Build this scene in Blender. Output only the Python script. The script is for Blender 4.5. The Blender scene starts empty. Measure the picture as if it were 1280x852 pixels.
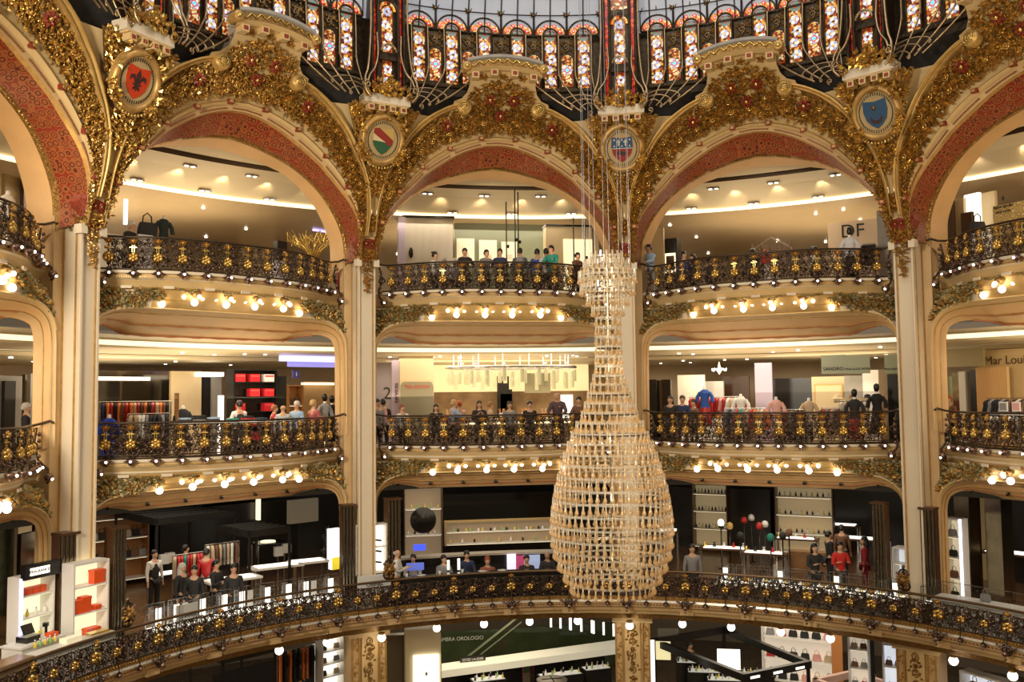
import bpy, math, random
from math import sin, cos, tan, pi, radians, sqrt, atan2, hypot
from mathutils import Vector, Matrix
random.seed(7)
S = bpy.context.scene
COL = S.collection

# ------------------------------------------------------------------ camera, world, lights, exposure
F, PITCH, ROLL, YAW, CX, CY, CZ = 1144.2, .0625, -.0115, -.1644, -4.176, -15.129, 6.1
_f = Vector((-sin(YAW), cos(YAW), 0)); _r = Vector((cos(YAW), sin(YAW), 0)); _k = Vector((0, 0, 1))
FW = _f*cos(PITCH) + _k*sin(PITCH); UP = _k*cos(PITCH) - _f*sin(PITCH)
RT = _r*cos(ROLL) + UP*sin(ROLL); UP = UP*cos(ROLL) - _r*sin(ROLL)
cam = bpy.data.objects.new('camera', bpy.data.cameras.new('camera')); COL.objects.link(cam)
cam.data.sensor_width = 36; cam.data.lens = F/1280*36; cam.data.clip_end = 200
m4 = Matrix((RT, UP, -FW)).transposed().to_4x4(); m4.translation = (CX, CY, CZ); cam.matrix_world = m4
S.camera = cam
W = bpy.data.worlds.new('world'); S.world = W; W.use_nodes = True
W.node_tree.nodes['Background'].inputs[0].default_value = (1, .74, .46, 1)
W.node_tree.nodes['Background'].inputs[1].default_value = .18
S.view_settings.view_transform = 'Standard'; S.view_settings.look = 'None'
S.view_settings.gamma = 1; S.view_settings.use_curve_mapping = False
S.view_settings.exposure = 0.0
S.cycles.max_bounces = 6; S.cycles.diffuse_bounces = 3; S.cycles.glossy_bounces = 3
S.cycles.transparent_max_bounces = 24; S.cycles.transmission_bounces = 4
S.cycles.caustics_reflective = False; S.cycles.caustics_refractive = False
S.cycles.sample_clamp_indirect = 3; S.cycles.use_light_tree = True

def area(name, loc, to, size, power, col, sy=None):
    l = bpy.data.lights.new(name, 'AREA'); l.energy = power; l.color = col; l.size = size
    if sy: l.shape = 'RECTANGLE'; l.size_y = sy
    o = bpy.data.objects.new(name, l); COL.objects.link(o); o.location = loc
    o.rotation_euler = (Vector(to)-Vector(loc)).to_track_quat('-Z', 'Y').to_euler(); return o
def point(name, loc, power, col, rad=.08):
    l = bpy.data.lights.new(name, 'POINT'); l.energy = power; l.color = col; l.shadow_soft_size = rad
    o = bpy.data.objects.new(name, l); COL.objects.link(o); o.location = loc; return o
WARM = (1, .76, .47); WW = (1, .86, .66)
# the glazed dome above and fill lamps added across the hall to light the arcade
area('dome_light', (0, -1, 24), (0, 0, 0), 9, 900, (1, .93, .85))
area('fill_left', (-13, -9, 10.5), (-6, 12, 8), 3, 2300, (1, .87, .68))
area('fill_middle', (0, -14, 9.5), (1, 12, 9), 3, 720, (1, .74, .42))
area('fill_right', (11, -9, 8.5), (8, 11, 8), 3, 260, WARM)
def bayrot(B): return Matrix.Rotation(radians(B), 4, 'Z')
def wpt(B, u, v, z): return bayrot(B) @ Vector((u, v, z))
def polar(a, r, z): return wpt(a, 0, r, z)
BAYS = (72, 36, 0, -36, -72)
SIDE = {72: 'far_left', 36: 'left', 0: 'center', -36: 'right', -72: 'far_right'}
# store lighting: ceiling lamps of each gallery, then added upward fills
for B in BAYS:
    k = {72: 1.25, 36: 1.2, 0: 1, -36: .95, -72: .9}[B]
    for (z, v, su, sv, e) in ((12.3, 18, 6, 4, 210), (7.5, 16.5, 6.5, 3.5, 200), (3.2, 16.5, 6, 4, 120)):
        area('shop_ceiling_light', wpt(B, 0, v, z), wpt(B, 0, v, z-3), su, e*k, WW, sv)
    for z, v, e in ((11.0, 19, 140), (6.2, 16.6, 130)): area('ceiling_fill', wpt(B, 0, v, z), wpt(B, 0, v, z+3), 6.5, e*k, (1, .80, .52), 4)  # area lamps added below the shop ceilings to brighten them
    area('basement_light', wpt(B, 0, 18, -.9), wpt(B, 0, 18, -4), 6, 190, WW, 5)
for B, e in ((0, 10), (-36, 8), (-72, 8), (36, 12), (72, 12)):
    for s in (-2.2, 0, 2.2):
        area('cornice_uplight', wpt(B, s, 12.75, 13.0 if 0 else 10.4), wpt(B, s*.9, 12.9, 14), .5, e, (1, .72, .4))

# ------------------------------------------------------------------ pixel helpers (used to choose real positions on real surfaces)
def ray(x, y): return (FW + RT*((x-640)/F) + UP*(-(y-426)/F))
def onv(x, y, B, v):
    d = bayrot(-B) @ ray(x, y); o = bayrot(-B) @ Vector((CX, CY, CZ)); t = (v-o.y)/d.y; return o + d*t
def onz(x, y, z):
    d = ray(x, y); return Vector((CX, CY, CZ)) + d*((z-CZ)/d.z)

# ------------------------------------------------------------------ materials
MATS = {}
def mat(name, col, rough=.5, metal=0, emit=0, ecol=None, bump=0, bscale=20, var=0, vscale=8, alpha=1, spec=.5, col2=None):
    if name in MATS: return MATS[name]
    m = bpy.data.materials.new(name); m.use_nodes = True; n = m.node_tree; b = n.nodes['Principled BSDF']
    b.inputs['Base Color'].default_value = (*col, 1); b.inputs['Roughness'].default_value = rough
    b.inputs['Metallic'].default_value = metal; b.inputs['Specular IOR Level'].default_value = spec
    b.inputs['Alpha'].default_value = alpha
    if emit: b.inputs['Emission Color'].default_value = (*(ecol or col), 1); b.inputs['Emission Strength'].default_value = emit
    if var or bump or col2:
        tc = n.nodes.new('ShaderNodeTexCoord'); nz = n.nodes.new('ShaderNodeTexNoise')
        nz.inputs['Scale'].default_value = vscale if (var or col2) else bscale; nz.inputs['Detail'].default_value = 4
        n.links.new(tc.outputs['Object'], nz.inputs['Vector'])
        if var or col2:
            r = n.nodes.new('ShaderNodeValToRGB'); c2 = col2 or tuple(c*(1-var) for c in col)
            r.color_ramp.elements[0].position = .35; r.color_ramp.elements[1].position = .65
            r.color_ramp.elements[0].color = (*c2, 1); r.color_ramp.elements[1].color = (*col, 1)
            n.links.new(nz.outputs['Fac'], r.inputs['Fac']); n.links.new(r.outputs['Color'], b.inputs['Base Color'])
        if bump:
            n2 = n.nodes.new('ShaderNodeTexNoise'); n2.inputs['Scale'].default_value = bscale
            n.links.new(tc.outputs['Object'], n2.inputs['Vector'])
            bp = n.nodes.new('ShaderNodeBump'); bp.inputs['Strength'].default_value = bump; bp.inputs['Distance'].default_value = .02
            n.links.new(n2.outputs['Fac'], bp.inputs['Height']); n.links.new(bp.outputs['Normal'], b.inputs['Normal'])
    MATS[name] = m; return m
def ringpat(name, ca, cb, cc, scale, rough=.5, metal=0):
    "voronoi discs with rings: enamel flowers, mosaic"
    m = bpy.data.materials.new(name); m.use_nodes = True; n = m.node_tree; b = n.nodes['Principled BSDF']
    tc = n.nodes.new('ShaderNodeTexCoord'); vo = n.nodes.new('ShaderNodeTexVoronoi'); vo.inputs['Scale'].default_value = scale
    vo.inputs['Randomness'].default_value = .45
    r = n.nodes.new('ShaderNodeValToRGB'); r.color_ramp.interpolation = 'CONSTANT'; e = r.color_ramp.elements
    e[0].position = 0; e[0].color = (*ca, 1); e[1].position = .16; e[1].color = (*cb, 1)
    for p, c in ((.32, cc), (.44, cb), (.62, ca)):
        q = e.new(p); q.color = (*c, 1)
    n.links.new(tc.outputs['Object'], vo.inputs['Vector']); n.links.new(vo.outputs['Distance'], r.inputs['Fac'])
    n.links.new(r.outputs['Color'], b.inputs['Base Color']); b.inputs['Roughness'].default_value = rough; b.inputs['Metallic'].default_value = metal
    MATS[name] = m; return m
cream = mat('cream_paint', (.78, .57, .28), .55, var=.10, vscale=1.2)
white = mat('pillar_paint', (.84, .73, .56), .5, var=.05, vscale=.8)
peach = mat('peach_paint', (.78, .50, .24), .55, var=.1, vscale=1.5)
tan_ = mat('tan_paint', (.72, .50, .26), .6, var=.12, vscale=2)
ochre = mat('ochre_moulding', (.62, .38, .12), .4, .35, var=.25, vscale=6)
gold = mat('gilding', (.66, .38, .10), .36, .8, bump=.5, bscale=30, var=.5, vscale=9)
golddk = mat('old_gilding', (.42, .24, .07), .4, .7, bump=.6, bscale=40, var=.4, vscale=12)
goldbr = mat('bright_gilding', (1, .72, .22), .22, .9, var=.15, vscale=20)
olive = mat('patinated_gilding', (.36, .30, .13), .42, .5, bump=.5, bscale=40, var=.4, vscale=10)
redp = ringpat('red_enamel', (.25, .024, .006), (.34, .10, .025), (.10, .008, .003), 5.6, .45)
redcap = mat('red_capital', (.36, .06, .03), .4, .2, var=.4, vscale=14)
brownp = mat('brown_paint', (.30, .13, .04), .5)
iron = mat('dark_iron', (.10, .068, .045), .38, .75, var=.4, vscale=12)
ironb = mat('bronze_berries', (.30, .19, .15), .28, .8, var=.4, vscale=16)
brass = mat('brass_pipe', (.50, .36, .20), .3, .9, var=.3, vscale=5)
roofdk = mat('dark_roof', (.045, .042, .042), .6, var=.4, vscale=4)
greyed = mat('grey_plaster', (.42, .40, .36), .7, var=.2, vscale=3)
bulb = mat('lit_globe', (1, .93, .78), .3, emit=5, ecol=(1, .93, .78))
bulbw = mat('lit_small_bulb', (1, .93, .85), .3, emit=6, ecol=(1, .94, .84))
steel = mat('polished_steel', (.55, .53, .50), .22, .95)
black = mat('black_lacquer', (.012, .011, .010), .25)
blackm = mat('black_matt', (.02, .018, .016), .6)
whitep = mat('white_laminate', (.80, .79, .76), .4)
litwhite = mat('backlit_white', (1, .97, .9), .5, emit=1.5, ecol=(1, .93, .80))
litwarm = mat('backlit_warm', (1, .9, .7), .5, emit=1.5, ecol=(1, .84, .52))
cove = mat('lit_cove', (1, .9, .65), .5, emit=1.25, ecol=(1, .88, .55))
ceilc = mat('ceiling_paint', (.80, .68, .46), .5, var=.05, vscale=.5)
ceilr = mat('glossy_ceiling', (.66, .50, .30), .2, 0, var=.08, vscale=.6)
wood = mat('oak_floor', (.24, .12, .05), .25, var=.3, vscale=2.5)
marble = mat('grey_marble', (.24, .18, .12), .14, var=.3, vscale=1.5)
wallb = mat('shop_wall', (.66, .52, .34), .5, var=.15, vscale=.7)
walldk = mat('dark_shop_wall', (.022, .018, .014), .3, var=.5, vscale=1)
def glassmat(name, col=(.8, .9, .9), a=.12, rough=.03):
    m = bpy.data.materials.new(name); m.use_nodes = True; n = m.node_tree; n.nodes.clear()
    o = n.nodes.new('ShaderNodeOutputMaterial'); mx = n.nodes.new('ShaderNodeMixShader'); t = n.nodes.new('ShaderNodeBsdfTransparent'); g = n.nodes.new('ShaderNodeBsdfPrincipled')
    t.inputs[0].default_value = (*[.9+.1*c for c in col], 1); g.inputs['Base Color'].default_value = (*col, 1); g.inputs['Roughness'].default_value = rough
    mx.inputs[0].default_value = a; n.links.new(t.outputs[0], mx.inputs[1]); n.links.new(g.outputs[0], mx.inputs[2]); n.links.new(mx.outputs[0], o.inputs[0])
    MATS[name] = m; return m
glass = glassmat('clear_glass')
_n = glass.node_tree; _g = _n.nodes.new('ShaderNodeBsdfGlossy'); _g.inputs['Roughness'].default_value = .02; _mx = [x for x in _n.nodes if x.type == 'MIX_SHADER'][0]
_mx.inputs[0].default_value = .07; _n.links.new(_g.outputs[0], _mx.inputs[2])

# ------------------------------------------------------------------ mesh builder
class MB:
    def __init__(s): s.v = []; s.f = []; s.m = []; s.mats = []; s.sm = []
    def mi(s, m):
        if m not in s.mats: s.mats.append(m)
        return s.mats.index(m)
    def add(s, vs, fs, m, smooth=False):
        o = len(s.v); s.v += [tuple(p) for p in vs]; k = s.mi(m)
        for f in fs: s.f.append([i+o for i in f]); s.m.append(k); s.sm.append(smooth)
    def box(s, c, d, m, rz=0, taper=1):
        x, y, z = d[0]/2, d[1]/2, d[2]/2; vs = []
        for sz in (-1, 1):
            t = taper if sz > 0 else 1
            for sx, sy in ((-1, -1), (1, -1), (1, 1), (-1, 1)):
                a, b = sx*x*t, sy*y*t
                vs.append((c[0]+a*cos(rz)-b*sin(rz), c[1]+a*sin(rz)+b*cos(rz), c[2]+sz*z))
        s.add(vs, [(3, 2, 1, 0), (4, 5, 6, 7), (0, 1, 5, 4), (1, 2, 6, 5), (2, 3, 7, 6), (3, 0, 4, 7)], m); return s
    def grid(s, rows, m, closed=False, smooth=True):
        n = len(rows[0]); vs = [p for r in rows for p in r]; fs = []
        for i in range(len(rows)-1):
            for j in range(n if closed else n-1):
                k = (j+1) % n; fs.append((i*n+j, i*n+k, (i+1)*n+k, (i+1)*n+j))
        s.add(vs, fs, m, smooth); return s
    def tube(s, path, r, m, n=5, cap=True):
        P = [Vector(p) for p in path]; rows = []; up = Vector((0, 0, 1)); prev = None
        for i, p in enumerate(P):
            t = (P[min(i+1, len(P)-1)]-P[max(i-1, 0)])
            if t.length < 1e-9: t = Vector((0, 0, 1))
            t.normalize()
            if prev is None:
                a = t.cross(up if abs(t.z) < .9 else Vector((1, 0, 0))).normalized()
            else:
                a = (prev - t*prev.dot(t))
                a = a.normalized() if a.length > 1e-6 else t.orthogonal().normalized()
            prev = a; b = t.cross(a); rr = r[i] if isinstance(r, (list, tuple)) else r
            rows.append([p + (a*cos(2*pi*k/n)+b*sin(2*pi*k/n))*rr for k in range(n)])
        s.grid(rows, m, True)
        if cap: s.add(rows[0], [list(range(n))[::-1]], m); s.add(rows[-1], [list(range(n))], m)
        return s
    def lathe(s, prof, c, m, n=12, M=None, sx=1, sy=1):
        rows = []
        for r, z in prof:
            row = []
            for k in range(n):
                q = Vector((r*cos(2*pi*k/n)*sx, r*sin(2*pi*k/n)*sy, z))
                if M is not None: q = M @ q
                row.append(q+Vector(c))
            rows.append(row)
        s.grid(rows, m, True); return s
    def ball(s, c, r, m, n=8, k=5, sz=1):
        s.lathe([(r*sin(pi*i/k)+1e-5, -r*cos(pi*i/k)*sz) for i in range(k+1)], c, m, n); return s
    def prism(s, pts, M, d, m, smooth=False):
        "2-D outline pts (x,z) extruded by d along local y; M places it"
        n = len(pts); a = [M @ Vector((x, 0, z)) for x, z in pts]; b = [M @ Vector((x, d, z)) for x, z in pts]
        s.add(a+b, [list(range(n)), list(range(n, 2*n))[::-1]] + [(i, i+n, (i+1) % n+n, (i+1) % n) for i in range(n)], m); return s
    def leaf(s, p, d, nrm, L, w, m, lift=.3):
        d = Vector(d).normalized(); nrm = Vector(nrm).normalized(); w_ = d.cross(nrm).normalized(); p = Vector(p)
        vs = [p, p+d*L*.5+nrm*L*lift, p+d*L+nrm*L*lift*.2, p+d*L*.45+w_*w-nrm*L*.02, p+d*L*.45-w_*w-nrm*L*.02]
        s.add(vs, [(0, 3, 1), (3, 2, 1), (2, 4, 1), (4, 0, 1)], m); return s
    def flower(s, p, nrm, R, m, mc, n=6):
        nrm = Vector(nrm).normalized(); a = nrm.orthogonal().normalized(); b = nrm.cross(a); p = Vector(p)
        for k in range(n):
            t = 2*pi*k/n; s.leaf(p+nrm*.01, a*cos(t)+b*sin(t), nrm, R, R*.36, m, .4)
        s.ball(p+nrm*R*.25, R*.28, mc, 6, 4); return s
    def curl(s, p, a, b, R, m, r=.01, turns=1.6, n=16, k=4):
        "spiral in the plane a,b starting at p, radius R shrinking"
        p = Vector(p); a = Vector(a); b = Vector(b); c = p + b*R; pts = []
        for i in range(n+1):
            t = i/n; rr = R*(1-.8*t); th = -pi/2 + 2*pi*turns*t
            pts.append(c + a*cos(th)*rr + b*sin(th)*rr)
        s.tube(pts, r, m, k, False); return s
    def mesh(s, name):
        me = bpy.data.meshes.new(name); me.from_pydata(s.v, [], s.f); me.update()
        for m in s.mats: me.materials.append(m)
        me.polygons.foreach_set('material_index', s.m); me.polygons.foreach_set('use_smooth', s.sm)
        return me
    def build(s, name, parent=None, B=None, loc=None, rz=None):
        o = bpy.data.objects.new(name, s.mesh(name)); COL.objects.link(o)
        if parent: o.parent = parent
        if B is not None: o.rotation_euler.z = radians(B)
        if loc is not None: o.location = loc
        if rz is not None: o.rotation_euler.z = rz
        return o
_on = 'first second third fourth fifth sixth seventh eighth ninth tenth eleventh twelfth thirteenth fourteenth fifteenth sixteenth seventeenth eighteenth nineteenth twentieth'.split()
ORD = _on+['twenty-'+w for w in _on[:9]]+['thirtieth']+['thirty-'+w for w in _on[:9]]
def tag(o, label=None, cat=None, group=None, kind=None):
    if label: o['label'] = label
    if cat: o['category'] = cat
    if group: o['group'] = group
    if kind: o['kind'] = kind
    return o
def empty(name, loc=(0, 0, 0), rz=0, label=None, cat=None, group=None, kind=None):
    o = bpy.data.objects.new(name, None); COL.objects.link(o); o.location = loc; o.rotation_euler.z = rz
    o.empty_display_size = .2
    return tag(o, label, cat, group, kind)
def copytree(o, parent=None):
    c = o.copy(); COL.objects.link(c); c.parent = parent
    for ch in list(o.children): copytree(ch, c)
    return c
def inst(name, me, parent=None, loc=(0, 0, 0), rot=(0, 0, 0), sc=1):
    o = bpy.data.objects.new(name, me); COL.objects.link(o); o.parent = parent; o.location = loc; o.rotation_euler = rot
    o.scale = (sc, sc, sc) if not isinstance(sc, tuple) else sc; return o
def struct(o, label=None): o['kind'] = 'structure'; return o
def lerp(x, X, Y):
    if x <= X[0]: return Y[0]
    for i in range(1, len(X)):
        if x <= X[i]: t = (x-X[i-1])/(X[i]-X[i-1]); return Y[i-1]+(Y[i]-Y[i-1])*t
    return Y[-1]
def smoothpoly(pts, n):
    "Catmull-Rom through pts, n samples evenly by arc length"
    P = [Vector(p) for p in pts]; P = [P[0]*2-P[1]]+P+[P[-1]*2-P[-2]]; out = []
    for i in range(1, len(P)-2):
        for k in range(12):
            t = k/12; a, b, c, d = P[i-1:i+3]
            out.append(.5*((2*b)+(c-a)*t+(2*a-5*b+4*c-d)*t*t+(3*b-a-3*c+d)*t**3))
    out.append(P[-2]); L = [0]
    for i in range(1, len(out)): L.append(L[-1]+(out[i]-out[i-1]).length)
    res = []; j = 0
    for k in range(n):
        s = L[-1]*k/(n-1)
        while j < len(L)-2 and L[j+1] < s: j += 1
        t = (s-L[j])/max(1e-9, L[j+1]-L[j]); res.append(out[j].lerp(out[j+1], min(1, max(0, t))))
    return res
def text_mesh(body, size, m, ext=.01):
    cu = bpy.data.curves.new('lettering', 'FONT'); cu.body = body; cu.size = size; cu.extrude = ext; cu.align_x = 'CENTER'; cu.align_y = 'CENTER'
    o = bpy.data.objects.new('lettering', cu); COL.objects.link(o)
    dg = bpy.context.evaluated_depsgraph_get(); me = bpy.data.meshes.new_from_object(o.evaluated_get(dg))
    bpy.data.objects.remove(o); me.materials.clear(); me.materials.append(m); return me
# ------------------------------------------------------------------ the arcade above the third level
T18 = tan(radians(18)); C18 = cos(radians(18))
def vm(z): return lerp(z, [9, 11, 13, 14, 15, 16], [12.4, 12.5, 12.5, 12.3, 11.7, 11.0])
def rp(z): return lerp(z, [10.2, 11.24, 12.4, 13.5, 14.4, 16], [12.94, 12.55, 12.1, 11.7, 11.35, 10.8])
def surf(u, z):
    t = min(1, (abs(u)/3.9)**2); return vm(z)+(rp(z)*C18-vm(z))*t
def sp(u, z, off=0): return Vector((u, surf(u, z)+off, z))
def snrm(u, z):
    a = sp(u+.05, z)-sp(u-.05, z); b = sp(u, z+.05)-sp(u, z-.05); n = a.cross(b).normalized()
    return n if n.y < 0 else -n
NH = 34
def arc(pts):
    h = smoothpoly([(u, z, 0) for u, z in pts], NH); L = [(p.x, p.y) for p in h]
    return [(-u, z) for u, z in L] + [(u, z) for u, z in L[::-1][1:]]
A_open = arc([(3.72, 9.9), (3.70, 10.4), (3.62, 11.06), (3.07, 12.03), (2.2, 12.71), (1.46, 12.95), (.67, 13.1), (0, 13.15)])
A_redb = arc([(3.73, 10.2), (3.72, 10.9), (3.40, 11.6), (2.7, 12.36), (1.75, 12.90), (1.12, 13.12), (.57, 13.27), (0, 13.36)])
A_redt = arc([(3.73, 10.25), (3.68, 11.0), (3.28, 11.75), (2.53, 12.54), (2.19, 12.88), (1.57, 13.31), (1.02, 13.61), (.45, 13.81), (0, 13.86)])
A_crb = arc([(3.71, 10.3), (3.60, 11.05), (3.28, 11.85), (2.84, 12.51), (2.5, 12.92), (2.04, 13.36), (1.43, 13.75), (.66, 14.04), (0, 14.12)])
A_frb = arc([(3.68, 10.35), (3.54, 11.1), (3.32, 11.85), (2.95, 12.47), (2.69, 12.89), (2.35, 13.26), (1.82, 13.69), (1.2, 14.01), (.67, 14.2), (0, 14.28)])
A_frt = arc([(3.70, 10.9), (3.62, 11.6), (3.46, 12.3), (3.24, 12.85), (2.96, 13.29), (2.66, 13.78), (2.21, 14.22), (1.85, 14.49), (1.35, 14.72), (.7, 14.85), (0, 14.88)])
A_out = arc([(3.74, 10.9), (3.69, 11.6), (3.56, 12.2), (3.27, 12.96), (3.05, 13.41), (2.72, 13.91), (2.31, 14.34), (1.66, 14.73), (1.2, 14.88), (.7, 14.95), (0, 14.97)])
def mix(a, b, t): return [((1-t)*p[0]+t*q[0], (1-t)*p[1]+t*q[1]) for p, q in zip(a, b)]
A_goldb = mix(A_redb, A_open, .32)

def lead(mb, a, b, m, ta, tb, fa, fb):
    pass
wall = MB(); redm = MB(); goldm = MB(); fr = MB()
def row(c, f): return [f(u, z) for u, z in c]
fv = lambda v: (lambda u, z: Vector((u, v, z)))
fs = lambda o: (lambda u, z: sp(u, z, o))
wall.grid([row(A_open, fv(13.75)), row(mix(A_open, A_goldb, .1), fv(13.45)), row(A_goldb, fv(13.1))], peach)
goldm.grid([row(A_goldb, fv(13.1)), row(mix(A_goldb, A_redb, .15), fv(13.02)), row(mix(A_goldb, A_redb, .85), fv(12.96)), row(A_redb, fv(12.92))], golddk)
def mixd(t): return [Vector((u, 12.92, z)).lerp(sp(U, Z, .12), t) for (u, z), (U, Z) in zip(A_redb, A_redt)]
redm.grid([mixd(t) for t in (0, .33, .66, 1)], redp)
wall.grid([row(A_redt, fs(.12)), row(mix(A_redt, A_crb, .1), fs(.02))], ochre)
wall.grid([row(mix(A_redt, A_crb, .1), fs(.02)), row(mix(A_redt, A_crb, .55), fs(.0))], tan_)
rows = [row(mix(A_redt, A_crb, t), fs(o)) for t, o in ((.55, 0), (.62, -.08), (.78, -.12), (.92, -.08), (1, 0))]
wall.grid(rows[:3], cream); wall.grid(rows[2:], ochre)
wall.grid([row(A_crb, fs(0)), row(A_frb, fs(-.02)), row(mix(A_frb, A_frt, .14), fs(-.02))], cream); wall.grid([row(mix(A_frb, A_frt, .14), fs(-.02)), row(A_frt, fs(-.02))], golddk)
prof = [(0, -.02), (.08, -.14), (.3, -.2), (.5, -.15), (.62, -.22), (.9, -.24), (1.12, -.16), (1.15, .15)]
rows = [row(mix(A_frt, A_out, t), fs(o)) for t, o in prof]
N2 = 2*NH-1
keep = [i for i in range(N2) if abs(A_out[i][0]) > 1.05]
L = [i for i in keep if A_out[i][0] < 0]; R = [i for i in keep if A_out[i][0] > 0]
for side in (L, R):
    wall.grid([[r[i] for i in side] for r in rows[:4]], ochre); wall.grid([[r[i] for i in side] for r in rows[3:]], mat('ochre_light', (.80, .52, .17), .38, .4, var=.2, vscale=5))
# dentils of the red soffit edge and clasps
for i in range(2, N2-2):
    for s_ in range(4):
        t = s_/4; a = mix(A_redt, A_crb, .3)
        u = a[i][0]*(1-t)+a[i+1][0]*t; z = a[i][1]*(1-t)+a[i+1][1]*t
        if z > 11 and i % 6 not in (0,):
            p = sp(u, z, -.015); wall.box(p, (.035, .03, .035), brownp)
    if i % 6 == 0 and A_crb[i][1] > 11.2:
        u, z = mix(A_redt, A_crb, .8)[i]; wall.box(sp(u, z, -.12), (.16, .1, .12), redcap); wall.box(sp(u, z, -.14), (.09, .12, .07), ochre)
# ornament on gold soffit strip
for i in range(1, N2-1):
    if i % 4 < 3:
        a = Vector((mix(A_goldb, A_redb, .5)[i][0], 13.0, mix(A_goldb, A_redb, .5)[i][1])); b = Vector((mix(A_goldb, A_redb, .5)[i+1][0], 13.0, mix(A_goldb, A_redb, .5)[i+1][1])) if i+1 < N2 else a
        d = (b-a); nn = Vector((d.z, 0, -d.x)); nn = nn if nn.z < 0 else -nn
        for k in range(3): goldm.leaf(a+d*k/3+nn.normalized()*.01, d.cross(nn)*(1 if k % 2 else -1)+d*.4, nn, .09, .03, gold, .3)
# spandrels up to the pillar lines
def outer_u(z):
    pts = sorted([(q[1], q[0]) for q in A_out if q[0] >= 0]); return lerp(z, [p[0] for p in pts], [p[1] for p in pts])
for sgn in (-1, 1):
    rows = []
    for i in range(25):
        z = 10.25+(14.5-10.25)*i/24; uo = max(1.6, outer_u(max(z, 10.9))+.02); r = []
        ue = None; u_ = 3.9
        for _ in range(6): u_ = surf(u_, z)*T18
        for k in range(7):
            u = uo+(u_-uo)*k/6; r.append(sp(sgn*u, z, .02))
        rows.append(r)
    wall.grid(rows, cream)
    top = rows[-1]; wall.grid([top, [p+Vector((0, .5, .05)) for p in top]], greyed)
# crown between the scrolls
cw = [(14.3, 1.7), (14.7, 1.5), (14.92, 1.42), (15.0, 1.2), (15.15, 1.05), (15.35, .98), (15.6, .99), (15.72, .99)]
def coff(z): return lerp(z, [14.6, 15.1, 15.7], [-.05, -.22, -.28])
rows = [[sp(w*s/6, z, coff(z)) for s in range(-6, 7)] for z, w in cw]; wall.grid(rows, cream)
for sgn in (-1, 1):
    wall.grid([[sp(sgn*w, z, coff(z)) for z, w in cw[2:]], [sp(sgn*(w+.02), z, .6) for z, w in cw[2:]]], greyed)
# crown cornice: curved slab with rolled ends
rows = []
for dz, dv in ((-.10, -.12), (-.10, -.42), (-.02, -.56), (.18, -.56), (.22, -.62), (.3, -.62), (.33, .3)):
    rows.append([Vector((1.12*s/8, surf(0, 15.7)+dv, 15.62+dz+.17*(1-(s/8)**2))) for s in range(-8, 9)])
wall.grid(rows[:3], cream, smooth=False); wall.grid(rows[2:4], golddk, smooth=False); wall.grid(rows[3:], greyed, smooth=False)
for sgn in (-1, 1):
    M = Matrix.Rotation(pi/2, 3, 'X')
    wall.lathe([(.14, 0), (.14, .38), (.12, .41), (.06, .39), (.001, .42)], (sgn*1.13, surf(0, 15.7)-.24, 15.70), ochre, 14, M)
    wall.lathe([(.07, 0), (.06, .03), (.001, .04)], (sgn*1.13, surf(0, 15.7)-.64, 15.70), goldbr, 10, M)
pts = [(1.0*k/30, surf(0, 15.7)-.58, 15.74+.17*(1-(k/30)**2)+.05*sin(k*.75)) for k in range(-30, 31)]
wall.tube(pts, .02, goldbr, 4)
for x in (-.86, -.3, .3, .86):
    z = 15.5+.15*(1-x*x); wall.box((x, surf(0, 15.6)-.38, z-.03), (.2, .28, .18), cream, taper=1.1); wall.box((x, surf(0, 15.6)-.53, z-.03), (.12, .03, .1), redcap)
for x in (-.58, 0, .58): wall.flower((x, surf(0, 15.5)-.32, 15.5+.1*(1-x*x)), (0, -1, -.1), .16, gold, gold)
# scroll volutes where the gold moulding ends
for sgn in (-1, 1):
    c = sp(sgn*1.12, 14.76, -.36); M = Matrix.Rotation(pi/2, 3, 'X')
    wall.lathe([(.001, .02), (.05, .03), (.055, 0), (.12, .01), (.125, -.02), (.2, -.01), (.215, -.05), (.215, -.25)], c, mat('ochre_light', (1, 1, 1)), 18, Matrix.Rotation(pi/2, 3, 'X'))
    wall.curl(c+Vector((0, -.04, -.16)), (sgn, 0, 0), (0, 0, 1), .16, goldbr, .014, 1.9, 26)
# leaf frieze
rnd = random.Random(3)
def leafcloud(mb, u, z, n, off=-.05, L=.16, m=gold, red=0):
    nr = snrm(u, z); p = sp(u, z, off)
    for _ in range(n):
        t = rnd.random()*2*pi; d = Vector((cos(t), 0, sin(t))); d = d-nr*d.dot(nr)
        q = p+Vector((rnd.uniform(-.07, .07), 0, rnd.uniform(-.07, .07)))+nr*rnd.uniform(0, .05)
        mb.leaf(q, d+nr*.3, nr, L*rnd.uniform(.6, 1.15), L*.22, m if rnd.random() < .8 else goldbr, .3)
for i in range(1, N2-2):
    for s_ in (0, .5):
        for w in (.12, .38, .62, .88):
            c = mix(A_frb, A_frt, w); u = c[i][0]*(1-s_)+c[i+1][0]*s_; z = c[i][1]*(1-s_)+c[i+1][1]*s_
            leafcloud(fr, u, z, 5, L=.17 if z > 12 else .12)
    if i % 3 == 0 and A_frb[i][1] > 11.6:
        for w in (.3, .72):
            u, z = mix(A_frb, A_frt, w)[i]; u += rnd.uniform(-.05, .05); fr.flower(sp(u, z, -.13), snrm(u, z), .12, gold, goldbr)
            fr.curl(sp(u, z+.1, -.12), (1, 0, 0), (0, 0, -1), .11, goldbr, .012, 1.4, 12)
for i in range(260):
    u = rnd.uniform(-1.3, 1.3); z = rnd.uniform(14.2, 15.42)
    if hypot(abs(u)-1.12, z-14.76) > .27 and abs(u) < lerp(z, [14.2, 14.7, 15.0, 15.4], [1.4, 1.3, .98, .92]) and z < 15.05+.4*(1-u*u): leafcloud(fr, u, z, 6, off=coff(z)-.05)
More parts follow.
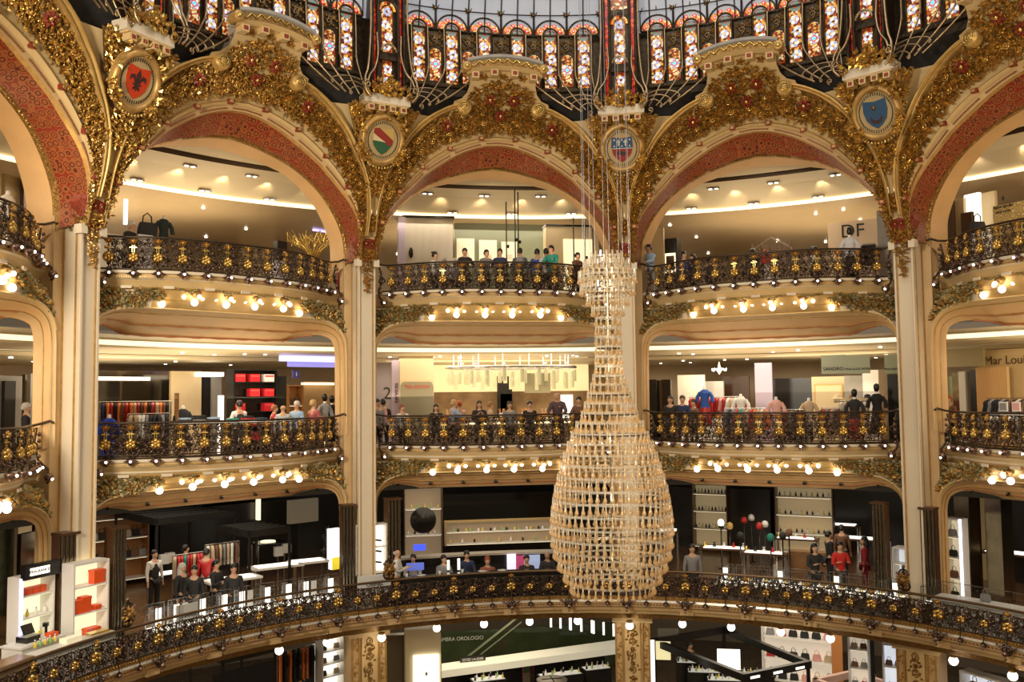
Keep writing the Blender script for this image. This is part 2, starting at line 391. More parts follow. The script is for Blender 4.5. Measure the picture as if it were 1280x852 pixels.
for x, z in ((-.36, 14.98), (.36, 14.98), (0, 14.62), (-1.6, 14.25), (1.6, 14.25)): fr.flower(sp(x, z, coff(z)-.14), snrm(x, z), .21, redcap, goldbr, 8)
me_w, me_r, me_g, me_f = wall.mesh('arch_wall'), redm.mesh('red_soffit'), goldm.mesh('gold_soffit_strip'), fr.mesh('leaf_frieze')
for B in BAYS:
    o = struct(inst('wall_'+SIDE[B], me_w, rot=(0, 0, radians(B))))
    inst('red_enamel_soffit', me_r, o); inst('gilded_soffit_strip', me_g, o); inst('gilded_leaf_frieze', me_f, o)

# ------------------------------------------------------------------ pillars (local frame: hall centre at -y, front face at y=0)
def pillar_parts():
    a = MB(); w = .26
    out = [(-w, 0), (-w+.05, -.03), (w-.05, -.03), (w, 0)]
    a.box((0, .35, 4.9), (.52, .62, 11.2), white); a.box((0, .83, 4.9), (1.0, .46, 11.2), tan_)
    for sg in (-1, 1):
        a.box((sg*.235, .0, 4.9), (.05, .09, 11.1), white); a.box((sg*.195, .025, 4.9), (.02, .05, 11.1), ochre)
        for y in (.12, .56): a.box((sg*.262, y, 4.9), (.02, .06, 10.6), ochre)
    # leaf drop and shoulders
    for sg in (-1, 1): a.box((sg*.27, -.02, 10.16), (.17, .26, .22), white)
    a.box((0, .3, 10.5), (.56, .72, .1), ochre)
    b = MB(); rr = random.Random(5)
    for z in [9.35+.05*i for i in range(18)]:
        w_ = .03+.16*(z-9.35)/.85
        for _ in range(4):
            p = Vector((rr.uniform(-w_, w_), -.06, z)); t = rr.random()*6.28; b.leaf(p, (cos(t), -.3, sin(t)-.4), (0, -1, 0), .12, .035, gold, .3)
    c = MB(); prof = [(.24, 10.2), (.27, 10.4), (.33, 10.62), (.38, 10.8), (.36, 10.86), (.36, 10.95)]
    rows = [[(-r, .45, z), (-r, -r*.6+.1, z), (-r*.6, -r+.12, z), (r*.6, -r+.12, z), (r, -r*.6+.1, z), (r, .45, z)] for r, z in prof]
    c.grid(rows, redcap, smooth=False)
    for z, y, n in ((10.72, -.26, 4), (10.5, -.18, 3)):
        for k in range(n):
            x = (k-(n-1)/2)*.17; c.flower((x, y, z), (0, -1, -.2), .09, redcap if z > 10.6 else gold, goldbr, 7)
    for _ in range(70):
        z = rr.uniform(10.2, 10.55); x = rr.uniform(-.28, .28); c.leaf((x, -.14-(z-10.2)*.2, z), (rr.uniform(-1, 1), -.2, rr.uniform(-.5, 1)), (0, -1, 0), .12, .04, gold)
    for sg in (-1, 1):
        for _ in range(26):
            z = rr.uniform(10.2, 10.75); c.leaf((sg*.3, rr.uniform(-.05, .4), z), (sg*.2, rr.uniform(-1, 1), rr.uniform(-1, .6)), (sg, -.2, 0), .13, .04, golddk)
    return a.mesh('pillar_shaft'), b.mesh('leaf_drop'), c.mesh('capital')
PS, PL, PC = pillar_parts()
def rise(z): return rp(z)-12.94
def leafpanel(z0, z1, w0, w1, n, seed):
    b = MB(); rr = random.Random(seed)
    q = [Vector((s*w, rise(z)-.03, z)) for z, w in ((z0, w0), (z1, w1)) for s in (-1, 1)]
    b.add([q[0], q[1], q[3], q[2]], [(0, 1, 2, 3)], golddk)
    for _ in range(n):
        z = rr.uniform(z0, z1); w = w0+(w1-w0)*(z-z0)/(z1-z0); x = rr.uniform(-w, w)*.92; t = rr.random()*6.28
        b.leaf((x, rise(z)-.05, z), (cos(t), -.25, sin(t)), (0, -1, -.3), .15, .045, gold if rr.random() < .7 else goldbr)
    for s in range(3):
        z = z0+(z1-z0)*(s+.5)/3; b.flower((0, rise(z)-.08, z), (0, -1, -.3), .09, gold, goldbr)
    return b.mesh('leaf_panel')
LP1 = leafpanel(11.12, 11.5, .17, .19, 40, 1); LP2 = leafpanel(12.1, 12.85, .22, .36, 130, 2); LP3 = leafpanel(13.55, 14.42, .74, 1.08, 480, 3)
PILL = (90, 54, 18, -18, -54, -90)
def shield_mesh(kind):
    b = MB(); M0 = Matrix.Identity(4)
    base = {'red': (.62, .05, .01), 'greenyellow': (.62, .42, .12), 'bluered': (.30, .02, .02), 'blue': (.012, .055, .13)}.get(kind, (.5, .1, .05))
    out = [(-.26, .30), (0, .26), (.26, .30), (.28, .05), (.23, -.15), (.12, -.28), (0, -.36), (-.12, -.28), (-.23, -.15), (-.28, .05)]
    mm = mat('shield_'+kind, base, .45); b.prism(out, Matrix.Translation((0, -.045, 0)), .045, mm)
    def poly(pts, m, y=-.052): b.add([(x, y, z) for x, z in pts], [list(range(len(pts)))], m)
    dk = mat('shield_charge', (.05, .02, .02), .5)
    if kind == 'red':   # a fleur-de-lis
        poly([(0, .24), (.06, .12), (.03, 0), (.05, -.1), (0, -.22), (-.05, -.1), (-.03, 0), (-.06, .12)], dk)
        for s in (-1, 1):
            poly([(s*.02, .0), (s*.1, .13), (s*.19, .1), (s*.2, -.02), (s*.15, .04), (s*.1, .03), (s*.06, -.06)], dk)
            poly([(s*.02, -.08), (s*.1, -.16), (s*.06, -.19), (s*.02, -.13)], dk)
        b.box((0, -.055, -.07), (.2, .01, .035), dk)
    elif kind == 'greenyellow':
        g = mat('shield_green', (.03, .12, .05), .5); r = mat('shield_crimson', (.30, .03, .02), .5)
        poly([(-.27, -.03), (.02, -.03), (.25, -.1), (.12, -.28), (0, -.36), (-.12, -.28), (-.23, -.15)], g, -.050)
        poly([(-.25, .28), (-.12, .29), (.26, .02), (.25, -.1), (.14, -.12), (-.26, .16)], r)
        poly([(-.26, -.02), (-.26, .14), (.08, -.05)], mat('shield_cream', (.75, .6, .35), .5), -.054)
    elif kind == 'bluered':
        bl = mat('shield_blue', (.02, .08, .18), .5); wt = mat('shield_white', (.75, .74, .68), .5)
        poly([(-.26, .29), (0, .25), (.26, .29), (.27, .0), (-.27, .0)], bl, -.050)
        for x in (-.09, .09): b.box((x, -.056, .15), (.03, .01, .16), wt); b.box((x, -.056, .17), (.1, .01, .03), wt)
        for x in (-.2, .0, .2):
            for z in (.22, .06): b.box((x, -.056, z), (.03, .01, .04), wt)
        b.box((0, -.056, .0), (.54, .01, .015), wt)
        poly([(-.14, -.1), (-.05, -.06), (.12, -.1), (.14, -.14), (.02, -.19), (-.13, -.15)], dk)
    elif kind == 'blue':
        b.flower((-.02, -.055, .13), (0, -1, 0), .06, gold, goldbr, 8)
        P = [(cos(t)*.15, -.1+sin(t)*.15) for t in [pi*1.05+i*pi*.9/10*1 for i in range(11)]]; Q = [(cos(t)*.11, -.06+sin(t)*.11) for t in [pi*1.95-i*pi*.9/10 for i in range(11)]]
        poly(P+Q, dk)
    return b.mesh('shield')
med = MB(); Mx = Matrix.Rotation(pi/2, 3, 'X')
med.lathe([(.001, .02), (.42, .03), (.44, .03)], (0, 0, 0), mat('medallion_field', (.52, .38, .18), .5), 32, Mx, 1, 1.12)
med.lathe([(.44, .0), (.45, .07), (.5, .10), (.56, .07), (.58, .0), (.6, -.05)], (0, 0, 0), ochre, 32, Mx, 1, 1.12)
for k in range(44):
    t = 2*pi*k/44; med.box((cos(t)*.385, -.035, sin(t)*.385*1.12), (.018, .01, .075), mat('black_paint', (.03, .025, .02), .5), 0)
me = med
for k in range(20):
    t = pi*1.12+pi*.76*k/19; med.ball((cos(t)*.63, -.08, sin(t)*.63*1.1), .035, goldbr if k % 2 else ochre, 6, 4)
rr = random.Random(9)
leafm = MB()
for k in range(90):
    t = rr.choice([rr.uniform(-.9, -.2), rr.uniform(pi+.2, pi+.9), rr.uniform(.3, pi-.3)]); R0 = rr.uniform(.52, .8 if sin(t) > 0 else .66); q = (cos(t)*R0, -.08, sin(t)*R0*1.1)
    leafm.leaf(q, (rr.uniform(-1, 1), -.3, rr.uniform(-1, 1)), (0, -1, 0), .17, .05, gold if rr.random() < .6 else goldbr)
MED, MEDL = med.mesh('medallion_disc'), leafm.mesh('medallion_leaves')
SH = {54: ('red', 'round gilded medallion with a red shield bearing a dark fleur-de-lis'), 18: ('greenyellow', 'round gilded medallion with a green and yellow shield crossed by a red band'),
      -18: ('bluered', 'round gilded medallion with a shield, blue with white crosses over red'), -54: ('blue', 'round gilded medallion with a blue shield bearing a crescent and star')}
blk = MB(); blk.box((0, 0, .12), (1.36, .5, .26), white); blk.box((0, -.02, -.02), (1.24, .42, .06), cream)
blk.prism([(-.55, .25), (.55, .25), (.2, .5), (0, .56), (-.2, .5)], Matrix.Translation((0, -.1, 0)), .3, white)
for x in (-.48, -.16, .16, .48): blk.box((x, -.1, -.14), (.18, .26, .16), cream); blk.box((x, -.235, -.14), (.1, .02, .09), redcap)
bl = MB()
for _ in range(130):
    x = rr.gauss(0, .24); z = .28+rr.random()*.42*max(0, 1-abs(x)/.7); t = rr.random()*6.28
    bl.leaf((x, -.22-rr.random()*.12, z), (cos(t), -.3, sin(t)), (0, -1, .2), .2, .06, gold if rr.random() < .7 else goldbr)
bl.flower((0, -.36, .42), (0, -1, .2), .16, gold, goldbr)
for sg in (-1, 1): bl.curl((sg*.62, -.3, .36), (sg, 0, 0), (0, 0, -1), .13, gold, .03, 1.5, 14)
BLK, BLKL = blk.mesh('cornice_block'), bl.mesh('leaf_mound')
for A in PILL:
    p0 = polar(A, 12.94, 0); o = struct(inst('pillar', PS, loc=p0, rot=(0, 0, radians(A))))
    inst('gilded_leaf_drop', PL, o); inst('capital', PC, o)
    for me_ in (LP1, LP2, LP3): inst('gilded_leaf_panel', me_, o)
    b = inst('cornice_block', BLK, o, (0, 11.25-12.94, 14.45)); inst('gilded_leaf_mound', BLKL, b)
    if A in SH:
        kd, lab = SH[A]; m = empty('medallion', polar(A, 11.48, 13.52), 0, lab, 'medallion'); m.rotation_euler = (radians(20), 0, radians(A)); m.scale = (1.14,)*3
        inst('medallion_disc', MED, m); inst('leaf_surround', MEDL, m); inst('shield', shield_mesh(kd), m)

# ------------------------------------------------------------------ gallery fronts of levels 2 and 3
PLAN = ([0, .9, 1.7, 2.4, 3.0, 3.5, 3.8], [12.2, 12.2, 12.34, 12.68, 13.08, 13.3, 13.3])
def pv(u): return lerp(abs(u), *PLAN)
UU = [x*.1 for x in range(-38, 39)]
UU = [max(-3.78, min(3.78, u)) for u in UU]
def splan():
    pts = smoothpoly([(u, pv(u), 0) for u in (-3.78, -3.4, -2.9, -2.4, -1.9, -1.4, -.8, 0, .8, 1.4, 1.9, 2.4, 2.9, 3.4, 3.78)], 61); return [(p.x, p.y) for p in pts]
SPL = splan()
def planat(s):   # s in [0,1] along the curve -> point, tangent angle
    x = s*(len(SPL)-1); i = min(int(x), len(SPL)-2); t = x-i; a, b = SPL[i], SPL[i+1]
    return (a[0]+(b[0]-a[0])*t, a[1]+(b[1]-a[1])*t), atan2(b[1]-a[1], b[0]-a[0])
def gallery(zb, zf, ztop, zin, vin, zdepth):
    g = MB()
    prof = [(.30, 0), (-.08, 0), (-.08, -.07), (-.02, -.09), (-.02, -.19), (.04, -.22), (.10, -.30), (.16, -.40), (.12, -.43), (.14, -.47)]
    cl = [white, white, cream, cream, white, cream, cream, ochre, ochre]
    for (d0, z0), (d1, z1), m in zip(prof[:-1], prof[1:], cl):
        g.grid([[(u, v+d0, zb+z0) for u, v in SPL], [(u, v+d1, zb+z1) for u, v in SPL]], m)
    for k in range(150):
        (u, v), a = planat((k+.5)/150); g.box((u, v-.03, zb-.16), (.028, .03, .035), ochre, a)
    # sloping gilt cove down to the opening edge, and the stepped soffit behind
    h = [(3.77, ztop-3.4), (3.77, ztop-2.4), (3.76, ztop-1.4), (3.755, ztop-.95), (3.70, ztop-.6), (3.52, ztop-.32), (3.2, ztop-.12), (2.7, ztop-.02), (2.2, ztop), (0, ztop)]
    hs = smoothpoly([(u, z, 0) for u, z in h], 46); O = [(-p.x, p.y) for p in hs]+[(p.x, p.y) for p in hs[::-1][1:]]
    zt = zb-.47
    def topv(u): return lerp(abs(u), *PLAN)+.14
    rows = []
    for t in (0, .2, .4, .6, .8, 1):
        r = []
        for u, z in O:
            v0 = topv(u); v1 = 12.95; zz = zt+(z-zt)*t; vv = v0+(v1-v0)*(t**1.3); r.append(Vector((u, vv, zz)))
        rows.append(r)
    covem = mat('gilt_cove', (.74, .50, .20), .42, .25, var=.15, vscale=3)
    cent = [i for i in range(len(O)) if abs(O[i][0]) < 2.35]; 
    g.grid([[r[i] for i in cent] for r in rows], covem)
    for sg in (-1, 1):
        sd = [i for i in range(len(O)) if O[i][0]*sg >= 2.1]; g.grid([[r[i] for i in sd] for r in rows], white)
    for t, m in ((.5, ochre), (.97, cream)):
        rr_ = [rows[0][i].lerp(rows[-1][i], t)+Vector((0, -.02, 0)) for i in range(len(O)) if abs(O[i][0]) < (2.3 if t < .9 else 3.74)]; g.tube(rr_, .022, m, 5)
    # soffit steps
    def ins(du, dz, v): return [Vector((u*(1-du/3.76), 12.95+(v-12.95)*(1-.60*max(0, min(1, (abs(u)-2.6)/1.0))), z-dz*max(0, 1-max(0, abs(u)-2.4)/1.5))) for u, z in O]
    D = zdepth
    st = [ins(0, 0, 12.95), ins(.02, .02, 13.05), ins(.035, .10, 13.2), ins(.04, .14, 13.3), ins(.05, D*.55, 13.3+(vin-13.3)*.4), ins(.06, D*.8, 13.3+(vin-13.3)*.75), ins(.07, D, vin)]
    for a, b, m in zip(st[:-1], st[1:], (cream, tan_, cream, peach, tan_, peach)): g.grid([a, b], m)
    for q in (2, 4): g.tube(st[q], .02, ochre, 4)
    if zdepth > .55:    # painted wavy border lines
        for t in (.05, .9):
            ln = [st[4][i].lerp(st[6][i], t)+Vector((0, -.01, -.012+.012*sin(i*1.3))) for i in range(len(O)) if abs(O[i][0]) < 3.2]; g.tube(ln, .025, mat('salmon_line', (.55, .22, .10), .5), 4)
    else:
        ln = [st[4][i].lerp(st[6][i], .45)+Vector((0, -.01, -.012)) for i in range(len(O)) if abs(O[i][0]) < 3.3]; g.tube(ln, .014, mat('salmon_line', (.5, .2, .1)), 4)
    return g, O, rows, st
fl = MB()
def foliage(O, rows, seed, ztop):
    f = MB(); rr = random.Random(seed)
    idx = [i for i in range(len(O)) if 2.0 < abs(O[i][0]) < 3.74]
    for _ in range(640):
        i = rr.choice(idx); t = rr.uniform(.08, .8); p = rows[0][i].lerp(rows[-1][i], t); x = abs(p.x)
        if x > 3.72: continue
        if x < 2.5 and t > .55: continue
        th = rr.random()*6.28; m = olive if rr.random() < .65 else (gold if rr.random() < .6 else golddk)
        f.leaf(p+Vector((0, -.06, 0)), (cos(th), -.25, sin(th)), (0, -1, -.3), .17, .055, m)
    for sg in (-1, 1):
        for x, t in ((2.35, .35), (2.75, .5), (3.1, .35), (3.4, .55)):
            i = min(idx, key=lambda k: abs(O[k][0]-sg*x)); p = rows[0][i].lerp(rows[-1][i], t); f.flower(p+Vector((0, -.1, 0)), (0, -1, -.3), .14, golddk, olive, 8)
    # swags along the fascia
    for k in range(7):
        (u, v), a = planat((k+1)/8); f.box((u, v+.02, rows[0][0].z+.06), (.26, .04, .07), white, a)
        for sg in (-1, 1):
            for j in range(6):
                (u2, v2), a2 = planat((k+1)/8+sg*(.028+.006*j)); f.leaf((u2, v2+.06, rows[0][0].z+.06-.015*j), (sg, 0, -.6+.3*(j % 3)), (0, -1, 0), .1, .03, olive)
    return f
GAL = {}
for key, args in (('3', (9.4, 9.0, 8.48, 7.87, 14.3, .62)), ('2', (4.7, 4.35, 3.87, 3.33, 13.7, .52))):
    g, O, rows, st = gallery(*args); f = foliage(O, rows, 4, args[2])
    GAL[key] = (g.mesh('gallery_front'), f.mesh('foliage_relief'))
dots = MB()
for k in range(-3, 4): dots.lathe([(.001, 0), (.045, 0), (.06, .015)], (k*1.02, 13.45, 3.50), black, 10, Matrix.Rotation(radians(58), 3, 'X'))
DOT = dots.mesh('spot_holes')
n_ = 0
for B in BAYS:
    for key in '32':
        n_ += 1; o = struct(inst('trim_%d' % n_, GAL[key][0], rot=(0, 0, radians(B)))); inst('foliage_relief', GAL[key][1], o)
        if key == '2': inst('spotlight_holes', DOT, o)

# ------------------------------------------------------------------ balustrades
def rosette(R):
    b = MB()
    for k in range(6):
        t = 2*pi*k/6+pi/6; c = Vector((cos(t)*R*.55, -.03, sin(t)*R*.55)); b.ball(c, R*.42, goldbr if k % 2 else gold, 7, 5)
    b.ball((0, -R*.35, 0), R*.3, goldbr, 8, 5); b.lathe([(R*.99, .03), (R, 0), (R*.8, -.03)], (0, 0, 0), gold, 14, Matrix.Rotation(pi/2, 3, 'X'))
    return b.mesh('gilded_rosette')
ROS = rosette(.142); ROSB = rosette(.15); ROSS = rosette(.11)
b = MB(); b.flower((0, -.03, 0), (0, -1, .2), .10, gold, goldbr, 7); b.box((0, -.03, -.15), (.17, .03, .03), goldbr); b.box((-.025, -.02, -.2), (.015, .02, .22), goldbr); b.box((.025, -.02, -.2), (.015, .02, .22), goldbr)
for sg in (-1, 1): b.leaf((0, -.02, -.02), (sg, -.2, .5), (0, -1, 0), .14, .04, gold)
TOPO = b.mesh('gilded_palmette')
b = MB(); b.lathe([(.001, -.12), (.04, -.1), (.1, -.03), (.13, .03), (.06, .06), (.02, .07)], (0, -.05, 0), ironb, 10)
for t in range(6): b.leaf((0, -.05, -.03), (cos(t*1.05), sin(t*1.05), .1), (0, 0, 1), .2, .05, ironb, .2)
for sg in (-1, 1): b.curl((0, -.03, .05), (sg, 0, 0), (0, 0, 1), .07, iron, .014, 1.3, 12)
BRK = b.mesh('scroll_bracket'); BLB = MB().ball((0, -.17, -.01), .030, bulbw, 8, 6).mesh('lit_bulb')
def scroll_panel(w, h, seed, dense=1):
    "openwork of spirals and berries centred on x, from z=0 to h"
    b = MB(); rr = random.Random(seed); X, Z = (1, 0, 0), (0, 0, 1)
    for sg in (-1, 1):
        q = w*.25
        for z, R, up, t in ((h*.08, .09, 1, 1.5), (h*.95, .085, -1, 1.5), (h*.42, .10, 1, 1.7), (h*.30, .06, 1, 1.3), (h*.72, .07, -1, 1.4)):
            b.curl((sg*q*rr.uniform(.7, 1.25), 0, z), (sg*up, 0, 0), (0, 0, up), R*1.1, iron, .015, t, 14, 4)
            b.curl((sg*q*.35, .01, z), (-sg*up, 0, 0), (0, 0, up), R*.8, iron, .012, t, 10, 4)
        b.tube([(sg*w*.46, 0, 0), (sg*w*.40, 0, h*.3), (sg*w*.47, 0, h*.6), (sg*w*.42, 0, h)], .016, iron, 4)
        b.tube([(sg*.02, 0, 0), (sg*w*.12, 0, h*.25), (sg*w*.3, 0, h*.5), (sg*w*.16, 0, h*.78), (sg*w*.3, 0, h)], .014, iron, 4)
    for _ in range(int(25*dense)):
        x = rr.uniform(.1, .48)*w*rr.choice((-1, 1)); z = rr.uniform(.06, .93)*h; b.ball((x, -.02-rr.random()*.03, z), rr.uniform(.022, .038), ironb, 6, 4)
    for _ in range(int(13*dense)):
        x = rr.uniform(-.5, .5)*w; z = rr.uniform(.05, .95)*h; t = rr.random()*6.28; b.leaf((x, -.015, z), (cos(t), -.2, sin(t)), (0, -1, 0), .11, .035, iron if rr.random() < .7 else ironb)
    return b
SPANEL = scroll_panel(.62, .78, 11).mesh('scroll_panel')
NP = 12
def make_balustrade():
    root = empty('iron_balustrade')
    hr = MB(); line = [(u, v, 0) for u, v in SPL[3:-3]]
    ends = lambda s: [(s*3.62, 13.22, .04), (s*3.72, 13.05, .10), (s*3.70, 12.95, .06)]
    hr.tube(ends(-1)[::-1]+line+ends(1), .03, iron, 8)
    hr.build('handrail', root)
    br = MB(); br.tube([(u, v, -.86) for u, v in SPL[2:-2]], .03, iron, 6); br.tube([(u, v, -.80) for u, v in SPL[2:-2]], .02, iron, 6); br.tube([(u, v, -.06) for u, v in SPL[3:-3]], .014, iron, 5)
    for u, v in SPL[4:-4:1]: br.box((u, v, -.83), (.02, .03, .08), golddk)
    br.build('bottom_rail', root)
    for sg in (-1, 1):      # end scroll post
        e = MB(); e.tube([(sg*3.6, 13.3, -.05), (sg*3.5, 13.28, -.4), (sg*3.62, 13.25, -.8), (sg*3.6, 13.0, -1.0), (sg*3.5, 12.9, -1.15), (sg*3.38, 12.88, -1.2)], .03, iron, 6)
        e.curl((sg*3.45, 12.9, -1.3), (sg, 0, 0), (0, 0, 1), .12, iron, .03, 1.3, 14); e.ball((sg*3.46, 12.85, -1.16), .09, ironb, 8, 6); e.curl((sg*3.5, 13.27, -.6), (sg, 0, 0), (0, 0, 1), .12, iron, .022, 1.6, 14)
        for z in (-.2, -.35, -.5, -.7, -.85): e.ball((sg*3.56, 13.2, z), .05, ironb, 7, 5)
        e.build('end_scroll', root)
        inst('lit_bulb', BLB, root, (sg*3.46, 12.95, -1.2))
    for k in range(NP+1):
        s = .07+.86*k/NP; (u, v), a = planat(s)
        inst('gilded_rosette', ROS, root, (u, v-.05, -.52), (0, 0, a)); inst('gilded_palmette', TOPO, root, (u, v-.04, -.12), (0, 0, a))
        inst('scroll_bracket', BRK, root, (u, v-.1, -.94), (0, 0, a)); inst('lit_bulb', BLB, root, (u, v-.12, -.93), (0, 0, a))
        if k < NP:
            (u, v), a = planat(s+.43/NP); inst('scroll_panel', SPANEL, root, (u, v, -.82), (0, 0, a))
    return root
WHERE = {72: 'far left bay', 36: 'left bay', 0: 'middle bay', -36: 'right bay', -72: 'far right bay'}
BAL0 = None
for B in BAYS:
    for z, nm in ((10.24, 'top gallery'), (5.60, 'second gallery')):
        if BAL0 is None: BAL0 = r = make_balustrade()
        else: r = copytree(BAL0)
        r.location = (0, 0, z); r.rotation_euler.z = radians(B)
        tag(r, 'scrolled dark iron balustrade with gilded rosettes on the %s, %s' % (nm, WHERE[B]), 'balustrade', 'gallery balustrades')

# ------------------------------------------------------------------ lamps under the galleries
def lampmesh():
    b = MB(); b.lathe([(.001, .02), (.16, .02), (.17, -.02), (.1, -.06), (.05, -.09), (.03, -.12)], (0, 0, 0), golddk, 12)
    for t in range(3):
        a = t*2.094+.5; b.tube([(0, 0, -.05), (cos(a)*.1, sin(a)*.1, -.06), (cos(a)*.15, sin(a)*.15, -.09)], .015, golddk, 5)
    return b.mesh('lamp_bracket')
LB = lampmesh(); G1 = MB().ball((0, 0, 0), .092, bulb, 14, 8).mesh('glass_globe'); G2 = MB().ball((0, 0, 0), .055, bulb, 10, 6).mesh('small_globe')
def lamp(B, u, v, z, cluster, lab, grp):
    r = empty('ceiling_lamp', wpt(B, u, v, z), radians(B), lab, 'lamp', grp); inst('lamp_bracket', LB, r)
    inst('glass_globe', G1, r, (0, 0, -.25))
    if cluster:
        for a in (.25, pi-.25, -pi/2): inst('small_globe', G2, r, (cos(a)*.26, sin(a)*.26, -.12))
for B in BAYS:
    k = {72: 1.3, 36: 1.2, 0: 1, -36: .9, -72: .9}[B]
    for zb, nm in ((9.4, 'top gallery'), (4.7, 'second gallery')):
        for ii, u in enumerate((-2.02, -1.3, -.42, .42, 1.3, 2.02)):
            c = abs(u) < 1.8; v = 12.48 if c else 12.80
            lamp(B, u, v, zb-.50 if c else zb-.56, c, ('four-globe lit cluster lamp' if c else 'single lit globe lamp')+' under the %s, %s, %s from the left' % (nm, WHERE[B], ORD[ii]), 'lamps under the %s %s' % (nm, WHERE[B]))
            point('lamp_glow', wpt(B, u, v-.12, zb-.75), (4.2 if c else 2)*k, (1, .70, .36), .12)
# ------------------------------------------------------------------ floors, ceilings, outer walls
def ringm(prof, m, a0=-112, a1=112, n=112, smooth=True):
    b = MB(); b.grid([[polar(a0+(a1-a0)*k/n, r, z) for k in range(n+1)] for r, z in prof], m, smooth=smooth); return b
def slab(name, r0, r1, z, m, kind='floor', th=.25):
    b = ringm([(r0, z-th), (r0, z), (r1, z)], m, smooth=False); b.grid([[polar(a*2-112, r, z-th) for a in range(113)] for r in (r0, r1)], m)
    return struct(b.build(name))
slab('floor_second_gallery', 14.4, 27, 4.35, marble); slab('floor_top_gallery', 14.4, 27, 9.2, marble)
slab('floor_first_gallery', 11.9, 34, 0, wood, th=.15)
b = MB()   # small landings that fill each bay out to the balustrade
for B in (0,):
    for z in (4.35, 9.2):
        b.grid([[(u, v+.1, z) for u, v in SPL], [(u*1.1, 14.5, z-.005) for u, v in SPL]], marble)
        b.grid([[(u, v+.1, z) for u, v in SPL], [(u, v+.1, z+(.4 if z < 5 else .25)) for u, v in SPL]], white)
me = b.mesh('landing')
for i, B in enumerate(BAYS): struct(inst('floor_landing', me, rot=(0, 0, radians(B))))
b = MB(); b.grid([[(x*70-35, y*60-25, -4.8) for x in (0, 1)] for y in (0, 1)], mat('dark_stone_floor', (.16, .11, .07), .2, var=.3, vscale=1)); struct(b.build('floor'))
# level 3 ceiling: recess, band of spots, sloped lit cove, glossy lower ceiling
b = ringm([(13.75, 13.4), (14.6, 13.15)], ceilc); 
b.grid([[polar(a*2-112, r, z) for a in range(113)] for r, z in ((14.6, 13.15), (14.6, 13.4), (14.95, 13.4), (14.95, 13.1))], mat('ceiling_slot', (.10, .06, .03), .6), smooth=False)
b.grid([[polar(a*2-112, r, z) for a in range(113)] for r, z in ((14.95, 13.1), (15.9, 13.02), (15.92, 13.07), (16.0, 13.07))], ceilc, smooth=False)
b.grid([[polar(a*2-112, r, z) for a in range(113)] for r, z in ((16.0, 13.07), (17.2, 12.66))], ceilc)
b.grid([[polar(a*2-112, r, z) for a in range(113)] for r, z in ((17.2, 12.66), (17.1, 12.66), (17.1, 12.58), (17.25, 12.57))], litwarm, smooth=False)
b.grid([[polar(a*2-112, r, z) for a in range(113)] for r, z in ((17.25, 12.57), (27.5, 12.15))], ceilr)
struct(b.build('ceiling_top_gallery'))
# level 2 ceiling with two lit coves
C2 = lambda r, z: [polar(a*2-112, r, z) for a in range(113)]
b = MB(); b.grid([C2(14.32, 7.87), C2(14.5, 7.86), C2(14.75, 7.84)], ceilc); b.grid([C2(14.75, 7.84), C2(14.8, 7.84)], ceilc)
b.grid([C2(15.3, 7.79), C2(15.35, 7.66)], cove, smooth=False); b.grid([C2(14.75, 7.84), C2(15.3, 7.84), C2(15.3, 7.79)], ceilc)
b.grid([C2(15.35, 7.66), C2(15.4, 7.60), C2(17.6, 7.56)], ceilc, smooth=False)
b.grid([C2(17.6, 7.56), C2(17.6, 7.75), C2(18.0, 7.75)], ceilc, smooth=False); b.grid([C2(18.0, 7.75), C2(18.05, 7.58)], cove, smooth=False)
b.grid([C2(18.05, 7.56), C2(18.1, 7.45), C2(27.5, 7.35)], ceilc, smooth=False)
struct(b.build('ceiling_second_gallery'))
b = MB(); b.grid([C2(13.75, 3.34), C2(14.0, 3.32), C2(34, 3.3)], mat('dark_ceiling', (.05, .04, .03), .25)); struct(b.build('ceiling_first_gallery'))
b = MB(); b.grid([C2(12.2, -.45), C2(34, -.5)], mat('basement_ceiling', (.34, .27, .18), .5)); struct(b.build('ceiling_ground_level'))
b = MB(); b.grid([C2(26.5, 9), C2(26.5, 13)], wallb); b.grid([C2(23.5, 4.3), C2(23.5, 8)], wallb); b.grid([C2(25, 0), C2(25, 3.6)], walldk); b.grid([C2(27, -4.8), C2(27, -.4)], mat('basement_wall', (.30, .24, .17), .5)); struct(b.build('wall_back'))

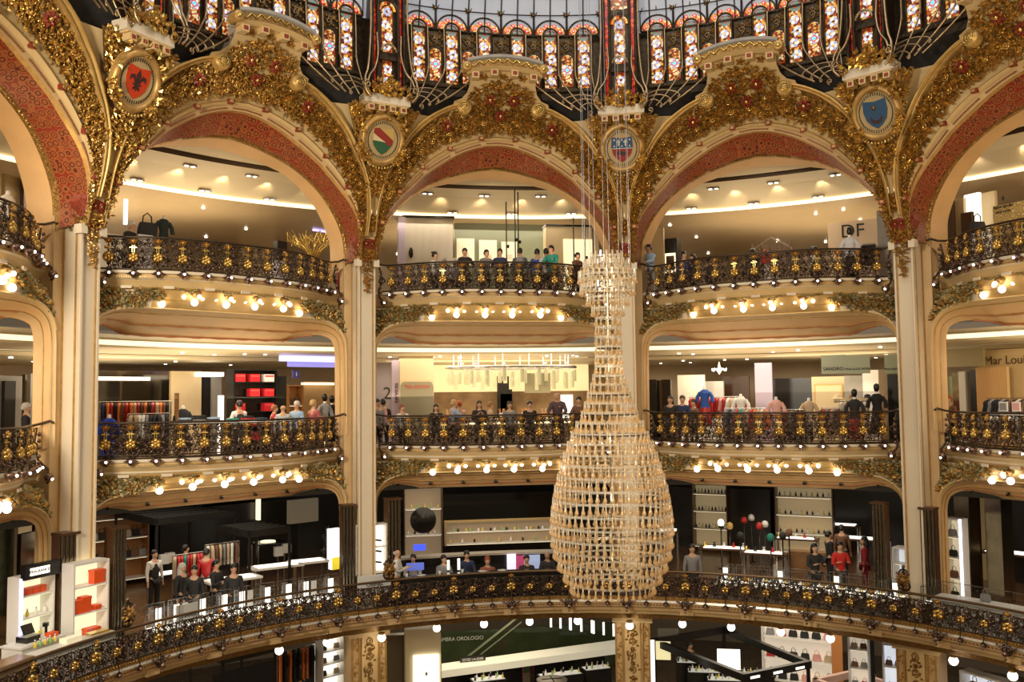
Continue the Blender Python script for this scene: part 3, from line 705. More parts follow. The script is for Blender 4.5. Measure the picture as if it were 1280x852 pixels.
# ceiling downlights of the top gallery, in pairs along the two trims, plus scattered ones below
b = MB(); b.box((0, 0, 0), (.40, .14, .03), mat('lamp_housing', (.25, .2, .15), .4)); HS = b.mesh('lamp_housing')
LENS = MB().lathe([(.001, -.022), (.045, -.022), (.05, -.01)], (0, 0, 0), bulbw, 10).mesh('lit_lens')
def downlight(a, r, z, pair, lab, grp):
    e = empty('downlight', polar(a, r, z), radians(a), lab, 'downlight', grp)
    if pair:
        inst('lamp_housing', HS, e)
        for s in (-.1, .1): inst('lit_lens', LENS, e, (s, 0, 0), sc=1.25)
    else: inst('lit_lens', LENS, e, sc=1.1)
for B in BAYS:
    for k in range(-2, 3):
        downlight(B+k*7.2, 15.5, 13.02, True, 'twin downlight in the upper ceiling trim, %s, %s from the left' % (WHERE[B], ORD[2-k]), 'upper trim downlights %s' % WHERE[B])
        downlight(B+3.2+k*7.2, 16.95, 12.70, True, 'twin downlight in the glowing lower trim, %s, %s from the left' % (WHERE[B], ORD[2-k]), 'lower trim downlights %s' % WHERE[B])
    for k in range(7):
        l = bpy.data.lights.new('trim_spot', 'SPOT'); l.energy = 30; l.color = (1, .8, .5); l.spot_size = radians(75); l.spot_blend = .8; l.shadow_soft_size = .04
        o = bpy.data.objects.new('trim_spot', l); COL.objects.link(o); o.location = polar(B-15+k*5, 15.95, 12.95); d = polar(B-15+k*5, 17.0, 12.75)-o.location; o.rotation_euler = d.to_track_quat('-Z', 'Y').to_euler()
    rr = random.Random(B+200)
    for k, a_ in enumerate(sorted([rr.uniform(-15, 15) for _ in range(12)], reverse=True)):
        r = rr.uniform(18, 25); downlight(B+a_, r, 12.55-(r-17.25)*.041, False, 'small recessed downlight, glossy top gallery ceiling, %s, %s from the left' % (WHERE[B], ORD[k]), 'recessed downlights, top gallery %s' % WHERE[B])
    for k, a_ in enumerate(sorted([rr.uniform(-15, 15) for _ in range(16)], reverse=True)):
        r = rr.choice((16.3, 16.9, 19, 21)); z = 7.575 if r < 17.6 else 7.43; downlight(B+a_, r, z, False, 'small recessed downlight, second gallery ceiling, %s, %s from the left' % (WHERE[B], ORD[k]), 'recessed downlights, second gallery %s' % WHERE[B])

# ------------------------------------------------------------------ first level ring: fascia and balustrade
b = MB(); RN = 160
def rr_(r, z): return [polar(100-200*k/RN, r, z) for k in range(RN+1)]
for p, m in (([(12.0, .22), (11.56, .22), (11.54, .16), (11.6, .13)], mat('pale_steel_edge', (.55, .52, .47), .3, .4)), ([(11.6, .13), (11.62, .02), (11.72, -.04), (11.74, -.12)], tan_), ([(11.74, -.12), (11.86, -.16), (11.9, -.24), (12.0, -.28)], cream), ([(12.0, -.28), (12.1, -.3), (12.2, -.46), (12.6, -.5)], golddk)):
    b.grid([rr_(r, z) for r, z in p], m, smooth=False)
for k in range(420):
    a = 95-190*k/420; q = polar(a, 11.61, .08); b.box(q, (.05, .04, .04), brownp, radians(a))
struct(b.build('trim_11'))
root = empty('ring_balustrade', (0, 0, 0), 0, 'long curved iron balustrade with gilded rosettes and brass rail around the first level', 'balustrade')
b = MB(); b.tube(rr_(11.62, 1.04), .035, mat('rail_bronze', (.16, .10, .05), .3, .8), 8); b.build('handrail', root)
b = MB(); b.tube(rr_(11.6, .90), .018, iron, 5); b.tube(rr_(11.6, .34), .02, iron, 5); b.tube(rr_(11.58, .24), .025, golddk, 5); b.build('lower_rails', root)
b = MB(); b.grid([rr_(11.57, .25), rr_(11.57, .33)], golddk)
for k in range(500):
    a = 95-190*k/500; b.ball(polar(a, 11.56, .29), .022, gold, 5, 3)
b.build('beaded_band', root)
b = MB(); b.grid([rr_(11.72, .25), rr_(11.72, 1.30)], glass); g = b.build('safety_glass'); tag(g, 'clear glass screen standing behind the ring balustrade of the first level', 'glass screen')
RP = MB(); q = scroll_panel(.54, .60, 21, .9); RPM = q.mesh('scroll_panel')
b = MB()   # big bracket under every third rosette
b.tube([(0, -.02, .62), (0, -.06, .3), (0, -.10, 0), (0, -.16, -.12)], .022, iron, 6)
for sg in (-1, 1):
    b.curl((sg*.02, -.08, -.2), (sg, 0, 0), (0, 0, 1), .10, iron, .022, 1.4, 14); b.curl((sg*.05, -.08, .02), (sg, 0, 0), (0, 0, -1), .09, iron, .018, 1.3, 12)
    for k in range(4): b.ball((sg*(.05+.06*k), -.1, -.08+.03*k), .035, ironb, 6, 4)
b.ball((0, -.16, -.16), .07, ironb, 8, 5); b.ball((0, -.15, -.28), .035, ironb, 6, 4); BIGB = b.mesh('scroll_bracket')
b = MB(); b.tube([(0, -.02, .55), (0, -.05, .1), (0, -.08, -.04)], .014, iron, 5)
for sg in (-1, 1): b.curl((sg*.01, -.06, -.14), (sg, 0, 0), (0, 0, 1), .06, iron, .016, 1.3, 12)
b.ball((0, -.1, -.1), .045, ironb, 7, 4); b.ball((0, -.1, -.18), .025, ironb, 6, 4); SMB = b.mesh('scroll_bracket')
b = MB(); b.box((0, -.02, -.30), (.36, .12, .14), tan_); b.box((0, -.03, -.22), (.40, .14, .03), cream); CON = b.mesh('console')
STEP = 360/43
for k in range(-9, 12):
    a0 = 7.7+STEP*k*-1
    for j in range(3):
        a = a0+STEP*j/3; big = j == 0
        q = polar(a, 11.58, .62+(.02 if big else 0)); inst('gilded_rosette', ROSB if big else ROSS, root, q, (0, 0, radians(a)))
        inst('scroll_bracket', BIGB if big else SMB, root, polar(a, 11.55, .22), (0, 0, radians(a)))
        if big: inst('gilded_palmette', TOPO, root, polar(a, 11.57, .95), (0, 0, radians(a)), .8); struct(inst('trim_12', CON, None, polar(a, 11.80, .16), (0, 0, radians(a))))
        inst('scroll_panel', RPM, root, polar(a+STEP/6, 11.6, .34), (0, 0, radians(a+STEP/6)))
# crest ornaments standing on the rail in front of pillars
for a, lab in ((53.5, 'left of the white perfume counter'), (17.0, 'in front of the second pillar'), (-55, 'in front of the right pillar')):
    b = MB()
    for sg in (-1, 1):
        b.curl((sg*.03, 0, .02), (sg, 0, 0), (0, 0, 1), .14, iron, .03, 1.4, 14); b.curl((sg*.02, 0, .55), (sg, 0, 0), (0, 0, -1), .10, iron, .025, 1.4, 14)
        for k in range(6): b.ball((sg*(.06+.04*(k % 3)), -.04, .1+.07*k), .045, ironb if k % 2 else golddk, 7, 4)
    b.ball((0, -.05, .28), .09, golddk, 8, 6); b.ball((0, 0, .62), .05, ironb, 8, 6); b.tube([(0, 0, 0), (0, 0, .6)], .03, iron, 6)
    for t in range(10): b.leaf((0, -.05, .3), (cos(t), 0, sin(t)), (0, -1, 0), .2, .05, golddk)
    o = b.build('rail_crest', loc=polar(a, 11.62, 1.07), rz=radians(a)); tag(o, 'bronze scrolled crest standing on the ring handrail, '+lab, 'ornament')
# globes under the ring
GB = MB().ball((0, 0, -.09), .115, bulb, 14, 8).mesh('glass_globe'); GC = MB().lathe([(.001, .06), (.09, .06), (.1, .02), (.06, -.02), (.05, -.04)], (0, 0, 0), golddk, 12).mesh('lamp_cap')
ga = []
for x, y in ((349, 813), (409, 803), (546, 785), (605, 780), (662, 777), (722, 776), (853, 780), (914, 784), (976, 790), (1038, 798), (1192, 826), (1266, 845), (477, 797), (787, 782)):
    q = onz(x, y, -.66); ga.append((math.degrees(atan2(-q.x, q.y)), hypot(q.x, q.y)))
for ig, (a, r) in enumerate(sorted(ga+[(62, 12.8), (69, 12.8), (48, 12.8)], reverse=True)):
    e = empty('ring_lamp', polar(a, r, -.56), radians(a), 'single lit white globe under the first level ring, %s from the left' % ORD[ig], 'lamp', 'globes under the first level ring'); inst('glass_globe', GB, e); inst('lamp_cap', GC, e)
    point('globe_glow', polar(a, r, -.95), 4, (1, .8, .55), .1)
# broad ornamented piers of the ground level, ring brackets
def pier():
    a = MB(); a.box((0, .35, -2.75), (1.05, .7, 4.2), tan_); a.box((0, .3, -.62), (1.2, .8, .16), cream)
    a.box((0, -.02, -2.75), (.46, .06, 4.1), cream)
    for sg in (-1, 1): a.box((sg*.30, -.03, -2.75), (.04, .08, 4.1), ochre); a.box((sg*.50, 0, -2.75), (.05, .06, 4.1), ochre)
    rr = random.Random(8)
    for k in range(9):
        z = -.95-.42*k; a.curl((-.02, -.06, z), (1, 0, 0), (0, 0, 1), .12, golddk, .018, 1.5, 14); a.flower((0, -.07, z-.12), (0, -1, 0), .09, golddk, gold)
        for _ in range(10): t = rr.random()*6.28; a.leaf((rr.uniform(-.14, .14), -.055, z+rr.uniform(-.2, .2)), (cos(t), 0, sin(t)), (0, -1, 0), .12, .035, golddk)
    for sg in (-1, 1):
        for _ in range(60): t = rr.random()*6.28; a.leaf((sg*.40, -.01, rr.uniform(-4, -.8)), (cos(t), 0, sin(t)), (0, -1, 0), .10, .03, ochre)
    return a.mesh('ornamented_pier')
PM = pier()
for A in PILL: struct(inst('pillar_lower', PM, None, polar(A, 12.75, 0), (0, 0, radians(A))))

# ------------------------------------------------------------------ drum of stained glass, ribs and pipes, dome
DZ0, DZ1, DZ2 = 15.35, 17.0, 17.62
def emat(name, stops, scale, strength, rnd_=.8):
    m = bpy.data.materials.new(name); m.use_nodes = True; n = m.node_tree; b = n.nodes['Principled BSDF']; b.inputs['Roughness'].default_value = .2
    tc = n.nodes.new('ShaderNodeTexCoord'); vo = n.nodes.new('ShaderNodeTexVoronoi'); vo.inputs['Scale'].default_value = scale; vo.inputs['Randomness'].default_value = rnd_
    r = n.nodes.new('ShaderNodeValToRGB'); r.color_ramp.interpolation = 'CONSTANT'; e = r.color_ramp.elements
    e[0].position = 0; e[0].color = (*stops[0][1], 1); e[1].position = stops[1][0]; e[1].color = (*stops[1][1], 1)
    for p, c in stops[2:]: q = e.new(p); q.color = (*c, 1)
    sep = n.nodes.new('ShaderNodeSeparateColor'); n.links.new(tc.outputs['Object'], vo.inputs['Vector']); n.links.new(vo.outputs['Color'], sep.inputs[0]); n.links.new(sep.outputs[0], r.inputs['Fac'])
    n.links.new(r.outputs['Color'], b.inputs['Base Color']); n.links.new(r.outputs['Color'], b.inputs['Emission Color']); b.inputs['Emission Strength'].default_value = strength
    MATS[name] = m; return m
g_or = emat('orange_glass', [(0, (.9, .25, .02)), (.3, (.75, .10, .01)), (.5, (1, .55, .10)), (.68, (.12, .02, .01)), (.8, (1, .8, .35)), (.92, (.4, .03, .01))], 11, .6)
g_or2 = emat('dim_orange_glass', [(0, (.45, .10, .01)), (.3, (.25, .03, .01)), (.5, (.7, .4, .08)), (.7, (.08, .02, .01)), (.85, (.9, .75, .45))], 16, .5)
g_red = emat('red_glass', [(0, (.5, .02, .01)), (.35, (.2, .01, .005)), (.6, (.8, .10, .02)), (.85, (.35, .03, .05))], 14, .6)
g_bl = mat('pale_blue_glass', (.55, .62, .85), .3, emit=.5, ecol=(.50, .56, .9), col2=(.25, .28, .5), vscale=14)
g_wh = mat('white_glass', (.8, .78, .8), .3, emit=.62, ecol=(1, .97, .93))
g_cy = mat('turquoise_glass', (.1, .5, .7), .3, emit=1.1, ecol=(.15, .6, .8))
g_gr = mat('green_glass_petal', (.10, .25, .22), .3, emit=.5, ecol=(.15, .35, .3), col2=(.3, .05, .04), vscale=25)
g_rr = mat('ruby_glass', (.6, .02, .02), .3, emit=.8, ecol=(.8, .03, .02))
bronze = mat('window_bronze', (.085, .06, .035), .35, .8, var=.5, vscale=10)
def disc(b, x, y, z, R, m, n=14): b.add([(x+cos(2*pi*k/n)*R, y, z+sin(2*pi*k/n)*R) for k in range(n)], [list(range(n))], m)
def arcpts(w, z, n=12): return [(w*cos(pi*k/n), z+w*sin(pi*k/n)) for k in range(n+1)]
def window_meshes(r):
    w = .46
    fm = MB()   # frame: lunette ribs, mullions
    fm.tube([(x, -.04, z) for x, z in arcpts(.47, 17.0)], .028, bronze, 6); fm.tube([(x, -.04, z) for x, z in arcpts(.22, 17.0)], .03, bronze, 6)
    fm.tube([(-.47, -.04, 17.0), (.47, -.04, 17.0)], .035, bronze, 6)
    for sg in (-1, 1): fm.tube([(sg*.20, -.03, 17), (sg*.20, -.03, DZ0)], .028, bronze, 6); fm.tube([(x*sg, -.08, z) for x, z in ((.48, 17.0), (.48, 17.55), (.3, 17.9), (0, 18.1))], .018, bronze, 5)
    fm.ball((0, -.1, 18.12), .055, golddk, 7, 5); fm.tube([(0, -.08, 17.6), (0, -.08, 18.1)], .016, bronze, 5)
    fm.ball((.48, -.1, 17.62), .04, golddk, 7, 5); fm.box((0, -.02, DZ0-.03), (.98, .12, .1), bronze)
    for k in range(6): fm.ball((-.4+.16*k, -.1, DZ0-.03), .018, brass, 5, 3)
    for t in range(6): fm.leaf((.48, -.08, 17.62), (cos(t), 0, sin(t)), (0, -1, 0), .12, .03, golddk)
    l = MB(); P = arcpts(.45, 17.0, 14); Q = arcpts(.21, 17.0, 14)
    l.grid([[(x, 0, z) for x, z in P], [(x, 0, z) for x, z in Q]], g_or)
    for t in (.15, .38, .62, .85): c = (.33*cos(pi*t), 17+.33*sin(pi*t)); disc(l, c[0], -.01, c[1], .085, g_or2); disc(l, c[0], -.015, c[1], .055, g_rr); disc(l, c[0], -.02, c[1], .022, g_wh)
    a = MB(); a.add([(-.19, .02, DZ0), (.19, .02, DZ0), (.19, .02, 17.0)]+[(x, .02, z) for x, z in arcpts(.19, 17.0)][1:-1]+[(-.19, .02, 17.0)], [list(range(15))], g_or2)
    disc(a, 0, .01, 17.0, .15, g_gr); disc(a, 0, .0, 17.0, .05, g_rr)
    for i, (x, z) in enumerate(((-.03, 16.62), (.04, 16.28), (-.05, 15.96), (.02, 15.62))):
        for k in range(6): t = k*pi/3+i; disc(a, x+cos(t)*.08, .005, z+sin(t)*.08, .055, g_bl if (i+k) % 2 else g_wh, 8)
        disc(a, x, 0, z, .05, g_or2, 8)
    p = MB()   # panel between lancets (centred at +.49)
    p.box((0, .03, 16.15), (.50, .03, 1.7), bronze)
    p.add([(-.17, -.0, 15.45), (.17, -.0, 15.45), (.17, -.0, 16.25)]+[(x, -.0, z) for x, z in arcpts(.17, 16.25)][1:-1]+[(-.17, -.0, 16.25)], [list(range(15))], g_or2)
    for k in range(8): t = k*pi/4; disc(p, cos(t)*.12, -.01, 15.95+sin(t)*.12, .04, g_wh if k % 2 else g_bl, 8)
    disc(p, 0, -.012, 15.95, .09, g_rr); disc(p, 0, -.018, 15.95, .06, g_cy)
    rr = random.Random(2)
    for _ in range(16): t = rr.random()*6.28; p.leaf((rr.uniform(-.18, .18), -.02, rr.uniform(16.5, 16.9)), (cos(t), 0, sin(t)), (0, -1, 0), .12, .04, golddk)
    p.curl((-.02, -.03, 16.55), (1, 0, 0), (0, 0, 1), .1, brass, .014, 1.4, 12); p.curl((.02, -.03, 16.85), (-1, 0, 0), (0, 0, -1), .08, brass, .014, 1.4, 12)
    return fm.mesh('bronze_frame'), l.mesh('orange_lunette'), a.mesh('flower_lancet'), p.mesh('rosette_panel')
WF, WL, WA, WP = window_meshes(11.45)
RD = 11.45; nth = 0
for B in BAYS:
    for k in range(6):
        a = B+12.5-5*k; e = empty('stained_glass_window', polar(a, RD, 0), radians(a), 'stained glass lancet under an orange lunette, %s drum, %s from the left' % (WHERE[B], ORD[k]), 'stained glass window', 'drum windows %s' % WHERE[B])
        inst('bronze_frame', WF, e); inst('orange_lunette', WL, e); inst('flower_lancet', WA, e)
        if k < 5: e2 = inst('rosette_panel', WP, None, polar(a-2.5, RD, 0), (0, 0, radians(a-2.5))); tag(e2, 'narrow stained panel with turquoise rosette, drum above the %s, %s from the left' % (WHERE[B], ORD[k]), 'stained glass panel', 'drum panels %s' % WHERE[B])
# dark wall below and behind the windows, dark leaded roof strip
b = MB(); dkm = mat('dark_masonry', (.06, .045, .03), .7, bump=.5, bscale=3, var=.5, vscale=3)
def dtop(p, r, z): a = atan2(p.x, p.y); return Vector((r*sin(a), r*cos(a), z))
edge = []
for i in range(N2):
    u, z = A_out[i]
    if z > 14.35 and abs(u) < 2.3: edge.append(sp(u, max(z, 15.3 if abs(u) < 1.0 else z), .12))
side_ = [[sp(sg*(2.3+(3.66-2.3)*k/6), 14.45, .12) for k in range(7)] for sg in (-1, 1)]
edge = side_[0][::-1]+edge+side_[1]
b.grid([edge, [p+Vector((0, .35, .12)) for p in edge]], greyed); b.grid([[p+Vector((0, .35, .12)) for p in edge], [dtop(p, 11.66, DZ0-.25) for p in edge]], roofdk)
b.grid([[dtop(p, 11.66, DZ0-.25) for p in edge], [dtop(p, 11.60, DZ0) for p in edge]], dkm); DW = b.mesh('drum_wall')
for B in BAYS: struct(inst('wall_drum', DW, None, rot=(0, 0, radians(B))))
b = MB(); b.grid([C2(11.62, DZ0), C2(11.62, 17.1)], bronze); struct(b.build('wall_drum_windows'))
# dome
dg_ = mat('dome_glass_pale', (.34, .37, .44), .35, emit=.26, ecol=(.66, .72, .85), col2=(.44, .47, .52), vscale=.9)
pk = mat('dome_glass_pink', (.6, .22, .28), .3, emit=.28, ecol=(.9, .38, .45), col2=(.7, .6, .7), vscale=.9)
b = MB(); dp = [(11.5, 17.0), (11.4, 17.6), (11.25, 18.1), (11.0, 18.7), (10.6, 19.5), (9.9, 20.6), (8.8, 22), (6.5, 23.6), (3, 24.8), (.3, 25.2)]
for i in range(len(dp)-1):
    for k in range(-45, 45):
        a0, a1 = k*2.5, (k+1)*2.5; m = pk if (i in (2, 3) and (k*7+i*3) % 11 == 0) else dg_
        b.add([polar(a0, *dp[i]), polar(a1, *dp[i]), polar(a1, *dp[i+1]), polar(a0, *dp[i+1])], [(0, 1, 2, 3)], m)
dome = struct(b.build('ceiling_dome_glass'))
b = MB()
for k in range(-44, 45): b.tube([polar(k*2.5, r-.05, z) for r, z in dp[:8]], .02, bronze, 4)
for r, z in dp[1:8]: b.tube([polar(a*2.5, r-.05, z) for a in range(-44, 45)], .02, bronze, 4)
b.build('dome_glazing_bars', dome)
# ribs above each pillar with their own lancet, red strips and pipes
def rib():
    b = MB(); b.box((0, .35, 17), (.98, .5, 4.5), bronze)
    for sg in (-1, 1):
        b.tube([(sg*.47, -.02, 19.5), (sg*.47, -.05, 14.9)], .05, bronze, 6); b.tube([(sg*.30, -.02, 19.5), (sg*.30, -.05, 14.9)], .04, bronze, 6)
    b.tube([(x, -.04, z) for x, z in arcpts(.28, 17.15)], .035, bronze, 6); b.tube([(x, -.1, z) for x, z in arcpts(.22, 15.9)], .035, brass, 6)
    b.box((0, .04, 15.75), (.5, .1, .12), bronze)
    return b
RB = rib().mesh('bronze_rib')
b = MB(); pts = [(-.16, .08, 15.95), (.16, .08, 15.95), (.16, .08, 17.15)]+[(x, .08, z) for x, z in arcpts(.16, 17.15)][1:-1]+[(-.16, .08, 17.15)]; b.add(pts, [list(range(len(pts)))], g_or2)
b.add([(-.14, .08, 14.8), (.14, .08, 14.8), (.14, .08, 15.7), (-.14, .08, 15.7)], [(0, 1, 2, 3)], g_or2)
b.grid([[(x, .06, z) for x, z in arcpts(.26, 17.15)], [(x, .06, z) for x, z in arcpts(.18, 17.15)]], g_or)
for x, z in ((0, 17.12), (-.04, 16.75), (.04, 16.4), (-.02, 16.1), (.02, 15.45), (0, 15.1)):
    for k in range(7): t = k*2*pi/7; disc(b, x+cos(t)*.08, .06, z+sin(t)*.08, .045, g_bl if z > 17 or k % 2 else g_wh, 8)
    disc(b, x, .055, z, .045, g_or2, 8)
for sg in (-1, 1): b.box((sg*.385, .1, 17.2), (.09, .03, 4.6), g_red)
b.add([(-.24, .09, 17.6), (.24, .09, 17.6), (.24, .09, 19.6), (-.24, .09, 19.6)], [(0, 1, 2, 3)], g_or2)
RG = b.mesh('rib_stained_glass')
b = MB()
for sg in (-1, 1):
    b.tube([Vector(p) for p in smoothpoly([(sg*.56, -.1, 19), (sg*.54, -.12, 17), (sg*.58, -.16, 16), (sg*.66, -.22, 15.3), (sg*.78, -.3, 14.95), (sg*.74, -.34, 14.6), (sg*.60, -.34, 14.45)], 22)], .035, brass, 6)
    b.tube([Vector(p) for p in smoothpoly([(sg*.36, -.1, 16.4), (sg*.34, -.14, 15.8), (sg*.45, -.2, 15.35), (sg*.62, -.26, 15.1), (sg*.68, -.3, 14.9)], 16)], .03, brass, 6)
    b.curl((sg*.70, -.34, 14.92), (sg, 0, 0), (0, 0, -1), .11, brass, .032, 1.4, 16)
    for k in range(3):    # fan of thin curled pipes lying over the roof
        L_ = .5+.26*k; z = 14.55+.13*k
        b.tube([Vector(p) for p in smoothpoly([(sg*.66, -.1, z+.12), (sg*(.66+L_*.5), -.16, z+.2), (sg*(.66+L_*.9), -.2, z+.12), (sg*(.7+L_), -.24, z-.02), (sg*(.66+L_), -.24, z-.08)], 14)], .018, brass, 5)
        b.curl((sg*(.66+L_), -.24, z-.08), (-sg, 0, 0), (0, 0, 1), .04, brass, .016, 1.1, 8)
    b.curl((sg*.86, -.36, 14.30), (sg, 0, 0), (0, 0, 1), .08, brass, .022, 1.3, 12)
RPI = b.mesh('brass_pipes')
for A in PILL:
    o = struct(inst('pillar_rib', RB, None, polar(A, 11.0, 0), (0, 0, radians(A)))); inst('rib_stained_glass', RG, o); inst('brass_pipes', RPI, o)
# mullion pipes sweeping from the windows down to the pillar tops
for B in BAYS:
    np_ = 0
    for k in range(7):
        for s_ in (0,):
            a = 15-5*k; sgn = 1 if a > 0 else -1
            if a == 0: continue
            for da in (-1.2, 1.3):
                a1 = a+da
                if abs(a1) > 15: continue
                ae = sgn*(9+abs(a1)*.42); b = MB()
                P = [polar(a1, 11.35, 17.0), polar(a1, 11.30, 16.3), polar(a1, 11.28, 15.75), polar(a1*.75+ae*.25, 11.2, 15.35), polar(a1*.4+ae*.6, 11.1, 14.95), polar(ae, 11.05, 14.6)]
                b.tube(smoothpoly(P, 18), .024, brass, 6); b.ball(P[2], .045, brass, 7, 4)
                o = b.build('brass_pipe', rz=radians(B)); np_ += 1; tag(o, 'curved brass pipe sweeping down from the drum, %s, %s from the left' % (WHERE[B], ORD[np_-1]), 'pipe', 'drum pipes %s' % WHERE[B])

# ------------------------------------------------------------------ bottle-shaped crystal chandelier on the hall's axis
cry = glassmat('clear_crystal', (.92, .90, .84), .30, .08); 
amb = glassmat('amber_crystal', (.84, .60, .32), .5, .05); crw = glassmat('white_crystal', (.95, .86, .70), .6, .12)
for m_, e_, c_ in ((crw, .12, (1, .9, .7)), (amb, .06, (1, .75, .4)), (cry, .05, (1, .9, .75))):
    for nd in m_.node_tree.nodes:
        if nd.type == 'BSDF_PRINCIPLED': nd.inputs['Specular IOR Level'].default_value = 1; nd.inputs['Coat Weight'].default_value = .5
PX = 1/73.0
prof_t = [(322, 20), (332, 29), (346, 36), (361, 34), (374, 26), (387, 20)]+[(399+12*i, 15.5+.3*i) for i in range(6)]
prof_b = [(471, 20), (482, 23), (493, 27), (505, 31), (517, 35), (529, 42), (542, 48), (554, 53), (567, 58), (580, 62), (594, 66), (608, 69.5), (623, 72), (638, 74), (653, 74.5), (668, 73.5), (682, 71), (696, 66), (710, 59), (724, 51)]
root = empty('crystal_chandelier', (0, 0, 5.6), 0, 'tall bottle-shaped chandelier of crystal rings and amber drops hanging in the hall', 'chandelier')
d = MB(); d.lathe([(.001, 0), (.011, -.012), (.013, -.05), (.034, -.105), (.036, -.125), (.02, -.15), (.001, -.158)], (0, 0, 0), amb, 8)
d.lathe([(.001, .012), (.012, .01), (.012, -.03), (.018, -.05), (.001, -.055)], (0, -.004, 0), crw, 6); DROP = d
DM = d.mesh('amber_drop')
allp = []; cz = lambda y: 6.1-(y-496.3)*PX
for i, (y, hw) in enumerate(prof_t+prof_b):
    R0 = hw*PX; z = cz(y)-5.6; n = max(8, int(2*pi*R0/(.125 if i > 11 else .10))); b = MB()
    circ = lambda R, zz, nn=40: [(R*cos(2*pi*k/nn), R*sin(2*pi*k/nn), zz) for k in range(nn)]
    b.grid([circ(R0, z), circ(R0, z+.035), circ(R0-.02, z+.035), circ(R0-.02, z), circ(R0, z)], cry, True, False)
    for k in range(n):
        t = 2*pi*(k+.5*(i % 2))/n; b.box((R0*cos(t), R0*sin(t), z+.03), (.014, .014, .08 if i < 6 else .045), crw, t); allp.append((R0*cos(t), R0*sin(t), z-.01, i))
    if i < 4:
        for k in range(n):
            t = 2*pi*k/n; b.box((R0*cos(t), R0*sin(t), z+.05), (.012, .03, .10), crw, t); b.box((R0*cos(t+.5*pi/n), R0*sin(t+.5*pi/n), z-.06), (.02, .03, .06), cry, t)
    if i in (9, 14, 16, 18): b.lathe([(R0-.03, z-.02), (R0-.03, z)], (0, 0, 0), iron, 32)
    inst('crystal_ring', b.mesh('crystal_ring'), root)
fr_ = sorted([p for p in allp if p[3] > 20 and p[1] < 0 and p[1] < -.35], key=lambda p: p[1])[:96]; frs = set(id(p) for p in fr_)
for p in fr_: inst('amber_drop', DM, root, (p[0], p[1], p[2]), (0, 0, atan2(p[1], p[0])+pi/2))
b = MB()
for p in allp:
    if id(p) in frs: continue
    k = 1 if p[3] > 11 else .72; b.add([(x*k+p[0], y*k+p[1], z*k+p[2]) for x, y, z in DROP.v], DROP.f[:0], amb)
    o0 = len(b.v)-len(DROP.v)
    for f, mi_ in zip(DROP.f, DROP.m): b.f.append([i+o0 for i in f]); b.m.append(b.mi(DROP.mats[mi_])); b.sm.append(True)
o = b.build('amber_drops', root); o['kind'] = 'stuff'
b = MB(); b.tube([(0, 0, -2.6), (0, 0, 3.0)], .02, steel, 6)
for y, hw in ((360, 33), (471, 19), (580, 60), (668, 70)):
    R0 = hw*PX; z = cz(y)-5.6
    for k in range(6): b.tube([(0, 0, z), (R0*cos(k*pi/3), R0*sin(k*pi/3), z)], .008, steel, 4)
b.build('inner_frame', root)
b = MB(); wr = mat('steel_wire', (.55, .6, .72), .3, .6)
for k in range(10): t = k*.628; b.tube([(.42*cos(t), .3*sin(t), cz(335)-5.6), (.36*cos(t+.2)-.05, .3*sin(t), 19)], .004, wr, 4)
b.build('suspension_wires', root)
for z in (-2.2, -1.2, -.2, 1.0, 2.4): point('chandelier_lamp', (0, -.05, 5.6+z), 8 if z < 1 else 4, (1, .76, .45), .15)
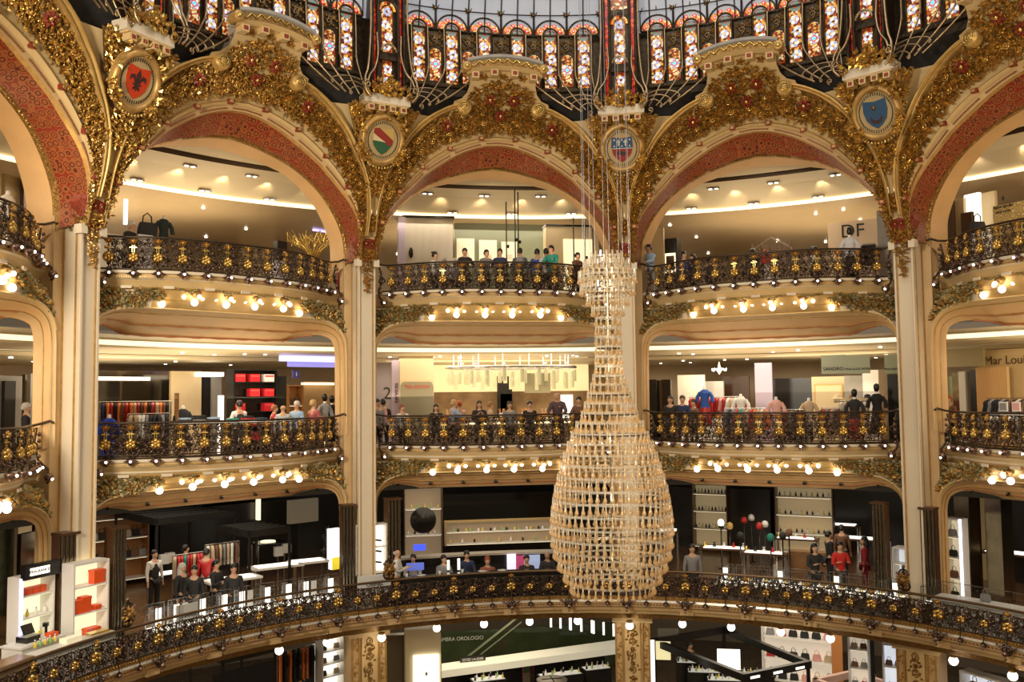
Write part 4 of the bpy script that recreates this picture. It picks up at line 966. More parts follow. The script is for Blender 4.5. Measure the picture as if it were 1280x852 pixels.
# ------------------------------------------------------------------ people
def skinmesh(V, Eg, name, sub=1):
    "V: list of (x,y,z,r); edges; grows one continuous surface"
    me = bpy.data.meshes.new(name); me.from_pydata([v[:3] for v in V], Eg, []); o = bpy.data.objects.new(name, me); COL.objects.link(o)
    md = o.modifiers.new('s', 'SKIN'); md.use_smooth_shade = True
    for i, v in enumerate(V):
        d = me.skin_vertices[0].data[i]; rr = v[3] if isinstance(v[3], tuple) else (v[3], v[3]); d.radius = rr; d.use_root = (i == 0)
    sb = o.modifiers.new('u', 'SUBSURF'); sb.levels = sub; sb.render_levels = sub
    dg = bpy.context.evaluated_depsgraph_get(); r = bpy.data.meshes.new_from_object(o.evaluated_get(dg)); bpy.data.objects.remove(o)
    r.name = name; r.materials.clear(); r.materials.append(None)
    for p in r.polygons: p.use_smooth = True
    return r
def body(pose, kind):
    sit = pose == 'sit'; H = .52 if sit else .95
    lean = .16 if pose == 'lean' else (.05 if sit else 0)
    g = 1.0 if kind == 'body' else 1.16
    y = lambda z: -(z-H)*lean*1.4
    V = [(0, 0, H, (.145*g, .105*g)), (0, y(H+.14), H+.14, (.125*g, .095*g)), (0, y(H+.35), H+.35, (.15*g, .105*g)), (0, y(H+.48), H+.48, (.12*g, .08*g))]; E = [(0, 1), (1, 2), (2, 3)]
    if kind == 'shirt': V[0] = (0, 0, H-.10, (.165, .125)); V[2] = (*V[2][:3], (.185, .125)); V[3] = (0, V[3][1], H+.50, (.14, .095)); V.append((0, y(H+.55), H+.545, .072)); E.append((3, 4))
    def add(p, par): V.append(p); E.append((par, len(V)-1)); return len(V)-1
    if kind == 'body':
        n = add((0, y(H+.57), H+.57, .055), 3); h = add((0, y(H+.6)-.02, H+.63, (.062, .07)), n); h2 = add((0, y(H+.6)-.02, H+.71, (.078, .092)), h); add((0, y(H+.6)-.005, H+.79, (.066, .075)), h2); add((0, y(H+.6)-.115, H+.685, .014), h2)
        for sg in (-1, 1): add((sg*.083, y(H+.6)-.005, H+.70, .014), h2)
    arms = {'stand': ((.24, 0, -.28), (.25, -.06, -.54)), 'lean': ((.26, -.18, -.22), (.16, -.42, -.26)), 'sit': ((.25, -.10, -.25), (.16, -.32, -.24)), 'sell': ((.25, -.08, -.27), (.14, -.32, -.18)), 'phone': ((.25, -.10, -.26), (.07, -.28, -.06)), 'walk': ((.24, .08, -.28), (.24, -.05, -.52))}[pose]
    for sg in (-1, 1):
        k = sg if not (pose == 'walk' and sg > 0) else 1
        s = add((sg*.17, y(H+.45), H+.45, .062 if kind == 'body' else .082), 3); (ex, ey, ez), (wx, wy, wz) = arms
        if pose == 'walk' and sg > 0: ey, wy = -ey, wy-.12
        b0 = H+.46; yy = y(H+.45); e = add((sg*ex, yy+ey, b0+ez, .046*g), s)
        if kind == 'shirt_short': add((sg*(ex*.8+.03), yy+ey*.5, b0+ez*.55, .052*g), s); E.pop(-2); V.pop(-2); E[-1] = (s, len(V)-1); continue
        w = add((sg*wx, yy+wy, b0+wz, .028*g), e)
        if kind == 'body':
            d = Vector((sg*wx, wy, wz))-Vector((sg*ex, ey, ez)); d.normalize(); p = Vector((sg*wx, yy+wy, b0+wz)); q = p+d*.07
            hnd = add((*q, (.036, .02)), w); sd = d.cross(Vector((0, 0, 1))).normalized() if abs(d.z) < .9 else Vector((1, 0, 0))
            for f, L in ((-1.5, .06), (-.5, .072), (.5, .068), (1.5, .05)):
                k1 = add((*(q+sd*f*.017+d*.03), .0095), hnd); add((*(q+sd*f*.018+d*L+Vector((0, 0, -.012))), .008), k1)
            add((*(p+d*.04-sd*sg*.045), .0095), w)
    if kind in ('body', 'trousers'):
        gl = 1.0 if kind == 'body' else 1.15
        for sg in (-1, 1):
            if sit: J = [(sg*.10, -.05, H-.02, .085*gl), (sg*.12, -.42, H, .062*gl), (sg*.12, -.42, .10, .042*gl)]
            elif pose == 'walk': J = [(sg*.09, 0, H-.07, .085*gl), (sg*.10, -.14*sg-.03, .50, .06*gl), (sg*.10, -.22*sg+.04, .10, .042*gl)]
            else: J = [(sg*.09, 0, H-.07, .085*gl), (sg*.11, -.01, .50, .06*gl), (sg*.12, .02, .10, .042*gl)]
            i = 0
            for p in J: i = add(p, i)
            if kind == 'body': i = add((J[2][0], J[2][1]+.01, .045, .036), i); add((J[2][0], J[2][1]-.15, .035, (.036, .026)), i)
    if kind == 'trousers': V = V[:2]+V[4:] if False else V
    return V, E
PM_ = {}
def pose_meshes(pose):
    if pose in PM_: return PM_[pose]
    sit = pose == 'sit'; H = .52 if sit else .95; out = {}
    V, E = body(pose, 'body'); out['body'] = skinmesh(V, E, 'person_body')
    V, E = body(pose, 'shirt'); out['shirt'] = skinmesh(V, E, 'shirt')
    out['vest'] = skinmesh([(*v[:3], (v[3][0]*1.05, v[3][1]*1.12)) for v in V[:4]], [(0, 1), (1, 2), (2, 3)], 'waistcoat')
    V, E = body(pose, 'trousers')
    keep = [0]+[i for i, v in enumerate(V) if v[2] < H-.0001]; 
    # drop torso and arms
    idx = [0]; adj = {}
    for a, b in E: adj.setdefault(a, []).append(b)
    n0 = len(V)-6; sel = [0]+list(range(n0, len(V))); mp = {s_: i for i, s_ in enumerate(sel)}
    out['trousers'] = skinmesh([V[i] for i in sel], [(mp[a], mp[b]) for a, b in E if a in mp and b in mp], 'trousers')
    lean = .16 if pose == 'lean' else (.05 if sit else 0); yh = -(.6)*lean*1.4
    def hairm(kind):
        b = MB(); c = (0, yh+.012, H+.735)
        b.lathe([(.001, .105), (.05, .10), (.083, .06), (.096, .0), (.088, -.05), (.06, -.09)], c, None, 12, sy=1.12)
        b.v = [(x, yy+(.03 if z < H+.73 else 0), z) for x, yy, z in b.v]
        if kind == 'long': b.lathe([(.08, .05), (.10, -.05), (.105, -.16), (.09, -.26), (.001, -.28)], (0, yh+.05, H+.70), None, 10)
        if kind == 'bun': b.ball((0, yh+.10, H+.80), .05, None, 8, 6)
        if kind == 'bald': b = MB(); b.lathe([(.09, .0), (.094, -.04), (.07, -.08)], c, None, 12, sy=1.05); b.v = [(x, max(yy, c[1]-.01), z) for x, yy, z in b.v]
        return b.mesh('hair')
    for k in ('short', 'long', 'bun', 'bald'): out['hair_'+k] = hairm(k)
    e = MB(); 
    for sg in (-1, 1): e.ball((sg*.03, yh-.105, H+.715), .011, None, 6, 4)
    out['eyes'] = e.mesh('eyes')
    PM_[pose] = out; return out
def setm(o, m): 
    o.material_slots[0].link = 'OBJECT'; o.material_slots[0].material = m
def cm(col, rough=.8): return mat('c_%d_%d_%d' % tuple(int(c*255) for c in col), col, rough)
DK, WH, NAVY, BLUE, LBLUE, GREY, RED, TEAL, BEIGE, PINK, BROWN, ORG = (.02, .02, .022), (.75, .74, .7), (.02, .035, .10), (.03, .10, .42), (.32, .45, .62), (.25, .25, .26), (.45, .02, .02), (.03, .30, .24), (.55, .42, .28), (.75, .38, .36), (.18, .09, .05), (.75, .22, .06)
SK = mat('skin', (.62, .36, .23), .5, var=.08, vscale=5); SKD = mat('skin_tanned', (.42, .24, .15), .5)
HB, HK, HG, HBL = (.06, .03, .015), (.01, .009, .008), (.55, .53, .5), (.5, .33, .14)
NPPL = 0
def person(B, x, v, z, lab, pose='stand', shirt=DK, pants=DK, hair=HK, hk='short', face=0, sc=1.0, u=None, skin=None, y=500, vest=False, pack=None):
    "face 0: towards the hall centre, 180: back turned"
    if u is None: u = onv(x, y, B, v).x
    e = empty('person', wpt(B, u, v, z), radians(B+face), lab, 'person'); e.scale = (sc, sc, sc)
    P = pose_meshes(pose)
    for n, me, m in (('body', P['body'], skin or SK), ('shirt', P['shirt'], cm(shirt)), ('trousers', P['trousers'], cm(pants)), ('hair', P['hair_'+hk], cm(hair, .5)), ('eyes', P['eyes'], cm(HK, .3))):
        if n == 'eyes' and abs(face) > 100: continue
        if n == 'body': o = inst('body', me, e)
        else: o = inst(n, me, e)
        if not len(o.material_slots): o.data.materials.append(None)
        setm(o, m)
    if vest: setm(inst('waistcoat', P['vest'], e), cm(DK))
    if pack:
        b = MB(); b.grid([[(sx*w, yy, z) for sx, yy in ((-.15, .10), (.15, .10), (.15, .2), (.09, .26), (-.09, .26), (-.15, .2))] for z, w in ((1.02, .8), (1.06, 1), (1.35, 1), (1.45, .75))], cm(pack), True); b.build('backpack', e)
    return e

# ------------------------------------------------------------------ shop furniture
def Ux(x, B, v, y=500): return onv(x, y, B, v).x
def Zy(x, y, B, v): return onv(x, y, B, v).z
def pbox(name, B, x0, x1, y0, y1, v, d, m, lab=None, cat=None, grp=None, z0=None, z1=None, kind=None, parent=None):
    "upright panel / box whose front face at depth v spans the given outline"
    p, q = onv(x0, y1, B, v), onv(x1, y0, B, v); za = p.z if z0 is None else z0; zb = q.z if z1 is None else z1
    b = MB(); w, h = q.x-p.x, zb-za; b.box((0, d/2, h/2), (w, d, h), m)
    o = b.build(name, parent); o.location = wpt(B, (p.x+q.x)/2, v, za); o.rotation_euler.z = radians(B)
    if lab: tag(o, lab, cat, grp)
    if kind: tag(o, kind=kind)
    return o, w, h
def addbox(parent, name, c, d, m, bev=0):
    b = MB(); b.box((0, 0, 0), d, m); o = b.build(name, parent, loc=c); return o
def sign(parent, body_, size, m, loc, name='lettering'):
    return inst(name, text_mesh(body_, size, m, .006), parent, loc, (pi/2, 0, 0))
def garment(col, long_=False):
    b = MB(); L = .95 if long_ else .62
    b.grid([[(sx*w*(1 if abs(sx) == 1 else .95), y, z) for sx, y in ((-1, 0), (-.6, -.045), (0, -.05), (.6, -.045), (1, 0), (.6, .045), (0, .05), (-.6, .045))] for z, w in ((0, .05), (-.04, .15), (-.10, .21), (-.3, .18), (-L, .22))], None, True)
    b.add([(.19, -.03, -.08), (.27, -.03, -.42), (.19, -.03, -.44), (.15, .03, -.1), (.24, .03, -.42)], [(0, 1, 2), (3, 4, 2, 0)], None); b.add([(-.19, -.03, -.08), (-.27, -.03, -.42), (-.19, -.03, -.44), (-.15, .03, -.1), (-.24, .03, -.42)], [(0, 1, 2), (3, 4, 2, 0)], None)
    b.curl((0, 0, .0), (0, 1, 0), (0, 0, 1), .03, None, .004, .7, 6)
    return b.mesh('garment')
GS, GL = garment(0), garment(0, True)
def rack(B, x0, x1, v, z, h, cols, lab, what, sideways=True, long_=False, grp=None):
    u0, u1 = Ux(x0, B, v), Ux(x1, B, v); w = u1-u0
    e = empty('clothes_rack', wpt(B, (u0+u1)/2, v, z), radians(B), lab, 'clothes rack')
    b = MB(); b.tube([(-w/2, 0, h), (w/2, 0, h)], .014, steel, 6); b.build('rail', e)
    for s in (-1, 1):
        b = MB(); b.tube([(s*w/2, 0, 0), (s*w/2, 0, h)], .014, steel, 6); b.tube([(s*w/2, -.22, .02), (s*w/2, .22, .02)], .014, steel, 6); b.build('upright', e)
    n = len(cols); g = grp or what+' on the '+' '.join(lab.split()[:9])
    for i, c in enumerate(cols):
        t = (i+.5)/n*.94+.03; o = inst('hanging_garment', GL if long_ else GS, None, wpt(B, u0+w*t, v, z+h-.03), (0, 0, radians(B+(68 if sideways else 8)+(i*37 % 20)-10)))
        if not len(o.material_slots): o.data.materials.append(None)
        setm(o, cm(c)); lb_ = GARM.get(c, 'coloured')+' '+what+('' if len(what.split()) > 3 else ' on the '+what.split()[-1]+' rack')+', '+ORD[i]+' from the left'; tag(o, lb_, 'garment', g)
GARM = {DK: 'black', WH: 'white', NAVY: 'navy', BLUE: 'bright blue', LBLUE: 'light blue', GREY: 'grey', RED: 'red', TEAL: 'teal', BEIGE: 'beige', PINK: 'pink', BROWN: 'brown', ORG: 'orange'}
def mannequin(B, x, v, z, lab, top=DK, bottom=None, h=1.0, arms=True, head=False):
    e = empty('mannequin', wpt(B, Ux(x, B, v), v, z), radians(B), lab, 'mannequin')
    b = MB(); b.lathe([(.001, 0), (.15, .0), (.15, .02), (.02, .03), (.02, h)], (0, 0, 0), steel, 10); b.build('stand', e)
    b = MB(); m = cm(top); b.lathe([(.15, 0), (.145, .12), (.12, .25), (.155, .42), (.17, .5), (.13, .58), (.05, .62)], (0, 0, h), m, 12, sy=.65)
    if arms:
        for sg in (-1, 1): b.tube([(sg*.14, 0, h+.52), (sg*.23, 0, h+.38), (sg*.26, -.02, h+.2)], [.06, .06, .065], m, 7)
    b.build('shirt', e); b = MB(); b.lathe([(.05, .6), (.045, .7), (.001, .71)], (0, 0, h), whitep, 8)
    if head: b.lathe([(.04, .66), (.07, .72), (.085, .8), (.075, .88), (.001, .92)], (0, 0, h), cm(HK), 10)
    b.build('neck', e)
    if bottom: b = MB(); b.lathe([(.14, .04), (.19, -.2), (.24, -.55), (.22, -.56)], (0, 0, h), cm(bottom), 12, sy=.75); b.build('skirt', e)
    return e
def bagmesh(w=.3, h=.22, d=.13):
    b = MB(); b.grid([[(sx*w/2*k, sy*d/2*k, z) for sx, sy in ((-1, -.8), (-.8, -1), (.8, -1), (1, -.8), (1, .8), (.8, 1), (-.8, 1), (-1, .8))] for z, k in ((0, .92), (.02, 1), (h*.6, .95), (h, .8))], None, True)
    b.add([(-w*.38, -d*.35, h), (w*.38, -d*.35, h), (w*.38, d*.35, h), (-w*.38, d*.35, h)], [(0, 1, 2, 3)], None); me = b.mesh('bag_body'); hb = MB(); hb.tube([(-w*.25, 0, h*.95), (-w*.22, 0, h*1.5), (0, 0, h*1.75), (w*.22, 0, h*1.5), (w*.25, 0, h*.95)], .011, None, 6); return me, hb.mesh('handle')
BAG, HAN = bagmesh()
def bag(loc, rz, col, lab, grp=None, sc=1):
    e = empty('handbag', loc, rz, lab, 'handbag', grp); e.scale = (sc, sc, sc)
    for n, me in (('bag_body', BAG), ('handle', HAN)):
        o = inst(n, me, e)
        if not len(o.material_slots): o.data.materials.append(None)
        setm(o, cm(col, .4))
    return e
def bottles(locs, cols, lab, grp):
    for i, p in enumerate(locs):
        e = inst('bottle', BTL[cols[i % len(cols)]], None, p); tag(e, lab+', '+ORD[i]+' from the left', 'bottle', grp)
def btl(m):
    b = MB(); b.lathe([(.001, 0), (.035, 0), (.037, .01), (.037, .09), (.015, .115), (.015, .13)], (0, 0, 0), m, 10); b.lathe([(.02, .125), (.02, .165), (.001, .167)], (0, 0, 0), steel, 8); return b.mesh('bottle')
BTL = {'y': btl(mat('yellow_perfume', (.75, .6, .1), .1)), 'g': btl(mat('green_perfume', (.3, .5, .15), .1)), 'w': btl(mat('white_bottle', (.85, .83, .8), .3)), 'k': btl(black)}
orangebox = mat('orange_box', (.85, .10, .015), .5)
def obox(loc, dims, rz, lab, grp):
    b = MB(); b.box((0, 0, dims[2]/2-.02), (dims[0], dims[1], dims[2]-.04), orangebox); o = b.build('gift_box', loc=loc, rz=rz); tag(o, lab, 'box', grp)
    b = MB(); b.box((0, 0, dims[2]-.03), (dims[0]+.012, dims[1]+.012, .06), orangebox); b.build('lid', o); return o
def shelfunit(B, x0, x1, v, z0, z1, n, frame, back, lab, depth=.4, lit=True, name='shelf_unit'):
    u0, u1 = Ux(x0, B, v), Ux(x1, B, v); w = u1-u0; h = z1-z0
    e = empty(name, wpt(B, (u0+u1)/2, v, z0), radians(B), lab, 'shelf unit')
    b = MB(); b.box((0, depth, h/2), (w, .03, h), back); b.build('back_panel', e)
    for s in (-1, 1): addbox(e, 'side_panel', (s*w/2, depth/2, h/2), (.04, depth+.02, h), frame)
    addbox(e, 'top_panel', (0, depth/2, h-.02), (w, depth, .05), frame)
    for i in range(n):
        z = h*i/n+.05; o = addbox(e, 'shelf', (0, depth/2, z), (w-.05, depth, .03), frame if not lit else whitep)
        if lit: addbox(o, 'light_strip', (0, -depth/2+.03, -.02), (w-.1, .02, .012), litwarm)
    return e, (u0+u1)/2, w, h
def vitrine(B, x, v, z, w, h, lab, d=.5, base=whitep, cards=1, u=None, rz=0, goods=3, grp=None):
    if u is None: u = Ux(x, B, v, 720)
    e = empty('glass_vitrine', wpt(B, u, v, z), radians(B+rz), lab, 'display case', grp)
    addbox(e, 'base', (0, 0, .32), (w, d, .64), base); addbox(e, 'lit_deck', (0, 0, .655), (w-.04, d-.04, .03), litwhite)
    b = MB(); b.box((0, 0, .66+h/2), (w, d, h), glass); b.build('glass_case', e)
    b = MB()
    for sx in (-1, 1):
        for sy in (-1, 1): b.box((sx*w/2, sy*d/2, .66+h/2), (.014, .014, h), steel)
    for sy in (-1, 1): b.box((0, sy*d/2, .66+h), (w, .014, .014), steel)
    b.build('metal_edges', e)
    for k in range(goods):
        bb = MB(); rr = random.Random(int(w*1000)+k); bb.lathe([(.001, 0), (.05, 0), (.04, .05), (.015, .09), (.03, .12), (.001, .13)], (0, 0, 0), rr.choice([whitep, goldbr, black, steel]), 8); o = bb.build('display_item', e, loc=((k-(goods-1)/2)*w/(goods+.5), rr.uniform(-.1, .1), .67))
    for k in range(cards): addbox(e, 'display_card', ((k-(cards-1)/2)*w*.45, d*.2, .67+h*.42), (min(.3, w*.3), .015, h*.8), litwhite if (k+int(w*10)) % 3 else whitep)
    return e
def panelwall(B, x0, x1, y0, y1, v, m, lab, cat='wall panel', d=.12, name='wall_panel', floor=None):
    return pbox(name, B, x0, x1, y0, y1, v, d, m, lab, cat, z0=floor)[0]
stripew = lambda n, ca, cb: stripes(n, ca, cb)
def stripes(name, ca, cb, sc=14):
    m = mat(name, ca, .5); n = m.node_tree; b = n.nodes['Principled BSDF']
    tc = n.nodes.new('ShaderNodeTexCoord'); w = n.nodes.new('ShaderNodeTexWave'); w.inputs['Scale'].default_value = sc/3; r = n.nodes.new('ShaderNodeValToRGB'); r.color_ramp.interpolation = 'CONSTANT'
    r.color_ramp.elements[0].color = (*ca, 1); r.color_ramp.elements[1].position = .55; r.color_ramp.elements[1].color = (*cb, 1)
    n.links.new(tc.outputs['Object'], w.inputs['Vector']); n.links.new(w.outputs['Fac'], r.inputs['Fac']); n.links.new(r.outputs['Color'], b.inputs['Base Color']); return m
Z1, Z2, Z3 = 0, 4.35, 9.2
darkw = mat('dark_wood', (.10, .045, .02), .35, var=.3, vscale=3); greyp = mat('grey_panel', (.30, .28, .25), .4, var=.1, vscale=2); lilac = mat('lilac_panel', (.52, .44, .58), .4); beigep = mat('beige_panel', (.70, .56, .34), .5, var=.08, vscale=1)
greenp = mat('sage_panel', (.36, .40, .24), .3); slat = stripes('slatted_panel', (.72, .66, .55), (.40, .34, .27), 30); curt = stripes('orange_curtain', (.70, .30, .06), (.80, .60, .30), 22)
mirror = mat('dark_mirror', (.20, .17, .13), .08, .9); goldfl = ringpat('gold_floral_paper', (.72, .52, .20), (.50, .33, .10), (.80, .64, .36), 6, .5)

# ---- top gallery, left bay
mannequin(36, 202, 15, Z3, 'headless mannequin in a black short-sleeved top behind the top left balustrade', (.015, .03, .03), h=1.42)
e = person(36, 156, 14.3, Z3, 'grey-haired person in a dark top at the top left balustrade beside the pillar', 'lean', DK, DK, HG, 'short', 30, .95)
bag(wpt(36, Ux(181, 36, 14.2), 14.2, Z3+1.35), radians(30), DK, 'black bag with a pale strap on a plinth behind the top left balustrade', sc=1.6)
pbox('display_plinth', 36, 172, 191, 320, 340, 14.05, .4, whitep, 'white display plinth under the black bag on the top gallery', 'plinth', z0=Z3, z1=Z3+1.35)
pbox('light_tube', 36, 155, 160, 249, 280, 17, .06, litwhite, 'tall glowing white light tube hanging in the top gallery, left bay', 'light')
mannequin(36, 428, 14.6, Z3, 'mannequin in a dark red dress by the right end of the top left balustrade', (.25, .01, .02), (.25, .01, .02), h=.95)
pbox('loudspeaker', 36, 347, 359, 302, 312, 14.3, .25, black, 'small black box standing behind the top left balustrade near the gold tree', 'loudspeaker', z0=Z3+1.1)
pbox('display_plinth', 36, 346, 360, 302, 312, 14.25, .4, whitep, 'white plinth under the small black box, top left bay', 'plinth', z0=Z3, z1=Z3+1.1)
e = empty('golden_tree', wpt(36, Ux(392, 36, 15.5), 15.5, Z3), 0, 'golden display tree with spreading bare branches on the top gallery', 'ornamental tree')
b = MB(); b.tube([(0, 0, 0), (0, 0, 1.6)], [.09, .07], goldbr, 8); b.build('trunk', e); b = MB(); rr = random.Random(1)
for k in range(16):
    t = k*.393; L_ = rr.uniform(.6, 1.0); b.tube(smoothpoly([(0, 0, 1.4), (cos(t)*.25, sin(t)*.25, 1.75), (cos(t)*L_, sin(t)*L_, 2.0+rr.random()*.2)], 8), [.03]*4+[.02]*4, goldbr, 5)
    for j in range(4): q = (cos(t)*L_*(.5+.15*j), sin(t)*L_*(.5+.15*j), 1.95); b.tube([q, (q[0]+rr.uniform(-.25, .25), q[1]+rr.uniform(-.25, .25), 2.2+rr.random()*.15)], .012, goldbr, 4)
b.build('branches', e)
o, _, _ = pbox('ceiling_screen', 36, 392, 420, 268, 288, 19, .08, mat('violet_screen', (.5, .35, 1), .3, emit=2.0, ecol=(.50, .42, 1)), 'violet glowing ceiling panel seen beyond the top left balustrade', 'light panel')
panelwall(36, 300, 345, 293, 330, 23, beigep, 'low beige partition at the back of the top left bay', floor=Z3)
panelwall(36, 123, 175, 290, 330, 24, whitep, 'pale partition at the back of the top left bay beside the light tube', floor=Z3)
# ---- top gallery, middle bay
e, w, h = pbox('display_wall', 0, 505, 566, 273, 335, 17, .9, slat, 'free-standing wall clad in pale vertical slats in the top middle bay', 'display wall', z0=Z3)
addbox(e, 'black_cap', (0, .4, h+.03), (w+.1, 1, .07), black); addbox(e, 'lilac_side', (-w/2-.08, .3, h/2), (.24, .8, h), lilac)
b = MB(); b.lathe([(.001, 0), (.1, 0), (.13, .02), (.1, .05)], (0, 0, 0), black, 16, Matrix.Rotation(pi/2, 3, 'X'), .6, 1.5); o = b.build('oval_emblem', e, loc=(-w*.36, -.03, h*.62))
e, w, h = pbox('glass_partition', 0, 568, 682, 274, 335, 18, .06, mat('tinted_partition', (.20, .22, .15), .15), 'grey-green glass partition hung with posters in the top middle bay', 'glass partition', z0=Z3)
for i, (x0, x1, y0) in enumerate(((571, 593, 298), (599, 621, 300), (627, 646, 302))):
    o, w, h = pbox('poster', 0, x0, x1, y0, 332, 17.9, .03, mat('poster_paper', (.80, .70, .56), .6), ('left', 'middle', 'right')[i]+' of three pale posters on the grey-green glass partition', 'poster', 'posters on the glass partition')
    for k in range(5): addbox(o, 'text_line', (0, -.005, h*.45-.04*k), (w*.4, .01, .008), greyp)
o, w, h = pbox('showcase', 0, 683, 748, 284, 335, 16.5, .5, litwarm if 0 else beigep, 'lit cream showcase wall with a dark top edge in the top middle bay', 'showcase', z0=Z3)
addbox(o, 'dark_top_edge', (0, .2, h+.03), (w+.05, .6, .06), black); o2 = addbox(o, 'lit_panel', (w*.1, -.02, h*.45), (w*.55, .03, h*.8), mat('soft_lit_panel', (1, .85, .55), .5, emit=.9, ecol=(1, .82, .5)))
for i, (x, y0) in enumerate(((633, 252), (644, 236), (648, 240), (717, 272), (731, 276), (741, 276))):
    v = 13.9+.3*(i % 3); u = Ux(x, 0, v, 300); z1 = onv(x, y0, 0, v).z; b = MB(); b.tube([(0, 0, 0), (0, 0, z1-Z3)], .022, black, 6); o = b.build('light_pole', loc=wpt(0, u, v, Z3))
    tag(o, 'slim black pole with a clip-on spotlight, top middle bay, '+ORD[i]+' from the left', 'pole', 'black poles of the top middle bay')
    b = MB(); b.lathe([(.001, -.05), (.035, -.05), (.04, .05), (.001, .06)], (.05, -.04, 0), black, 8); b.build('spotlight', o, loc=(0, 0, (z1-Z3)*.55))
    b = MB(); b.ball((0, 0, 0), .06, black, 8, 6); b.build('finial', o, loc=(0, 0, .9))
for i, (x, v, lab, kw) in enumerate((
    (545, 14.2, 'woman with her dark hair in a bun behind the top middle balustrade', dict(shirt=WH, hair=HK, hk='bun', face=60, sc=.93)),
    (557, 15, 'fair-haired person in white behind the top middle balustrade', dict(shirt=WH, hair=HG, face=20, sc=.88)),
    (570, 15.2, 'short grey-haired person beside the slatted wall behind the top middle balustrade', dict(shirt=GREY, hair=HG, face=0, sc=.9)),
    (582, 14, 'person in black leaning on the top middle balustrade in front of the left poster', dict(pose='lean', shirt=DK, face=0, sc=.97)),
    (608, 14, 'person in a grey top leaning on the balustrade between two posters', dict(pose='lean', shirt=GREY, face=15, sc=.95)),
    (627, 14, 'person in a dark jacket leaning on the balustrade left of the black poles', dict(pose='lean', shirt=NAVY, face=-10, sc=.97)),
    (652, 14, 'man with a grey backpack standing back to the hall, top middle bay', dict(shirt=(.10, .13, .16), face=170, pack=GREY)),
    (674, 14.1, 'person in a bright blue jacket behind the top middle balustrade', dict(shirt=BLUE, face=150)),
    (685, 14, 'dark-haired man in white behind the top middle balustrade', dict(shirt=WH, face=180)),
    (694, 13.7, 'man in a green top leaning at the top middle balustrade', dict(shirt=TEAL, pose='lean', face=-40, sc=1.02)),
    (722, 13.3, 'dark-haired person crouching over the rail left of the chandelier top', dict(shirt=BROWN, pose='lean', face=30, sc=.86)))):
    person(0, x, v, Z3, lab, **kw)
# ---- top gallery, right bay
panelwall(-36, 811, 829, 284, 335, 14.6, beigep, 'narrow cream wall panel behind the man in light blue', floor=Z3)
e, w, h = pbox('cabinet', -36, 830, 846, 297, 335, 15, .5, black, 'tall black cabinet with a white framed opening, top right bay', 'cabinet', z0=Z3)
addbox(e, 'framed_opening', (0, -.02, h*.62), (w*.75, .03, h*.3), litwarm); addbox(e, 'dark_inset', (0, -.03, h*.62), (w*.6, .03, h*.22), darkw)
person(-36, 818, 13.45, Z3, 'man in a light blue shirt at the left end of the top right balustrade', 'lean', LBLUE, (.25, .23, .2), HK, 'short', -20, 1.0, skin=SKD)
person(-36, 859, 14.8, Z3, 'man in a bright blue shirt behind the top right balustrade', 'sit' if 0 else 'stand', BLUE, DK, HK, 'short', 60, .95)
person(-36, 870, 14.9, Z3, 'woman with long dark hair beside the man in bright blue', 'stand', DK, DK, HK, 'long', -60, .9)
person(-36, 891, 15.2, Z3, 'dark-haired person low behind the top right balustrade', 'stand', NAVY, DK, HK, 'short', 120, .84)
person(-36, 946, 15.4, Z3, 'dark head above the rail beside the lattice screen', 'stand', DK, DK, HK, 'short', 180, .95)
e, w, h = pbox('lattice_screen', -36, 940, 988, 301, 330, 17.5, .03, glass, 'low arched lattice screen in the top right bay', 'screen', z0=Z3)
b = MB()
for k in range(-6, 12):
    for sg in (-1, 1): x0 = k*.14-w/2; b.tube([(max(-w/2, min(w/2, x0+sg*0)), 0, h*.3), (max(-w/2, min(w/2, x0+sg*.5)), 0, h)], .012, darkw, 4)
b.tube([(-w/2, 0, h*.3), (-w/2, 0, h*.9), (0, 0, h*1.08), (w/2, 0, h*.9), (w/2, 0, h*.3)], .03, darkw, 5); b.build('lattice', e)
bag(wpt(-36, Ux(962, -36, 16.5), 16.5, Z3+1.3), 0, RED, 'red handbag on a plinth beside the lattice screen', sc=1.3)
pbox('display_plinth', -36, 955, 970, 310, 330, 16.4, .4, whitep, 'white plinth under the red handbag, top right bay', 'plinth', z0=Z3, z1=Z3+1.3)
e, w, h = pbox('boutique_wall', -36, 1036, 1099, 273, 330, 17, .15, mat('boutique_paint', (.76, .58, .40), .5), 'cream boutique wall with large dark letters in the top right bay', 'wall sign', z0=Z3)
p = onv(1066, 289, -36, 17); c = onv(1067.5, 300, -36, 17); sign(e, 'DF', .62, blackm, (p.x-c.x, -.02, p.z-Z3))
person(-36, 1025, 16, Z3, 'woman with a dark bun and white top between the lattice screen and lettered wall', 'stand', WH, DK, HK, 'bun', 70, .95)
mannequin(-36, 1069, 14.2, Z3, 'mannequin in a white blouse and long black skirt before the lettered wall', (.68, .70, .76), DK, h=1.0, head=True)
rack(-36, 1085, 1102, 14.8, Z3, 1.45, [DK]*5, 'short steel rack of black garments at the right end of the top right balustrade', 'jacket on the short rack')
e, w, h = pbox('pillar_casing', -36, 1098, 1112, 262, 330, 15.5, .3, greyed, 'slim grey casing beside the lettered wall', 'column', z0=Z3)
